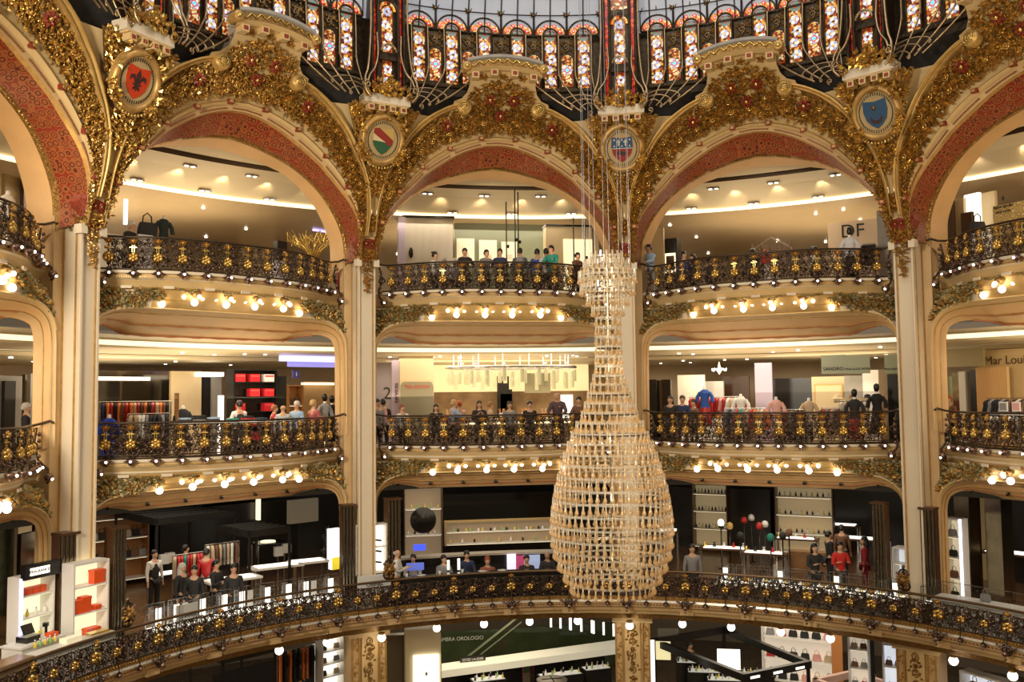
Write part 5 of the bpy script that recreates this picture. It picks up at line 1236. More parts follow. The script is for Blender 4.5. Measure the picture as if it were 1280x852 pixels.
# ---- top gallery, far right bay
for i, (x0, x1, y0, m, v, lab) in enumerate(((1168, 1176, 246, beigep, 16, 'narrow cream casing at the left of the far right top bay'), (1176, 1190, 250, darkw, 16, 'tall dark wood column in the far right top bay'), (1190, 1204, 247, beigep, 16.2, 'cream wall panel beside the dark wood column'),
    (1203, 1214, 264, darkw, 15.6, 'low brown partition before the glowing white panel'), (1208, 1223, 240, litwhite, 16.4, 'glowing white panel in the far right top bay'), (1223, 1243, 238, beigep, 17, 'beige wall between the white panel and the floral wall'))):
    panelwall(-72, x0, x1, y0, 320, v, m, lab, floor=Z3)
e, w, h = pbox('boutique_wall', -72, 1243, 1330, 240, 310, 16.5, .15, goldfl, 'gold floral boutique wall with a black shop name, far right top bay', 'wall sign', z0=Z3)
c = onv(1286.5, 250, -72, 16.5); p = onv(1257, 257, -72, 16.5); sign(e, 'kate spade', .14, blackm, (p.x-c.x, -.02, p.z-Z3)); p = onv(1257, 264, -72, 16.5); sign(e, 'NEW YORK', .09, blackm, (p.x-c.x, -.02, p.z-Z3)); p = onv(1257, 247, -72, 16.5)
b = MB(); b.lathe([(.001, -.09), (.05, 0), (.001, .09)], (p.x-c.x, -.02, p.z-Z3), blackm, 4); b.build('spade_emblem', e)
bag(wpt(-72, Ux(1222, -72, 14.3, 280), 14.3, Z3+1.3), 0, DK, 'black handbag on a plinth in the far right top bay', sc=1.4)
pbox('display_plinth', -72, 1215, 1229, 290, 310, 14.2, .4, whitep, 'white plinth under the black handbag, far right top bay', 'plinth', z0=Z3, z1=Z3+1.3)
# ---- top gallery, far left bay
for x0, x1, y0, m, v, lab in ((4, 28, 216, mat('light_wood', (.46, .33, .14), .45, var=.25, vscale=3), 17, 'light wood wall panel in the far left top bay'), (28, 40, 220, darkw, 16.8, 'tall dark wood column in the far left top bay'), (40, 60, 226, greyp, 17.2, 'grey door surround in the far left top bay'), (44, 57, 240, black, 17, 'black doorway in the far left top bay')):
    panelwall(72, x0, x1, y0, 330, v, m, lab, floor=Z3)
mannequin(72, 4, 14, Z3, 'white mannequin bust at the far left top balustrade', WH, h=1.15, head=False)

# ---- second gallery, left bay
panelwall(36, 122, 212, 464, 505, 21, mirror, 'wide dark mirrored wall behind the clothes racks, second gallery left', floor=Z2)
e, _, _ = pbox('light_bar', 36, 122, 188, 471, 475, 20.5, .1, litwhite, 'long white fluorescent bar above the left clothes racks', 'light')
for x0, x1, y0, m, v, lab in ((213, 252, 464, beigep, 19, 'broad beige column behind the second left balustrade'), (253, 264, 470, black, 20, 'dark doorway between the beige and grey columns'), (265, 277, 470, greyp, 19, 'grey column beside the dark doorway, second gallery left'), (274.5, 280, 494, litwhite, 14.6, 'short glowing white post by the folded clothes'), (345, 358, 470, black, 16.1, 'black side panel right of the red box shelves')):
    panelwall(36, x0, x1, y0, 530, v, m, lab, floor=Z2)
pbox('ceiling_light', 36, 252, 280, 465, 470, 18.5, .8, litwhite, 'white rectangular ceiling light before the beige column', 'light')
rack(36, 124, 214, 15.4, Z2, 1.78, [NAVY, ORG, RED, DK, ORG, BROWN, RED, ORG, BEIGE, RED, BROWN, ORG, DK, RED, BEIGE, ORG, BROWN, DK], 'long upper steel rack of orange and red garments at the left second gallery', 'garment on the long orange and red rack')
rack(36, 160, 212, 14.5, Z2, 1.45, [BEIGE, BEIGE, WH, WH, GREY, DK, DK, DK, GREY, DK], 'lower steel rack of beige white and black jackets at the left second gallery', 'jacket on the lower left rack')
mannequin(36, 137, 14.1, Z2, 'mannequin in a big bright blue knitted sweater at the left second balustrade', (.01, .05, .45), (.01, .04, .38), h=.75)
mannequin(36, 229, 14.8, Z2, 'mannequin in a long black coat beside a wooden stand', DK, DK, h=.95)
panelwall(36, 220, 224, 491, 530, 14.7, wood, 'thin wooden upright beside the black coat mannequin', floor=Z2)
e, uc, w, h = shelfunit(36, 292, 346, 16, Z2, Z2+2.75, 6, black, black, 'tall black shelf wall filled with red boxes, second gallery left', lit=False)
rb = mat('red_lacquer_box', (.62, .02, .03), .35)
for i in range(5):
    for j in range(3 if i else 2):
        if (i+j) % 5 == 3: continue
        b = MB(); b.box((0, 0, .13), (.34, .24, .26), rb if (i*3+j) % 7 else whitep); b.box((0, -.125, .2), (.3, .01, .05), mat('red_box_trim', (.75, .08, .08), .4)); o = b.build('red_box', loc=wpt(36, uc+(j-1)*.5, 16.15, Z2+.08+h*(i+1)/6*.985-.0), rz=radians(36)); tag(o, 'glossy square box, black shelf wall, %s row up, %s from the left' % (ORD[i], ORD[j]), 'box', 'red boxes on the black shelf wall')
def foldtable(B, x0, x1, v, z, h, cols, lab):
    u0, u1 = Ux(x0, B, v), Ux(x1, B, v); w = u1-u0; e = empty('display_table', wpt(B, (u0+u1)/2, v, z), radians(B), lab, 'table')
    addbox(e, 'table_top', (0, 0, h-.03), (w, .7, .05), whitep)
    for sx in (-1, 1):
        for sy in (-1, 1): addbox(e, 'leg', (sx*(w/2-.05), sy*.3, (h-.05)/2), (.05, .05, h-.05), steel)
    n = max(2, int(w/.34))
    for i in range(n):
        for j in range(2+(i % 2)):
            b = MB(); c = cols[(i*2+j) % len(cols)]; b.grid([[(x, y, zz) for x, y in ((-.14, -.11), (0, -.13), (.14, -.11), (.15, .1), (0, .12), (-.15, .1))] for zz in (0, .05)], cm(c), True); b.add([(x, y, .052) for x, y in ((-.14, -.11), (0, -.13), (.14, -.11), (.15, .1), (0, .12), (-.15, .1))], [range(6)], cm(c)); o = b.build('folded_garment', loc=wpt(B, u0+w*(i+.5)/n, v, z+h-.005+.055*j), rz=radians(B+i*7-6)); tag(o, 'folded '+GARM[c]+' garment, '+('bottom', 'middle', 'top')[j]+' of the '+ORD[i]+' pile, '+' '.join(lab.split(',')[0].split()[3:8]), 'garment', 'folded clothes '+lab)
foldtable(36, 222, 276, 14.3, Z2, 1.22, [DK, LBLUE, GREY, DK], 'display table of dark and light blue folds, second gallery left')
foldtable(36, 282, 335, 14.0, Z2, 1.18, [NAVY, TEAL, WH, RED, DK], 'display table of many coloured folds before the red box shelves')
person(36, 299, 14.9, Z2, 'salesman in a black waistcoat and white sleeves seen from behind', 'sell', WH, DK, HK, 'short', 180, 1.0, vest=True)
person(36, 338, 14.6, Z2, 'person with reddish hair bending over the folded clothes', 'lean', RED, DK, (.3, .1, .03), 'short', 60, .92)
person(36, 354, 14.1, Z2, 'bald-topped man in a pale blue shirt at the second left balustrade', 'stand', (.45, .5, .52), DK, HBL, 'bald', 150, .93)
person(36, 371, 14.2, Z2, 'man in a light blue shirt behind the second left balustrade', 'sell', LBLUE, DK, HG, 'short', -60, .98)
person(36, 392, 14.1, Z2, 'fair-haired person in a red shirt behind the second left balustrade', 'sell', (.5, .12, .12), DK, HBL, 'short', 90, 1.0)
mannequin(36, 406, 14.5, Z2, 'mannequin with a black head in a grey jacket, second gallery left', (.35, .36, .38), h=1.05, head=True)
mannequin(36, 415, 15, Z2, 'mannequin with a black head in a black coat, second gallery left', DK, DK, h=1.0, head=True)
pbox('neon_strip', 36, 350, 431, 446, 451, 16, .06, mat('violet_neon', (.4, .4, 1), .3, emit=2.2, ecol=(.42, .42, 1)), 'violet neon strip along the ceiling near the second pillar', 'light')
pbox('violet_panel', 36, 360, 431, 451, 458, 17.5, .06, mat('violet_soft', (.4, .35, .8), .3, emit=.7, ecol=(.4, .38, 1)), 'soft violet ceiling panel behind the neon strip', 'light')
e, uc, w, h = shelfunit(36, 361, 379, 18, Z2, Z2+2.3, 3, mat('amber_wood', (.55, .26, .07), .4), mat('amber_back', (.7, .35, .1), .5), 'amber wood niche with dark bags behind the men, second gallery left')
for k in range(2): bag(wpt(36, uc-.2+.4*k, 18.2, Z2+1.62), radians(36), BROWN, ('left', 'right')[k]+' brown handbag in the amber wood niche', 'bags in the amber niche')
e, _, _ = pbox('hanging_sign', 36, 366, 375, 463, 472, 15.5, .05, mat('blue_sign', (.06, .06, .25), .4), 'small dark blue hanging sign under the violet neon', 'sign'); sign(e, 'i', .2, whitep, (0, -.01, .12))
panelwall(36, 380, 420, 477, 530, 20, mat('warm_lit_wall', (.7, .45, .2), .5), 'warm brown wall behind the mannequins, second gallery left', floor=Z2)
pbox('light_bar', 36, 378, 418, 478, 481, 19.8, .1, litwarm, 'warm light bar above the brown wall, second gallery left', 'light')
# ---- second gallery, middle bay
e, w, h = pbox('level_sign_wall', 0, 468, 491, 452, 530, 18.5, .2, mat('mauve_grey', (.34, .28, .28), .5), 'mauve grey wall with a large number two beside the second pillar', 'wall sign', z0=Z2)
p = onv(484, 492, 0, 18.5); c = onv(479.5, 480, 0, 18.5); sign(e, '2', .62, blackm, (p.x-c.x, -.02, p.z-Z2))
e, w, h = pbox('lilac_column', 0, 490, 500, 448, 530, 17.5, .3, lilac, 'narrow lilac column with vertical lettering, second gallery middle', 'column', z0=Z2)
o = inst('lettering', text_mesh('services', .22, blackm, .005), e, (0, -.02, h*.62), (pi/2, -pi/2, 0))
e, w, h = pbox('boutique_column', 0, 500, 542, 438, 530, 16.3, .9, beigep, 'broad beige column with a grey rounded menu panel, second gallery middle', 'column', z0=Z2)
q = onv(521, 477, 0, 16.3).z-Z2; pts = [(-w*.48, 0), (w*.48, 0), (w*.48, q-.15), (w*.44, q-.04), (w*.38, q), (-w*.38, q), (-w*.44, q-.04), (-w*.48, q-.15)]
b = MB(); b.prism(pts, Matrix.Translation((0, -.04, 0)), .04, mat('menu_grey', (.27, .24, .16), .4)); b.build('grey_panel', e)
sign(e, 'TEA ROOM', .17, mat('red_letters', (.6, .08, .04), .5), (0, -.05, q-.18), 'red_lettering')
addbox(e, 'black_cap', (0, .3, h), (w+.04, .7, .05), black)
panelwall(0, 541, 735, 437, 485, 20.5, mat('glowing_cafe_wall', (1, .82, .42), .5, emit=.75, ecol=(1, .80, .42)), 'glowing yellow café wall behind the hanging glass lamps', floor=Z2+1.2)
panelwall(0, 541, 735, 488, 530, 20, mat('cafe_back', (.42, .26, .12), .5, var=.4, vscale=2), 'brown back wall of the café bar', floor=Z2)
e = empty('glass_tube_chandelier', wpt(0, Ux(640, 0, 16), 16, 0), 0, 'wide oval chandelier of hanging glass cylinders above the second gallery café', 'chandelier')
zc = Zy(640, 459, 0, 16); tg = mat('lit_glass_tube', (.55, .50, .30), .15, emit=.22, ecol=(1, .85, .45)); b = MB(); b.tube([(2.25*cos(t*.157), 1.1*sin(t*.157), zc) for t in range(41)], .05, steel, 5); b.tube([(1.6*cos(t*.157), .7*sin(t*.157), zc) for t in range(41)], .04, steel, 5)
for k in range(-6, 7): b.box((k*.33, 0, zc), (.03, 2.0*sqrt(max(.05, 1-(k/7)**2)), .03), steel)
b.build('oval_frame', e); b = MB()
for k in range(14): t = k*.449; b.tube([(2*cos(t), .9*sin(t), zc), (2*cos(t), .9*sin(t), 7.6)], .012, litwhite, 4)
b.build('suspension_rods', e); rr = random.Random(4)
TB = MB().lathe([(.06, 0), (.07, .02), (.07, .42), (.05, .45)], (0, 0, -.5), tg, 8).mesh('glass_tube')
for k in range(46):
    t = k*.137*1.0; R_ = (2.2, 1.05) if k % 2 else (1.6, .7); inst('glass_tube', TB, e, (R_[0]*cos(t), R_[1]*sin(t), zc-rr.uniform(0, .12)), sc=(1, 1, rr.uniform(.8, 1.4)))
pbox('glass_screen', 0, 656, 688, 466, 491, 15.5, .03, mat('frosted_screen', (.36, .32, .20), .3), 'frosted hanging screen below the glass chandelier', 'screen')
e, uc, w, h = (lambda e, w, h: (e, 0, w, h))(*pbox('cafe_counter', 0, 541, 735, 514, 530, 16.2, .7, mat('counter_front', (.50, .40, .26), .4), 'long beige café counter along the middle of the second gallery', 'counter', z0=Z2, z1=Z2+1.0))
addbox(e, 'counter_top', (0, .35, 1.02), (w+.1, .85, .05), whitep); addbox(e, 'light_strip', (0, -.03, .9), (w*.8, .02, .05), litwarm)
for i, (x, y) in enumerate(((655, 513), (680, 512), (627, 512), (561, 512), (700, 513))):
    u = Ux(x, 0, 16.5); b = MB(); b.lathe([(.06, 0), (.10, .2), (.105, .2)], (0, 0, 0), [whitep, mat('orange_cup', (.85, .35, .1), .4)][i % 2], 10)
    for t in range(8): b.tube([(.04*cos(t), .04*sin(t), .1), (.1*cos(t), .1*sin(t), .34)], .01, [mat('orange_cup', (1, 1, 1)), beigep][i % 2], 4)
    o = b.build('stick_holder', loc=wpt(0, u, 16.5, Z2+1.05)); tag(o, 'holder bristling with sticks on the café counter, %s' % ('left of the chandelier by some way', 'right of the bald man', 'middle one', 'leftmost', 'rightmost')[i], 'holder', 'holders on the café counter')
for x0, x1, y0, m, lab in ((558, 575, 518, mat('red_board', (.5, .04, .03), .4), 'red board on the café front'), (626, 640, 492, darkw, 'dark café cabinet behind the long-haired woman'), (702, 716, 493, litwhite, 'white lit doorway right of the frosted screen'), (622, 640, 470, black, 'black menu screen under the glass chandelier')):
    panelwall(0, x0, x1, y0, 522, 15.9 if y0 > 510 else 19.5, m, lab, floor=Z2+(.4 if y0 > 510 else 0))
for x, v, lab, kw in ((472, 13.9, 'person in dark clothes half hidden by the second pillar', dict(shirt=GREY, face=40)),
    (479, 14.4, 'person in black with a pink backpack seen from behind near the number two', dict(shirt=DK, face=170, hair=HK, pack=PINK)),
    (503, 13.7, 'red-brown-haired woman in a white top at the second middle balustrade', dict(shirt=WH, hair=(.25, .08, .03), sc=.9, face=30)),
    (545, 13.5, 'dark-haired woman in black with raised hands at the second middle balustrade', dict(pose='phone', shirt=DK, sc=.9, hk='long')),
    (563, 14.6, 'man in a pale blue shirt bending at the café', dict(shirt=LBLUE, pose='lean', face=110, sc=.97, hair=HBL)),
    (599, 13.4, 'woman with very long dark hair in black at the second middle balustrade', dict(shirt=DK, hk='long', hair=HB, sc=.95, pose='phone')),
    (613, 15.0, 'person in beige sitting sideways behind the long-haired woman', dict(shirt=BEIGE, hair=(.3, .15, .05), sc=.92, face=90)),
    (574, 15.2, 'red-haired person in pale pink at the café bar', dict(shirt=(.6, .4, .4), hair=(.4, .08, .02), face=200, sc=.95)),
    (637, 13.6, 'woman with brown hair in grey at the balustrade left of the dark cup holders', dict(shirt=GREY, hair=HB, hk='long', sc=.93)),
    (662, 13.5, 'short dark-haired person in a black jacket at the café rail', dict(shirt=DK, sc=.93, hair=HK)),
    (697, 13.5, 'bald old man in a dark jacket leaning on the café rail', dict(shirt=(.10, .06, .07), hair=HG, hk='bald', pose='lean', sc=1.1, face=-15)),
    (724, 13.5, 'short-haired man in a brown jacket beside the chandelier body', dict(shirt=BROWN, hair=HK, pose='lean', sc=1.0, face=-20))):
    person(0, x, v, Z2, lab, **kw)
# ---- second gallery, right bay
for x0, x1, y0, m, v, lab in ((806, 820, 474, black, 15.5, 'left black door leaf beside the third pillar'), (820, 828, 475, mirror, 15.7, 'narrow mirror between two black door leaves'), (828, 838, 474, black, 15.5, 'right black door leaf beside the third pillar'), (848, 880, 468, mat('cream_lit_panel', (.9, .82, .66), .5, emit=.35, ecol=(1, .85, .6)), 17, 'pale lit wall behind the couple, second gallery right'),
    (880, 904, 476, whitep, 18, 'white back wall behind the red garments'), (904, 936, 470, darkw, 19, 'dark brown wall behind the red garments, second gallery right'), (945, 964, 453, lilac, 17, 'broad lilac column in the second right bay'), (964, 1015, 472, black, 19, 'dark shop recess right of the lilac column'), (1016, 1056, 470, beigep, 17.5, 'cream panelled door wall in the second right bay'), (1057, 1080, 469, greyp, 17.4, 'grey wall panel behind the hat shelf'),
    (1080, 1100, 462, whitep, 17, 'white column behind the black fur coat'), (1100, 1122, 461, mat('tan_frame', (.48, .34, .18), .5), 15.2, 'tan door surround at the fourth pillar, second gallery'), (1111, 1122, 468, black, 15.1, 'black doorway inside the tan surround')):
    panelwall(-36, x0, x1, y0, 525, v, m, lab, floor=Z2)
b = MB(); b.box((0, 0, 0), (.9, .03, 1.5), ochre); b.box((0, -.02, 0), (.82, .03, 1.42), beigep); b.build('door_moulding', loc=wpt(-36, Ux(1036, -36, 17.4), 17.4, Z2+1.35), rz=radians(-36)); bpy.context.view_layer.update(); o = bpy.data.objects['door_moulding']; tag(o, 'raised rectangular moulding on the cream panelled door wall', 'moulding')
for i, (x0, x1, t, lab) in enumerate(((1027, 1056, 'SANDRO', 'left pale green hanging sign with small dark letters'), (1056.5, 1087, 'PAUL & JOE SISTER', 'right pale green hanging sign with small dark letters'), (1106, 1122, 'PAUL & JOE', 'pale green hanging sign partly behind the fourth pillar'))):
    e, w, h = pbox('hanging_sign', -36, x0, x1, 443, 467, 15, .05, greenp, lab, 'sign'); sign(e, t, .085 if i else .15, blackm, (0, -.02, h*.25))
e = empty('small_chandelier', wpt(-36, Ux(900, -36, 17.5), 17.5, 7.0), 0, 'small bright crystal chandelier above the red garments', 'chandelier'); b = MB()
for k in range(12): b.ball((.24*cos(k*.52), .24*sin(k*.52), .05*(k % 2)), .03, bulbw, 6, 4)
b.lathe([(.001, -.15), (.1, 0), (.2, .03), (.06, .06), (.012, .3)], (0, 0, 0), litwarm, 10); b.build('crystal_bowl', e)
for x, v, lab, kw in ((838, 13.6, 'woman with long brown hair in a black cardigan at the second right balustrade', dict(shirt=DK, hair=HB, hk='long', face=0)), (853, 13.7, 'man in a dark blue sweater at the second right balustrade', dict(shirt=NAVY, hair=HB, pose='sell', face=10)), (867, 14.1, 'person in brown clothes beside the couple', dict(shirt=BROWN, hair=HB, face=-30, sc=.93))):
    person(-36, x, v, Z2, lab, **kw)
rack(-36, 862, 930, 15.4, Z2, 1.72, [RED, ORG, RED, BROWN, NAVY, RED, RED, (.45, .02, .02), PINK, RED, WH, BEIGE, WH, RED], 'long rack of red garments in the second right bay', 'garment on the red rack')
rack(-36, 905, 962, 14.4, Z2, 1.35, [GREY, NAVY, GREY, RED, TEAL, GREY, BEIGE, RED, ORG, BEIGE, WH, ORG], 'lower rack of mixed coats before the red rack', 'coat on the lower mixed rack')
mannequin(-36, 881, 14.2, Z2, 'tall mannequin in blue with a red skirt rising above the red rack', BLUE, RED, h=1.35)
mannequin(-36, 926, 15, Z2, 'headless white mannequin torso right of the red rack', WH, h=1.1)
mannequin(-36, 970, 13.8, Z2, 'mannequin in a pale pink knee-length dress at the second right balustrade', (.78, .45, .40), (.78, .45, .40), h=1.0)
mannequin(-36, 1011, 14.8, Z2, 'white mannequin torso with a necklace right of the dark recess', BEIGE, h=.95)
rack(-36, 976, 1004, 14.6, Z2, 1.3, [BROWN, RED, BROWN, GREY, BROWN, DK, BROWN], 'rack of brown tweed jackets right of the pink dress', 'tweed jacket')
rack(-36, 1026, 1050, 14.3, Z2, 1.35, [BROWN, RED, GREY, BROWN, PINK, GREY, BROWN], 'rack of grey and dark red jackets before the cream door wall', 'jacket')
rack(-36, 1050, 1085, 15.2, Z2, 1.55, [WH, BEIGE, WH, BEIGE, WH, GREY, BEIGE, WH], 'rack of cream and white blouses under the hat shelf', 'blouse', long_=True)
e, uc, w, h = shelfunit(-36, 1042, 1088, 16, Z2+1.5, Z2+1.62, 1, beigep, beigep, 'cream hat shelf above the white blouses', lit=False)
for i in range(3):
    b = MB(); b.lathe([(.2, 0), (.1, .02), (.095, .1), (.001, .13)], (0, 0, 0), [beigep, cm(BROWN), cm(DK)][i], 12); o = b.build('hat', loc=wpt(-36, uc+(i-1)*.45, 16.15, Z2+1.63)); tag(o, ('cream', 'brown', 'black')[i]+' brimmed hat on the hat shelf', 'hat', 'hats on the hat shelf')
mannequin(-36, 1068, 13.9, Z2, 'mannequin in black with a red skirt before the white blouses', DK, RED, h=1.0, head=True)
mannequin(-36, 1096, 14.1, Z2, 'mannequin in a shaggy black fur coat beside the tan door surround', (.008, .007, .007), (.008, .007, .007), h=1.15, head=True)
# ---- second gallery, far right bay
for x0, x1, y0, m, v, lab in ((1168, 1181, 461, mirror, 17, 'dark mirror panel by the fourth pillar, far right'), (1181, 1192, 470, greenp, 17.1, 'sage green fitting room panel, far right'), (1192, 1200, 466, mirror, 17, 'second dark mirror panel, far right'), (1200, 1206, 464, whitep, 16.9, 'white fitting room panel, far right'), (1206, 1214, 464, greyp, 17, 'grey fitting room panel, far right'), (1214, 1222, 462, black, 16.9, 'black fitting room doorway, far right'),
    (1222, 1258, 458, curt, 16.6, 'orange striped curtain in the second far right bay'), (1180, 1228, 434, mat('khaki_header', (.42, .36, .20), .5), 16.4, 'khaki header panel above the fitting rooms')):
    panelwall(-72, x0, x1, y0, 520 if y0 > 440 else 459, v, m, lab, floor=Z2 if y0 > 440 else None)
e, w, h = pbox('boutique_wall', -72, 1226, 1330, 432, 520, 17, .15, cream, 'cream boutique wall with dark script lettering, second far right bay', 'wall sign', z0=Z2)
p = onv(1262, 450, -72, 17); c = onv(1278, 450, -72, 17); sign(e, 'Mar Louis', .36, mat('brown_letters', (.12, .07, .03), .5), (p.x-c.x, -.02, p.z-Z2))
person(-72, 1186, 15.2, Z2, 'small reddish-haired person between the fitting room panels, far right', 'stand', BROWN, DK, (.4, .12, .03), 'short', 0, .95)
rack(-72, 1234, 1290, 15, Z2, 1.6, [DK, GREY, DK, DK, GREY, DK, BROWN, DK, BEIGE, DK, BROWN], 'rack of long dark coats beside the striped curtain', 'coat', sideways=True, long_=True)
for x in (1254, 1270):
    e, w, h = pbox('photo_frame', -72, x-5, x+5, 502, 514, 14, .03, whitep, ('left' if x < 1260 else 'right')+' of two small framed pictures before the dark coats', 'picture frame', 'small frames before the dark coats'); addbox(e, 'picture', (0, -.01, h/2), (w*.75, .02, h*.75), cm(PINK if x > 1260 else GREY))
foldtable(-72, 1232, 1285, 14.1, Z2, 1.08, [WH, GREY, WH], 'display table of pale folds below the small frames')
# ---- second gallery, far left bay
for x0, x1, y0, m, v, lab in ((-4, 28, 470, greyp, 16, 'grey steel fitting surround, far left second bay'), (5, 20, 476, black, 15.9, 'black screen set in the grey surround, far left'), (30, 38, 468, mirror, 17, 'narrow dark mirror panel, far left second bay'), (37, 48, 467, greyp, 16.5, 'grey column beside the dark mirror, far left')):
    panelwall(72, x0, x1, y0, 540, v, m, lab, floor=Z2)
person(72, 33, 15, Z2, 'white-haired person in dark clothes between the grey columns, far left', 'stand', DK, DK, HG, 'short', 30, 1.0)
b = MB(); b.tube([(0, 0, 0), (0, 0, 3.5)], .07, mat('grey_pipe', (.45, .46, .42), .35, .3), 10); o = b.build('grey_post', loc=wpt(72, Ux(54, 72, 14.2), 14.2, Z2)); tag(o, 'slim grey round post inside the far left second bay', 'post')
# ------------------------------------------------------------------ first level shop floor
def VV(x, y, z, B): return (bayrot(-B) @ onz(x, y, z)).y
def pz(x, yh, lab, z0=0, h=1.66, face=0, **kw):
    q = onz(x, yh, z0+h); a = math.degrees(atan2(-q.x, q.y)); return person(a, 0, hypot(q.x, q.y), z0, lab, u=0, face=face, **kw)
def bx(name, loc, dims, rz, m, lab=None, cat=None, grp=None):
    b = MB(); b.box((0, 0, dims[2]/2), dims, m); o = b.build(name, loc=loc, rz=rz)
    if lab: tag(o, lab, cat, grp)
    return o
def angx(x, y, z): q = onz(x, y, z); return math.degrees(atan2(-q.x, q.y)), hypot(q.x, q.y)
flm = mat('fluted_bronze_mirror', (.30, .25, .18), .12, .95, var=.3, vscale=2)
def flutes(B, x0, x1, v, z1, lab):
    u0, u1 = Ux(x0, B, v, 700), Ux(x1, B, v, 700); w = u1-u0; b = MB(); b.box((0, .15, z1/2), (w, .3, z1), darkw)
    for k in range(4): b.lathe([(w*.13, 0), (w*.13, z1)], (w*(k-1.5)/4, -.0, 0), flm, 8)
    b.box((0, .1, z1), (w+.04, .4, .06), darkw)
    o = b.build('fluted_pilaster', loc=wpt(B, (u0+u1)/2, v, 0), rz=radians(B)); tag(o, lab, 'pilaster', 'fluted mirror pilasters of the first level')
for B, x0, x1, z1, lab in ((54, 75, 96, 3.15, 'left of the pillar with the orange boxes'), (54, 141, 157, 3.1, 'right of the pillar with the orange boxes'), (18, 428, 444, 3.05, 'left of the second pillar showcase'), (18, 484, 501, 3.15, 'right of the second pillar showcase'),
    (-54, 1092, 1108, 3.1, 'left of the fourth pillar'), (-54, 1152, 1170, 3.05, 'right of the fourth pillar'), (-18, 752, 768, 3.1, 'left of the third pillar behind the chandelier'), (-18, 806, 822, 3.1, 'right of the third pillar behind the chandelier')):
    flutes(B, x0, x1, 12.95, z1, 'tall fluted bronze mirror pilaster, '+lab)
# first pillar: shelf of orange boxes, white cabinet and counters at the left
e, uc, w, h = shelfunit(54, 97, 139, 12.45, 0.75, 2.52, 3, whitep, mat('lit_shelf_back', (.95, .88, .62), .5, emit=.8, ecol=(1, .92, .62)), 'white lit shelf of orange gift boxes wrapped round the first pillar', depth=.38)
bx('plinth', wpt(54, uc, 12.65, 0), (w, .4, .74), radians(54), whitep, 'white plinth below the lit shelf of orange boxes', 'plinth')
for i, (fx, lv, ww, hh) in enumerate(((-.30, 1, .22, .30), (-.08, 1, .22, .34), (.24, 2, .28, .30), (.22, 1, .16, .10), (.12, 0, .34, .2), (-.3, 0, .2, .08), (-.3, -1, .2, .14), (.2, -1, .3, .16))):
    z = .75+h*(lv+0.0)/3+.07 if lv >= 0 else .82; z = .75+h*(max(lv, 0) if lv < 2 else 2)/3+.07
    if lv == 0: z += 0
    if lv < 0: continue
    obox(wpt(54, uc+fx*w*1.1, 12.58, z), (ww, .2, hh), radians(54), ('tall' if hh > .25 else 'flat')+' orange gift box, '+ORD[i]+' set, lit pillar shelf, '+('bottom', 'middle', 'top')[max(lv, 0)]+' level', 'orange boxes on the pillar shelf')
a0, r0 = angx(52, 775, 1.0); Bc = 60
e, uc, w, h = shelfunit(Bc, 33, 72, 13.0, .95, 2.35, 3, whitep, mat('lit_shelf_back', (1, 1, 1)), 'white perfume cabinet with a black sign board near the left edge', depth=.4)
addbox(e, 'sign_board', (0, -.06, h+.12), (w+.1, .12, .32), black); e2 = addbox(e, 'name_plate', (-w*.1, -.13, h+.12), (w*.6, .02, .16), litwhite); sign(e2, 'FRAGRANCES', .09, blackm, (0, -.015, 0))
addbox(e, 'violet_light_edge', (-w/2-.04, -.02, h/2), (.05, .06, h), mat('violet_edge', (.5, .4, 1), .4, emit=2, ecol=(.75, .65, 1)))
for k in range(3): obox(wpt(Bc, uc+(-.2+.22*k)*w, 13.15, .95+h*2/3+.07), (.16, .16, .14), radians(Bc), 'small orange box on the top shelf of the perfume cabinet, '+ORD[k]+' from the left', 'orange boxes in the perfume cabinet')
bottles([wpt(Bc, uc+(-.35+.14*k)*w, 13.12, .95+h*(k % 2)/3+.07) for k in range(6)], 'wyw', 'small perfume bottle on a shelf of the white cabinet', 'perfume bottles in the white cabinet')
Bk = 62; u0, u1 = Ux(22, Bk, 12.6, 790), Ux(74, Bk, 12.6, 790); cw_ = u1-u0; e = empty('cash_desk', wpt(Bk, (u0+u1)/2, 12.75, 0), radians(Bk), 'white cash desk with drawers beside the left edge', 'desk')
addbox(e, 'body', (0, 0, .5), (cw_, .55, 1.0), whitep); addbox(e, 'top', (0, 0, 1.02), (cw_+.05, .6, .04), whitep); addbox(e, 'dark_drawer', (-cw_*.15, -.28, .8), (.28, .02, .12), black)
bottles([wpt(Bk, (u0+u1)/2+(-.3+.12*k)*cw_, 12.36, 1.0) for k in range(5)], 'yg', 'yellow or green perfume bottle before the white cash desk', 'perfume bottles before the cash desk')
q = wpt(Bk, u0+cw_*.42, 12.8, 1.04); e = empty('cash_register', q, radians(Bk), 'black cash register with a tilted screen on the white cash desk', 'cash register'); addbox(e, 'body', (0, 0, .06), (.36, .3, .12), black); o = addbox(e, 'screen', (-.02, .0, .26), (.28, .03, .22), black); o.rotation_euler.x = -.5
q = wpt(Bk, u0+cw_*.85, 12.8, 1.04); b = MB(); b.tube([(0, 0, 0), (0, 0, .22)], .03, black, 6); b.box((0, -.03, .25), (.1, .1, .08), black); o = b.build('card_reader', loc=q); tag(o, 'black card reader on a stalk beside the cash register', 'card reader')
obox(wpt(Bk, u0+cw_*.86, 12.65, 1.04), (.2, .16, .09), radians(Bk), 'flat orange box on the white cash desk by the card reader', 'desk boxes')
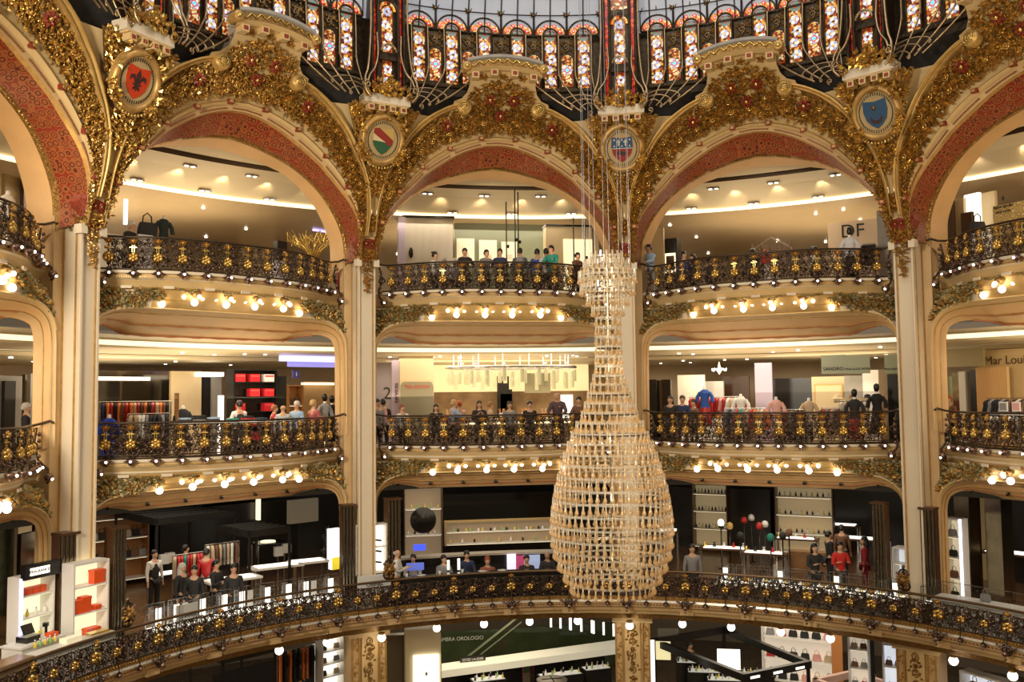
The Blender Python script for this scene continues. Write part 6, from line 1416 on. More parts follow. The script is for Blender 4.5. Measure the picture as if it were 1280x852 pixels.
def arccounter(a0, a1, r0, r1, z, m, lab, name='counter', body=None):
    n = 16; A = [a0+(a1-a0)*k/n for k in range(n+1)]; e = empty(name, polar((a0+a1)/2, (r0+r1)/2, 0), 0, lab, 'counter'); b = MB()
    b.grid([[polar(a, r, zz) for a in A] for r, zz in ((r0, z-.06), (r0, z), (r1, z), (r1, z-.06), (r0, z-.06))], m, smooth=False)
    for a in (a0, a1): b.add([polar(a, r0, z-.06), polar(a, r0, z), polar(a, r1, z), polar(a, r1, z-.06)], [(0, 1, 2, 3)], m)
    o = b.build('worktop', e); b = MB(); b.grid([[polar(a, r, zz) for a in A] for r, zz in ((r0+.05, .01), (r0+.05, z-.06), (r1-.05, z-.06), (r1-.05, .01))], body or m, smooth=False); o2 = b.build('counter_body', e)
    for q in (o, o2): q.location = -e.location
    return e
arccounter(64, 80, 11.95, 12.40, .98, mat('brown_marble_top', (.40, .26, .15), .25, var=.2, vscale=3), 'brown marble counter curving along the ring rail at the left edge')
arccounter(53.5, 63.5, 11.95, 12.30, .96, whitep, 'white curved counter below the orange box shelf')
bx('gift_stack', polar(58.7, 12.12, .97), (.4, .22, .1), radians(58), mat('cream_lit_box', (1, .92, .7), .5, emit=.3, ecol=(1, .9, .6)), 'pale stacked boxes on the white curved counter', 'box')
bx('gilt_tray', polar(55.2, 12.15, .97), (.5, .2, .05), radians(55), goldbr, 'gilt tray at the right end of the white curved counter', 'tray')
# row of glass vitrines behind the ring, left and middle
arccounter(20.5, 52.0, 11.90, 12.03, .60, whitep, 'long white curved kerb in front of the glass vitrines')
def brandboard(x0, x1, y0, y1, r, t, lab):
    a0 = angx(x0, y0, 1.2)[0]; a1 = angx(x1, y0, 1.2)[0]; am = (a0+a1)/2; w = 2*r*sin(radians(abs(a0-a1)/2)); e = bx('brand_board', polar(am, r, .62), (w, .06, .52), radians(am), whitep, lab, 'sign'); sign(e, t, .13, blackm, (0, -.04, .26)); return e
brandboard(174, 230, 745, 765, 12.15, 'CHANEL', 'white counter board with a small black brand name, left end of the vitrine row')
brandboard(428, 480, 709, 728, 12.15, 'CHANEL', 'white counter board with a small black brand name before the second pillar')
for i in range(9):
    a = 46.6-i*2.85; vitrine(a, 0, 12.3, 0.0, .52, .56, ('square glass vitrine with white cards behind the ring, %s from the left' % ('first', 'second', 'third', 'fourth', 'fifth', 'sixth', 'seventh', 'eighth', 'ninth')[i]), u=0, cards=1+(i % 3 == 1), goods=3, grp='vitrines behind the left ring')
# second pillar showcase
e, uc, w, h = shelfunit(18, 445, 483, 13.0, 1.0, 2.45, 2, whitep, litwhite, 'glowing white showcase with black slanted shelves at the second pillar', depth=.3)
for k in range(3): b = MB(); b.box((0, .1, 0), (w*.7, .12, .05), black); o = b.build('slanted_shelf', e, loc=(0, 0, h*(.25+.22*k))); o.rotation_euler.y = .18
bx('plinth', wpt(18, uc, 13.15, 0), (w, .3, 1.0), radians(18), darkw, 'dark plinth below the glowing showcase of the second pillar', 'plinth')
pz(474, 683, 'bald man in a white shirt seen from behind at the glowing showcase', shirt=WH, face=175, hk='bald', hair=HG)
pz(496, 692, 'bald man in a white jacket at the bar right of the second pillar', shirt=WH, hk='bald', hair=HG, h=1.62, face=60, pose='sell')
e, w, h = pbox('light_box', 36, 415, 428, 660, 712, VV(421, 712, .3, 36), .3, litwhite, 'tall white light box with a yellow foot left of the second pillar', 'light box'); addbox(e, 'yellow_foot', (0, -.02, h*.15), (w, .03, h*.3), mat('yellow_panel', (1, .75, .05), .5, emit=.6, ecol=(1, .8, .05)))
# left hall of the first level: shelf wall, canopies, racks, people
e, uc, w, h = shelfunit(36, 118, 188, 21, 0.2, 2.9, 4, mat('red_oak', (.34, .13, .04), .35), mat('amber_back2', (.35, .16, .05), .5), 'wide red oak shelf wall of bags at the back left of the first level', depth=.5)
for k in range(14): bag(wpt(36, uc-w*.44+w*.88*(k % 7)/6, 21.2, .2+h*(1+k//7)/4+.08), radians(36), [DK, BROWN, GREY, BEIGE][k % 4], GARM[[DK, BROWN, GREY, BEIGE][k % 4]]+' handbag on the '+('lower', 'upper')[k//7]+' red oak shelf, '+ORD[k % 7]+' from the left', 'bags on the red oak shelf wall')
def canopy(B, x0, x1, v, d, z0, z1, lab, lit=0, slats=5):
    u0, u1 = Ux(x0, B, v, 650), Ux(x1, B, v, 650); w = u1-u0; e = empty('kiosk_frame', wpt(B, (u0+u1)/2, v, z0), radians(B), lab, 'kiosk'); H = z1-z0; b = MB()
    for y in (0, d): b.box((0, y, H-.1), (w, .1, .2), black)
    for x in (-w/2, w/2): b.box((x, d/2, H-.1), (.1, d, .2), black)
    for k in range(slats): b.box((0, d*(k+.5)/slats, H-.02), (w, .05, .05), blackm)
    b.build('roof_frame', e)
    for x in (-w/2, w/2):
        for y in (0, d): addbox(e, 'post', (x, y, (H-.2)/2), (.07, .07, H-.2), black)
    for k in range(lit): addbox(e, 'lit_strip', (-w/2+w*(k+.5)/lit, -.055, H-.1), (w*.22, .02, .07), litwhite)
    return e
canopy(36, 196, 292, 17.5, 3, 0, 2.6, 'large black kiosk frame with slatted roof at the back left of the first level')
canopy(36, 312, 362, 15.5, 2, 0, 2.2, 'smaller black kiosk frame around the lamp lit counter, first level left')
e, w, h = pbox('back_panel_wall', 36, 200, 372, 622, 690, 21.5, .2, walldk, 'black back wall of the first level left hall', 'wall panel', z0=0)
e, w, h = pbox('lit_doorway', 36, 323, 326, 622, 650, 21.2, .2, litwarm, 'thin glowing vertical opening in the black back wall', 'light')
e, w, h = pbox('lit_window_niche', 36, 362, 398, 622, 655, 20.5, .2, mat('dim_lit_niche', (.22, .15, .08), .5, emit=.08, ecol=(1, .8, .5)), 'dim lit shop niche beyond the corridor, first level left', 'shop niche')
rack(36, 218, 256, 16.5, 0, 1.6, [BEIGE, RED, RED, TEAL, RED, RED, BEIGE, RED, RED], 'rack of red clothes under the black kiosk, first level left', 'dress on the kiosk rack')
rack(36, 258, 300, 17, 0, 1.7, [WH, BEIGE, BROWN, BEIGE, GREY, BEIGE, WH, BROWN], 'rack of pale clothes under the black kiosk, first level left', 'dress on the pale kiosk rack')
for x, y, lab, kw in ((193, 692, 'salesman in a black waistcoat by the counters, first level left', dict(shirt=WH, face=10, vest=True)), (228, 709, 'white-haired woman in black at the vitrines, first level left', dict(shirt=DK, hk='long', hair=HG, face=20)),
    (243, 712, 'person in black second from the left at the vitrines', dict(shirt=DK, face=-40)), (270, 705, 'customer in black with dark hair before the round lamp table', dict(shirt=DK, face=30, pose='sell')), (292, 710, 'second customer in black right of the dark-haired one', dict(shirt=DK, face=-20)),
    (232, 685, 'person in red standing under the black kiosk', dict(shirt=RED, pants=RED, face=90)), (258, 690, 'person in a red top beside the pale clothes rack', dict(shirt=RED, face=150)),
    (401, 624, 'person in black walking at the end of the corridor', dict(shirt=DK, pose='walk', face=180)), (409, 660, 'long-haired woman in black walking towards the second pillar', dict(shirt=DK, pose='walk', hk='long', face=140))):
    pz(x, y, lab, **kw)
def table(x, y, w, d, z, h, m, lab, lit=False, B=None):
    a, r = angx(x, y, z+h); e = empty('display_table', polar(a, r, z), radians(a), lab, 'table'); addbox(e, 'table_top', (0, 0, h-.03), (w, d, .06), m)
    for sx in (-1, 1):
        for sy in (-1, 1): addbox(e, 'leg', (sx*(w/2-.05), sy*(d/2-.05), (h-.06)/2), (.05, .05, h-.06), steel)
    if lit: addbox(e, 'lit_tray', (0, 0, h+.01), (w*.8, d*.7, .02), litwhite)
    return e, a, r
e, a, r = table(335, 677, 1.0, .8, 0, 1.3, black, 'black tray table with a glowing disc, first level left'); b = MB(); b.lathe([(.001, .03), (.25, .03), (.26, 0)], (0, 0, 1.31), litwarm, 14); b.build('glowing_disc', e)
for x, y, w, lab in ((290, 722, 1.6, 'lit white counter table behind the vitrines, left one'), (345, 706, 1.6, 'lit white counter table behind the vitrines, middle one'), (385, 700, 1.2, 'lit white counter table behind the vitrines, near the light box'), (207, 716, .9, 'dark counter table with a lit tray by the salesman')):
    table(x, y, w, .7, 0, .95, whitep if w > 1 else black, lab, lit=True)
for i, (x, y) in enumerate(((348, 694), (358, 690), (205, 704), (212, 702))):
    a, r = angx(x, y, .98); bx('white_bag_box', polar(a, r, .97), (.28, .2, .3), radians(a), whitep, ('left', 'right')[i % 2]+' white box on the '+('middle lit counter' if i < 2 else 'dark counter by the salesman'), 'box', 'white boxes on the counters')
# middle hall: bar, shelves, round black disc, screens, guests
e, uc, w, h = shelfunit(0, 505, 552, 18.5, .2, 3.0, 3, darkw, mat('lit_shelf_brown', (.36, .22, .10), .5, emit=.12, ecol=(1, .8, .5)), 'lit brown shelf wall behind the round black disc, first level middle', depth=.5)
bottles([wpt(0, uc-w*.4+w*.8*k/9, 18.7, .2+h*(1+k % 2)/3+.08) for k in range(10)], 'wykg', 'bottle on the lit brown shelf wall', 'bottles on the lit brown shelf wall')
b = MB(); M_ = Matrix.Rotation(pi/2, 3, 'X'); b.lathe([(.001, .06), (.42, .06), (.46, 0), (.42, -.06), (.001, -.06)], (0, 0, 0), black, 24, M_); p = onv(529, 650, 0, 17.5); o = b.build('round_black_disc', loc=p); tag(o, 'large round black disc hanging before the lit brown shelves', 'disc')
panelwall(0, 552, 752, 612, 668, 20.5, mat('black_glossy_wall', (.012, .011, .010), .12, var=.3), 'wide glossy black wall behind the bar, first level middle', floor=0)
e, uc, w, h = shelfunit(0, 556, 692, 17.6, .9, 1.75, 2, mat('bar_shelf_wood', (.42, .28, .12), .4), mat('lit_shelf_brown', (1, 1, 1)), 'long lit bar shelf of bottles behind the seated guests', depth=.4)
bottles([wpt(0, uc-w*.46+w*.92*k/25, 17.7, 1.38 if k % 3 else 1.0) for k in range(26)], 'ygkw', 'bottle on the long bar shelf', 'bottles on the long bar shelf')
arccounter(-12, 14.5, 11.95, 12.25, 1.0, mat('black_marble', (.03, .03, .035), .12), 'glossy black curved bar counter behind the ring rail, middle')
arccounter(-10, 12, 14.6, 15.1, 1.1, mat('pale_bar', (.45, .40, .33), .3), 'pale inner bar counter behind the seated guests', body=black)
for i, (x0, x1, y0, y1, m, lab) in enumerate(((517, 532, 680, 688, mat('blue_screen', (.03, .05, .8), .3, emit=1.6, ecol=(.05, .08, 1)), 'small deep blue screen before the lit brown shelves'), (634, 645, 692, 712, mat('white_violet_screen', (.8, .7, 1), .3, emit=1, ecol=(.85, .75, 1)), 'slim white and violet screen behind the bar'), (645, 655, 694, 714, mat('magenta_screen', (.4, .05, .15), .3, emit=.5, ecol=(.6, .08, .2)), 'dark magenta picture screen behind the bar'),
    (655, 675, 693, 712, mat('pale_blue_screen', (.3, .35, .5), .3, emit=.5, ecol=(.5, .6, .9)), 'wide pale blue mirror screen left of the chandelier foot'), (508, 530, 703, 713, mat('dark_blue_screen', (.05, .08, .3), .3, emit=.7, ecol=(.15, .2, .7)), 'dark blue screen on the bar beside the bald man'), (559, 562, 700, 712, litwhite, 'slim white lamp on the bar, left of the man in grey'), (572, 575, 698, 712, litwhite, 'slim white lamp on the bar, right of it'))):
    v = 12.9 if i > 3 else (17.3 if i == 0 else 14.4); pbox('screen' if i < 5 else 'bar_lamp', 0, x0, x1, y0, y1, v, .05, m, lab, 'screen' if i < 5 else 'lamp')
for x, y, lab, kw in ((554, 697, 'dark-haired man in a grey shirt seated at the bar, left of three', dict(shirt=GREY, face=10)), (583, 692, 'broad man in a dark blue shirt leaning on the bar', dict(shirt=NAVY, pose='lean', face=0)), (609, 699, 'red-haired woman resting her chin at the bar', dict(shirt=(.3, .1, .06), hair=(.3, .07, .02), face=0)),
    (658, 697, 'person reflected by the pale blue screen', dict(shirt=DK, face=0)), (684, 692, 'shaven-headed person in a black top left of the chandelier foot', dict(shirt=DK, hk='bald', face=0, skin=SKD)), (517, 696, 'small figure in white beside the bald man', dict(shirt=WH, face=-30))):
    pz(x, y, lab, h=1.25, **dict(kw, pose='sit'))
for i, (x, y) in enumerate(((502, 714), (520, 712), (575, 710), (600, 708), (545, 711), (625, 707))):
    a, r = angx(x, y, 1.07); r = 12.1; b = MB(); b.lathe([(.001, 0), (.1, .0), (.15, .02), (.001, .015)] if i % 2 else [(.03, 0), (.045, .1), (.04, .1)], (0, 0, 0), whitep, 12); o = b.build('plate' if i % 2 else 'cup', loc=polar(a, r, 1.005)); tag(o, ('white plate' if i % 2 else 'white cup')+' on the glossy black bar counter, '+('left end', 'left plate', 'middle', 'right plate', 'left of middle', 'far right')[i], 'plate' if i % 2 else 'cup', 'crockery on the black bar')
# right hall: dim back, head stands, lit tables, vitrines, visitors in red
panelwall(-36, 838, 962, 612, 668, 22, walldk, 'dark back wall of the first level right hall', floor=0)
for x0, x1, v, n, lab in ((862, 905, 21, 4, 'warm lit shelf bay at the back right of the first level, left one'), (965, 1036, 21, 4, 'wide warm lit shelf bay at the back right of the first level')):
    e, uc, w, h = shelfunit(-36, x0, x1, v, .2, 2.9, n, darkw, mat('amber_lit_back', (.45, .30, .14), .5, emit=.16, ecol=(1, .8, .45)), lab, depth=.5)
    bottles([wpt(-36, uc-w*.43+w*.86*(k % 10)/9, v+.2, .2+h*(1+k//10)/n+.08) for k in range(30)], 'kwyk', 'small item, '+('left', 'wide')[x0 > 900]+' warm lit shelf bay', 'items on the '+lab)
def headstand(x, y, zt, head, lab):
    a, r = angx(x, y, zt); e = empty('display_stand', polar(a, r, 0), radians(a), lab, 'display stand', 'head stands of the first level right'); b = MB(); b.lathe([(.001, 0), (.14, 0), (.14, .02), (.025, .03), (.025, zt-.25)], (0, 0, 0), black, 8); b.build('pole', e)
    b = MB(); b.lathe([(.001, 0), (.09, .02), (.12, .12), (.09, .22), (.001, .26)], (0, 0, zt-.26), head, 10); b.build('head_form', e)
for i, (x, y, c) in enumerate(((901, 648, litwhite), (912, 652, mat('gold_scarf', (.5, .32, .08), .5)), (925, 664, blackm), (930, 645, cm(RED)), (939, 642, whitep), (949, 652, cm(RED)), (956, 650, whitep), (963, 666, cm((.02, .25, .2))), (978, 664, blackm), (986, 660, cm(BROWN)))):
    headstand(x, y, 1.75, c, ('white lit', 'gold', 'black', 'red', 'white', 'second red', 'third white', 'teal', 'last black', 'brown')[i]+' scarfed head form on a thin black stand, first level right')
for x, y, w, lab in ((835, 662, .8, 'small round-topped lit counter right of the chandelier'), (1075, 672, 2.0, 'long white lit table at the back right of the first level'), (1048, 655, 1.6, 'white lit table behind the visitors in red'), (880, 640, 1.8, 'low dark table in the first level right hall')):
    table(x, y, w, .8, 0, 1.0, darkw, lab, lit=w != 1.8)
for x, y, w, lab in ((905, 684, 1.7, 'lit display table just behind the right vitrines, left one'), (955, 690, 1.5, 'lit display table just behind the right vitrines, right one'), (890, 655, 1.4, 'lit table at the feet of the white lit head stand'), (995, 672, 1.6, 'lit table left of the visitors in black and red')):
    e, a, r = table(x, y, w, .6, 0, .9, darkw, lab, lit=True)
    for k in range(5):
        b = MB(); b.lathe([(.001, 0), (.07, 0), (.06, .06), (.02, .1), (.05, .15), (.001, .16)], (0, 0, 0), [goldbr, black, whitep, cm(RED), steel][k], 8); o = b.build('display_item', loc=wpt(a, (k-2)*w*.19, r, .925)); tag(o, 'small ornament on the '+' '.join(lab.split()[:3])+', '+' '.join(lab.split()[-4:])+', '+ORD[k]+' from the left', 'ornament', 'ornaments on the '+lab)
pbox('wood_counter', -36, 985, 1036, 668, 690, 16.5, .5, mat('brown_counter_wood', (.30, .15, .06), .3, var=.3, vscale=3), 'brown wood counter front behind the dark-haired woman in black', 'counter', z0=0, z1=1.0)
for i in range(12):
    a = -30.5-2.35*i; 
    if abs(a+54) < 2: continue
    vitrine(a, 0, 12.75, 0, .46, .42, 'low glass vitrine of white goods behind the right ring, %s from the left' % ('first', 'second', 'third', 'fourth', 'fifth', 'sixth', 'seventh', 'eighth', 'ninth', 'tenth', 'eleventh', 'twelfth')[i], u=0, cards=(i % 3 == 0), goods=4, base=darkw if i % 2 else whitep, grp='vitrines behind the right ring')
arccounter(-52, -29, 11.98, 12.40, .62, mat('marble_counter_light', (.5, .46, .38), .2), 'pale curved marble counter behind the ring rail, right')
arccounter(-76, -57.5, 12.0, 12.65, .95, whitep, 'white curved counter of glass screens at the right edge')
for i in range(5):
    a = -59-3.1*i; b = MB(); b.box((0, 0, .2), (.62, .02, .4), glass); b.box((0, .0, .4), (.62, .025, .015), steel); o = b.build('glass_screen', loc=polar(a, 12.1, .96), rz=radians(a)); tag(o, 'upright glass screen on the white right edge counter, %s from the left' % ('first', 'second', 'third', 'fourth', 'fifth')[i], 'glass screen', 'glass screens at the right edge')
a, r = angx(1250, 741, 1.05); e = empty('sunglasses', polar(-69.5, 12.35, .97), radians(-70), 'pair of black sunglasses on the white right edge counter', 'sunglasses'); b = MB()
for s in (-1, 1): b.lathe([(.001, 0), (.04, 0), (.04, .01)], (s*.05, 0, .04), black, 10, Matrix.Rotation(pi/2, 3, 'X'))
b.build('lenses', e); b = MB(); b.tube([(-.09, 0, .05), (.09, 0, .05)], .006, black, 4); b.build('frame', e)
bag(polar(-63, 12.4, .97), radians(-63), GREY, 'grey handbag on the white right edge counter', sc=.8); bag(polar(-73, 12.45, .97), radians(-73), BROWN, 'brown handbag on the white right edge counter', sc=.8)
for x, y, lab, kw in ((1018, 684, 'woman with dark hair in black bending over the vitrines', dict(shirt=DK, hk='long', face=40, pose='sell')), (1050, 682, 'dark-haired saleswoman in a bright red top behind the vitrines', dict(shirt=(.6, .03, .02), face=30, pose='sell')), (1080, 675, 'woman in dark red clothes by the fluted pilaster', dict(shirt=(.25, .01, .02), pants=(.2, .01, .02), hk='long', face=-70)),
    (1052, 660, 'person in dark brown standing behind the saleswoman in red', dict(shirt=BROWN, face=180)), (1036, 668, 'person in dark clothes by the lit table behind the saleswoman', dict(shirt=DK, face=120)), (865, 685, 'dim figure in grey right of the chandelier foot', dict(shirt=GREY, face=20))):
    pz(x, y, lab, **kw)
e, uc, w, h = shelfunit(-54, 1109, 1151, 13.2, .9, 1.9, 2, whitep, mat('cool_lit_back', (.7, .75, .8), .5, emit=.5, ecol=(.85, .9, 1)), 'cool white lit showcase at the foot of the fourth pillar', depth=.4)
bx('plinth', wpt(-54, uc, 13.4, 0), (w, .4, .88), radians(-54), darkw, 'dark plinth under the cool white showcase of the fourth pillar', 'plinth')
e, uc, w, h = shelfunit(-72, 1173, 1192, 14.2, .3, 2.6, 4, whitep, mat('warm_niche_back', (.75, .62, .42), .5, emit=.4, ecol=(1, .88, .6)), 'tall cream lit niche of dark bags right of the fourth pillar', depth=.35)
addbox(e, 'light_tube', (w/2+.05, -.02, h/2), (.05, .05, h), mat('lilac_tube', (.9, .8, 1), .4, emit=4, ecol=(.92, .82, 1)))
for k in range(4): bag(wpt(-72, uc-.05, 14.32, .3+h*k/4+.08), radians(-72), [DK, BROWN, DK, GREY][k], ('lowest', 'second lowest', 'second highest', 'highest')[k]+' handbag in the tall cream lit niche', 'bags in the cream niche', sc=.8)
for x0, x1, v, m, lab in ((1196, 1210, 15, flm, 'dark bronze mirror column right of the cream niche'), (1210, 1234, 19, mat('dim_gold_wall', (.34, .22, .09), .4, emit=.05, ecol=(1, .7, .3)), 'dim golden wall between the bronze mirror columns'), (1234, 1250, 15.3, flm, 'second dark bronze mirror column at the right edge'), (1250, 1300, 19.5, walldk, 'dark wall at the right edge of the first level')):
    panelwall(-72, x0, x1, 615, 720, v, m, lab, floor=0, d=.5)
table(1262, 690, 1.6, .8, 0, 1.1, darkw, 'dark table with a lit tray at the right edge of the first level', lit=True)
# far left hall of the first level
panelwall(72, -4, 22, 640, 700, 18, mat('green_marble_wall', (.20, .22, .13), .2, var=.4, vscale=3), 'green marble wall in the first level at the far left', floor=0)
panelwall(72, 22, 40, 650, 700, 17.5, beigep, 'cream wall beside the green marble, first level far left', floor=0)
panelwall(72, 26, 52, 662, 700, 15.8, flm, 'dark bronze panel left of the first pillar, first level', floor=0)
e, a, r = table(10, 700, 1.3, .7, 0, 1.2, whitep, 'white console table with a lit top at the far left', lit=True)
b = MB(); b.lathe([(.001, 0), (.07, 0), (.1, .1), (.05, .22), (.08, .36), (.001, .4)], (0, 0, 0), BTL['w'].materials[0], 10); a, r = angx(8, 695, 1.25); o = b.build('vase', loc=polar(a, r, 1.23)); tag(o, 'pale vase on the white console table at the far left', 'vase')

# ------------------------------------------------------------------ ground level, seen under the ring
G = -4.8
def ZG(x, y, z, B): return (bayrot(-B) @ onz(x, y, z)).y
canopy(36, 280, 345, 15, 2, G, -1.2, 'black shop frame under the ring at the left', slats=2)
for i, x in enumerate((322, 330, 338, 347, 356, 365, 375, 383, 391)):
    v = 15+.3*(i % 3); p = onv(x, 812, 36, v); b = MB(); b.box((0, 0, 0), (.05, .05, .42), litwhite); o = b.build('pendant_tube', loc=p, rz=radians(36)); tag(o, 'slim white lit pendant tube under the ring, %s from the left' % ('first', 'second', 'third', 'fourth', 'fifth', 'sixth', 'seventh', 'eighth', 'ninth')[i], 'pendant light', 'pendant tubes of the ground level')
panelwall(36, 268, 425, 806, 870, 19, black, 'black back wall under the ring at the left', floor=G)
rack(36, 348, 394, 16, G+1.3, 1.75, [ORG, DK, ORG, DK, DK, ORG, ORG, DK], 'rack of orange and black dresses under the ring', 'dress on the ground level rack', long_=True)
pz(362, 832, 'person in black before the orange dresses under the ring', z0=G, shirt=DK, face=160); pz(377, 825, 'second person in black under the ring beside the orange dresses', z0=G, shirt=DK, face=200)
e, uc, w, h = shelfunit(36, 404, 430, 15.5, G+1.6, -1.2, 5, whitep, litwhite, 'white lit shelf left of the first ornamented pier', depth=.4)
for k in range(8): bag(wpt(36, uc-w*.3+w*.6*(k % 2), 15.7, G+1.6+h*(k//2+1)/5+.07), radians(36), [DK, BEIGE, BROWN, GREY][k % 4], GARM[[DK, BEIGE, BROWN, GREY][k % 4]]+' handbag, '+ORD[k//2]+' shelf up, left of the first ornamented pier', 'bags left of the pier', sc=.7)
e, w, h = pbox('curtain_wall', 0, 478, 506, 793, 870, 15.5, .3, mat('dim_grey_curtain', (.22, .18, .13), .6), 'dim grey curtain wall right of the first ornamented pier', 'wall panel', z0=G)
pz(490, 818, 'man in a black waistcoat behind the pier under the ring', z0=G, shirt=WH, face=100, vest=True)
e, w, h = pbox('square_column', 0, 507, 551, 785, 870, 14.6, .9, mat('lit_beige_column', (.85, .74, .5), .5), 'square cream column with a glowing white light box under the ring', 'column', z0=G)
addbox(e, 'light_box', (w*.08, -.05, h*.42), (w*.72, .06, h*.72), mat('light_box_white', (1, .98, .85), .5, emit=1.6, ecol=(1, .97, .80))); addbox(e, 'monogram', (w*.08, -.09, h*.62), (.08, .02, .1), greyp); sign(e, 'O', .16, greyp, (w*.08, -.1, h*.70))
e, w, h = pbox('glass_hoarding', 0, 552, 772, 778, 838, 21.5, .1, mat('dark_green_glass', (.06, .08, .035), .08, var=.3, vscale=1), 'long dark green glass hoarding with thin white lettering under the ring', 'glass wall', z0=-4.8)
p = onv(572, 798, 0, 21.5); c = onv(662, 798, 0, 21.5); sign(e, 'MAMBRA OROLOGIO', .20, mat('pale_letters', (.7, .72, .6), .4), (p.x-c.x, -.03, p.z+4.8))
b = MB(); b.box((0, 0, 0), (3.4, .06, .07), mat('pale_green_metal', (.5, .55, .35), .3, .4)); b.box((0, 0, -.25), (3.4, .06, .03), greenp); p = onv(604, 805, 0, 21); o = b.build('escalator_rail', loc=p); o.rotation_euler = (0, -.62, 0); tag(o, 'pale green escalator handrail rising behind the white counter', 'handrail')
b = MB(); pts = [onz(552, 829, -3.4), onz(772, 799, -3.4), onz(776, 808, -3.4), onz(552, 838, -3.4)]; b.add(pts+[p-Vector((0, 0, .25)) for p in pts], [(0, 1, 2, 3), (4, 5, 6, 7), (0, 3, 7, 4), (3, 2, 6, 7), (0, 1, 5, 4), (1, 2, 6, 5)], mat('white_fascia', (.85, .80, .62), .4, emit=.3, ecol=(1, .93, .7))); o = b.build('long_fascia', None); tag(o, 'long white slanting fascia in front of the dark green glass', 'fascia')
e = bx('name_sign', onz(591, 828, -3.45), (.95, .06, .26), .12, black, 'black sign with white letters on the slanting fascia', 'sign'); sign(e, 'ESTEE LAUDER', .12, whitep, (0, -.04, .13))
def gondola(x, y, w, z, lab, items, grp, rz=0, h=1.1, B=0):
    q = onz(x, y, z+h); e = empty('cosmetics_stand', (q.x, q.y, z), rz, lab, 'cosmetics stand'); addbox(e, 'body', (0, 0, h/2), (w, .5, h), black); addbox(e, 'lit_top', (0, 0, h+.01), (w*.92, .42, .02), mat('dim_lit_top', (.5, .5, .45), .3, emit=.3, ecol=(1, .95, .85)))
    M_ = Matrix.Rotation(rz, 4, 'Z'); bottles([Vector((q.x, q.y, z+h+.02))+M_ @ Vector((-w*.42+w*.84*k/(items-1), (-.12, .1)[k % 2], 0)) for k in range(items)], 'kwgyw', 'small bottle on the '+lab, grp)
for i, (x, y, w) in enumerate(((575, 838, 1.4), (628, 830, 1.4), (690, 822, 1.6), (735, 812, 1.2), (700, 842, 1.6), (745, 834, 1.0), (610, 848, 1.2))):
    gondola(x, y, w, G, 'black cosmetics stand below the fascia, '+('leftmost front', 'second', 'third', 'rightmost rear', 'front middle', 'front right', 'front left')[i], 9, 'bottles on ground stand %d' % i, rz=.16)
bx('magenta_display', onz(646, 846, -4.4), (.4, .3, .4), .1, mat('magenta_box', (.75, .02, .15), .4, emit=.2), 'small magenta display box low under the ring', 'box')
b = MB(); b.lathe([(.001, 0), (.5, 0), (.52, .03), (.001, .05)], (0, 0, 0), mat('pale_round_sign', (.38, .34, .28), .4), 20, None, 1, 1); b.box((0, 0, .06), (.7, .03, .02), black); b.box((.0, 0, .06), (.03, .7, .02), black); o = b.build('round_emblem_panel', loc=onz(690, 850, -3.3)); tag(o, 'large pale round panel with a black cross line low in the middle', 'panel')
# right of the third pier: black kiosk with screens, shelves of handbags
def frame3(pts, z, h, lab):
    P = [onz(x, y, z) for x, y in pts]; b = MB(); n = len(P)
    for i in range(n):
        a, c = P[i], P[(i+1) % n]; d = c-a; m_ = (a+c)/2; b.box(m_, (d.length+.16, .16, .22), black, atan2(d.y, d.x))
    e = empty('kiosk_frame', (0, 0, 0), 0, lab, 'kiosk'); b.build('black_roof_frame', e)
    for p in P: addbox(e, 'post', (p.x, p.y, (G+z)/2), (.09, .09, z-G), black)
    return e, P
e, P = frame3([(818, 802), (905, 787), (1010, 830), (930, 846)], -2.3, .2, 'big black kiosk roof frame right of the third pier')
for i, t in enumerate((.15, .5, .85)):
    for a, c in ((P[0], P[3]), (P[3], P[2])):
        q = a.lerp(c, t); d = c-a; o = bx('lit_name_strip', (q.x, q.y-.09, q.z-.06), (.36, .02, .07), atan2(d.y, d.x), litwhite); o.parent = e
for x0, x1, y0, y1, v, m, lab in ((897, 925, 812, 836, 15.3, litwhite, 'bright white screen inside the black kiosk'), (822, 848, 786, 795, 17.5, mat('engraved_panel', (.35, .33, .28), .4), 'grey engraved panel right of the third pier'), (820, 838, 802, 824, 16.3, mat('yellow_lit_panel', (.8, .7, .3), .5, emit=.7, ecol=(1, .9, .5)), 'pale yellow lit panel beside the third pier'), (812, 818, 800, 860, 14.8, litwhite, 'slim white lit strip at the right side of the third pier')):
    pbox('screen', -18, x0, x1, y0, y1, v, .06, m, lab, 'screen')
for i, (x, y, w) in enumerate(((880, 838, 1.2), (862, 826, 1.0), (945, 842, 1.2), (905, 848, 1.2))): gondola(x, y, w, G, 'cosmetics counter inside the black kiosk, '+('left', 'rear', 'right', 'front')[i], 10, 'bottles in kiosk %d' % i, rz=-.3)
pz(862, 806, 'dark-haired person in brown behind the black kiosk', z0=G, shirt=BROWN, face=60)
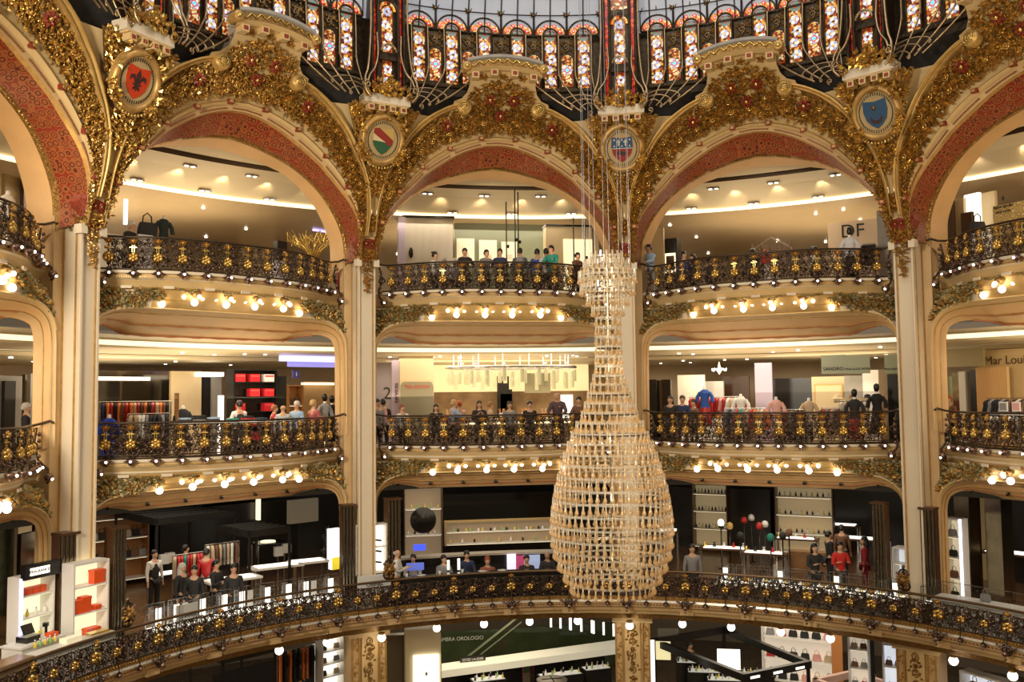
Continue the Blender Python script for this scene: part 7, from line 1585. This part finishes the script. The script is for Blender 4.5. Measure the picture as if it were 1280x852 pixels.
def bagwall(B, x0, x1, v, z0, z1, n, per, lab, back, cool=False):
    e, uc, w, h = shelfunit(B, x0, x1, v, z0, z1, n, whitep, back, lab, depth=.4)
    for i in range(n):
        for j in range(per):
            c = [DK, BROWN, DK, RED, BEIGE, DK, GREY, PINK][(i*3+j*5) % 8]; bag(wpt(B, uc+w*((j+.5)/per-.5)*.95, v+.2, z0+h*i/n+.07), radians(B)+((i+j) % 3-1)*.2, c, GARM[c]+' handbag, '+ORD[i]+' shelf up, '+ORD[j]+' from the left, '+' '.join(lab.split()[:6]), 'bags on the '+lab, sc=min(1, w/per/.42))
lb = mat('shelf_back_white', (.9, .82, .7), .5, emit=.35, ecol=(1, .88, .7)); lbc = mat('shelf_back_cool', (.8, .82, .9), .5, emit=.6, ecol=(.85, .9, 1))
bagwall(-36, 944, 1034, 19, G+.8, -1.0, 4, 6, 'long white wall shelf of handbags at the back right', lb)
bagwall(-36, 1050, 1074, 16, G+.6, -1.3, 5, 2, 'white slanted shelf of red and black bags', lb)
bagwall(-36, 1092, 1128, 15, G+.6, -1.3, 4, 3, 'white shelf of bags left of the right ornamented pier', lbc)
bagwall(-72, 1186, 1290, 13.6, G+1.2, -1.35, 4, 5, 'cool white shelf of large handbags at the bottom right corner', lbc)
panelwall(-36, 1074, 1092, 800, 860, 16.5, black, 'black shelf back between the two bag shelves', floor=G)
pz(1007, 800, 'woman in a grey-brown top among the handbag shelves', z0=G, shirt=(.3, .28, .24), hair=HK, face=170); pz(1092, 842, 'dark-haired shopper low among the bag shelves', z0=G, shirt=RED, face=30)
for x, y, lab in ((1015, 818, 'low white display block with bags among the handbag shelves'), (1030, 835, 'second low white display block before the slanted shelf')):
    q = onz(x, y, G+1); bx('display_block', (q.x, q.y, G), (1.1, .5, 1.0), radians(-36), whitep, lab, 'display block')
e, P = frame3([(1020, 852), (1065, 842), (1110, 856), (1065, 868)], -3.2, .1, 'pink edged display frame at the bottom right')
for o in e.children: 
    for i_ in range(len(o.data.materials)): o.data.materials[i_] = mat('rose_frame', (.62, .42, .36), .4)
panelwall(-36, 1040, 1052, 790, 840, 18.5, mat('orange_wood_wall', (.6, .25, .08), .4), 'orange wood wall behind the slanted bag shelf', floor=G)
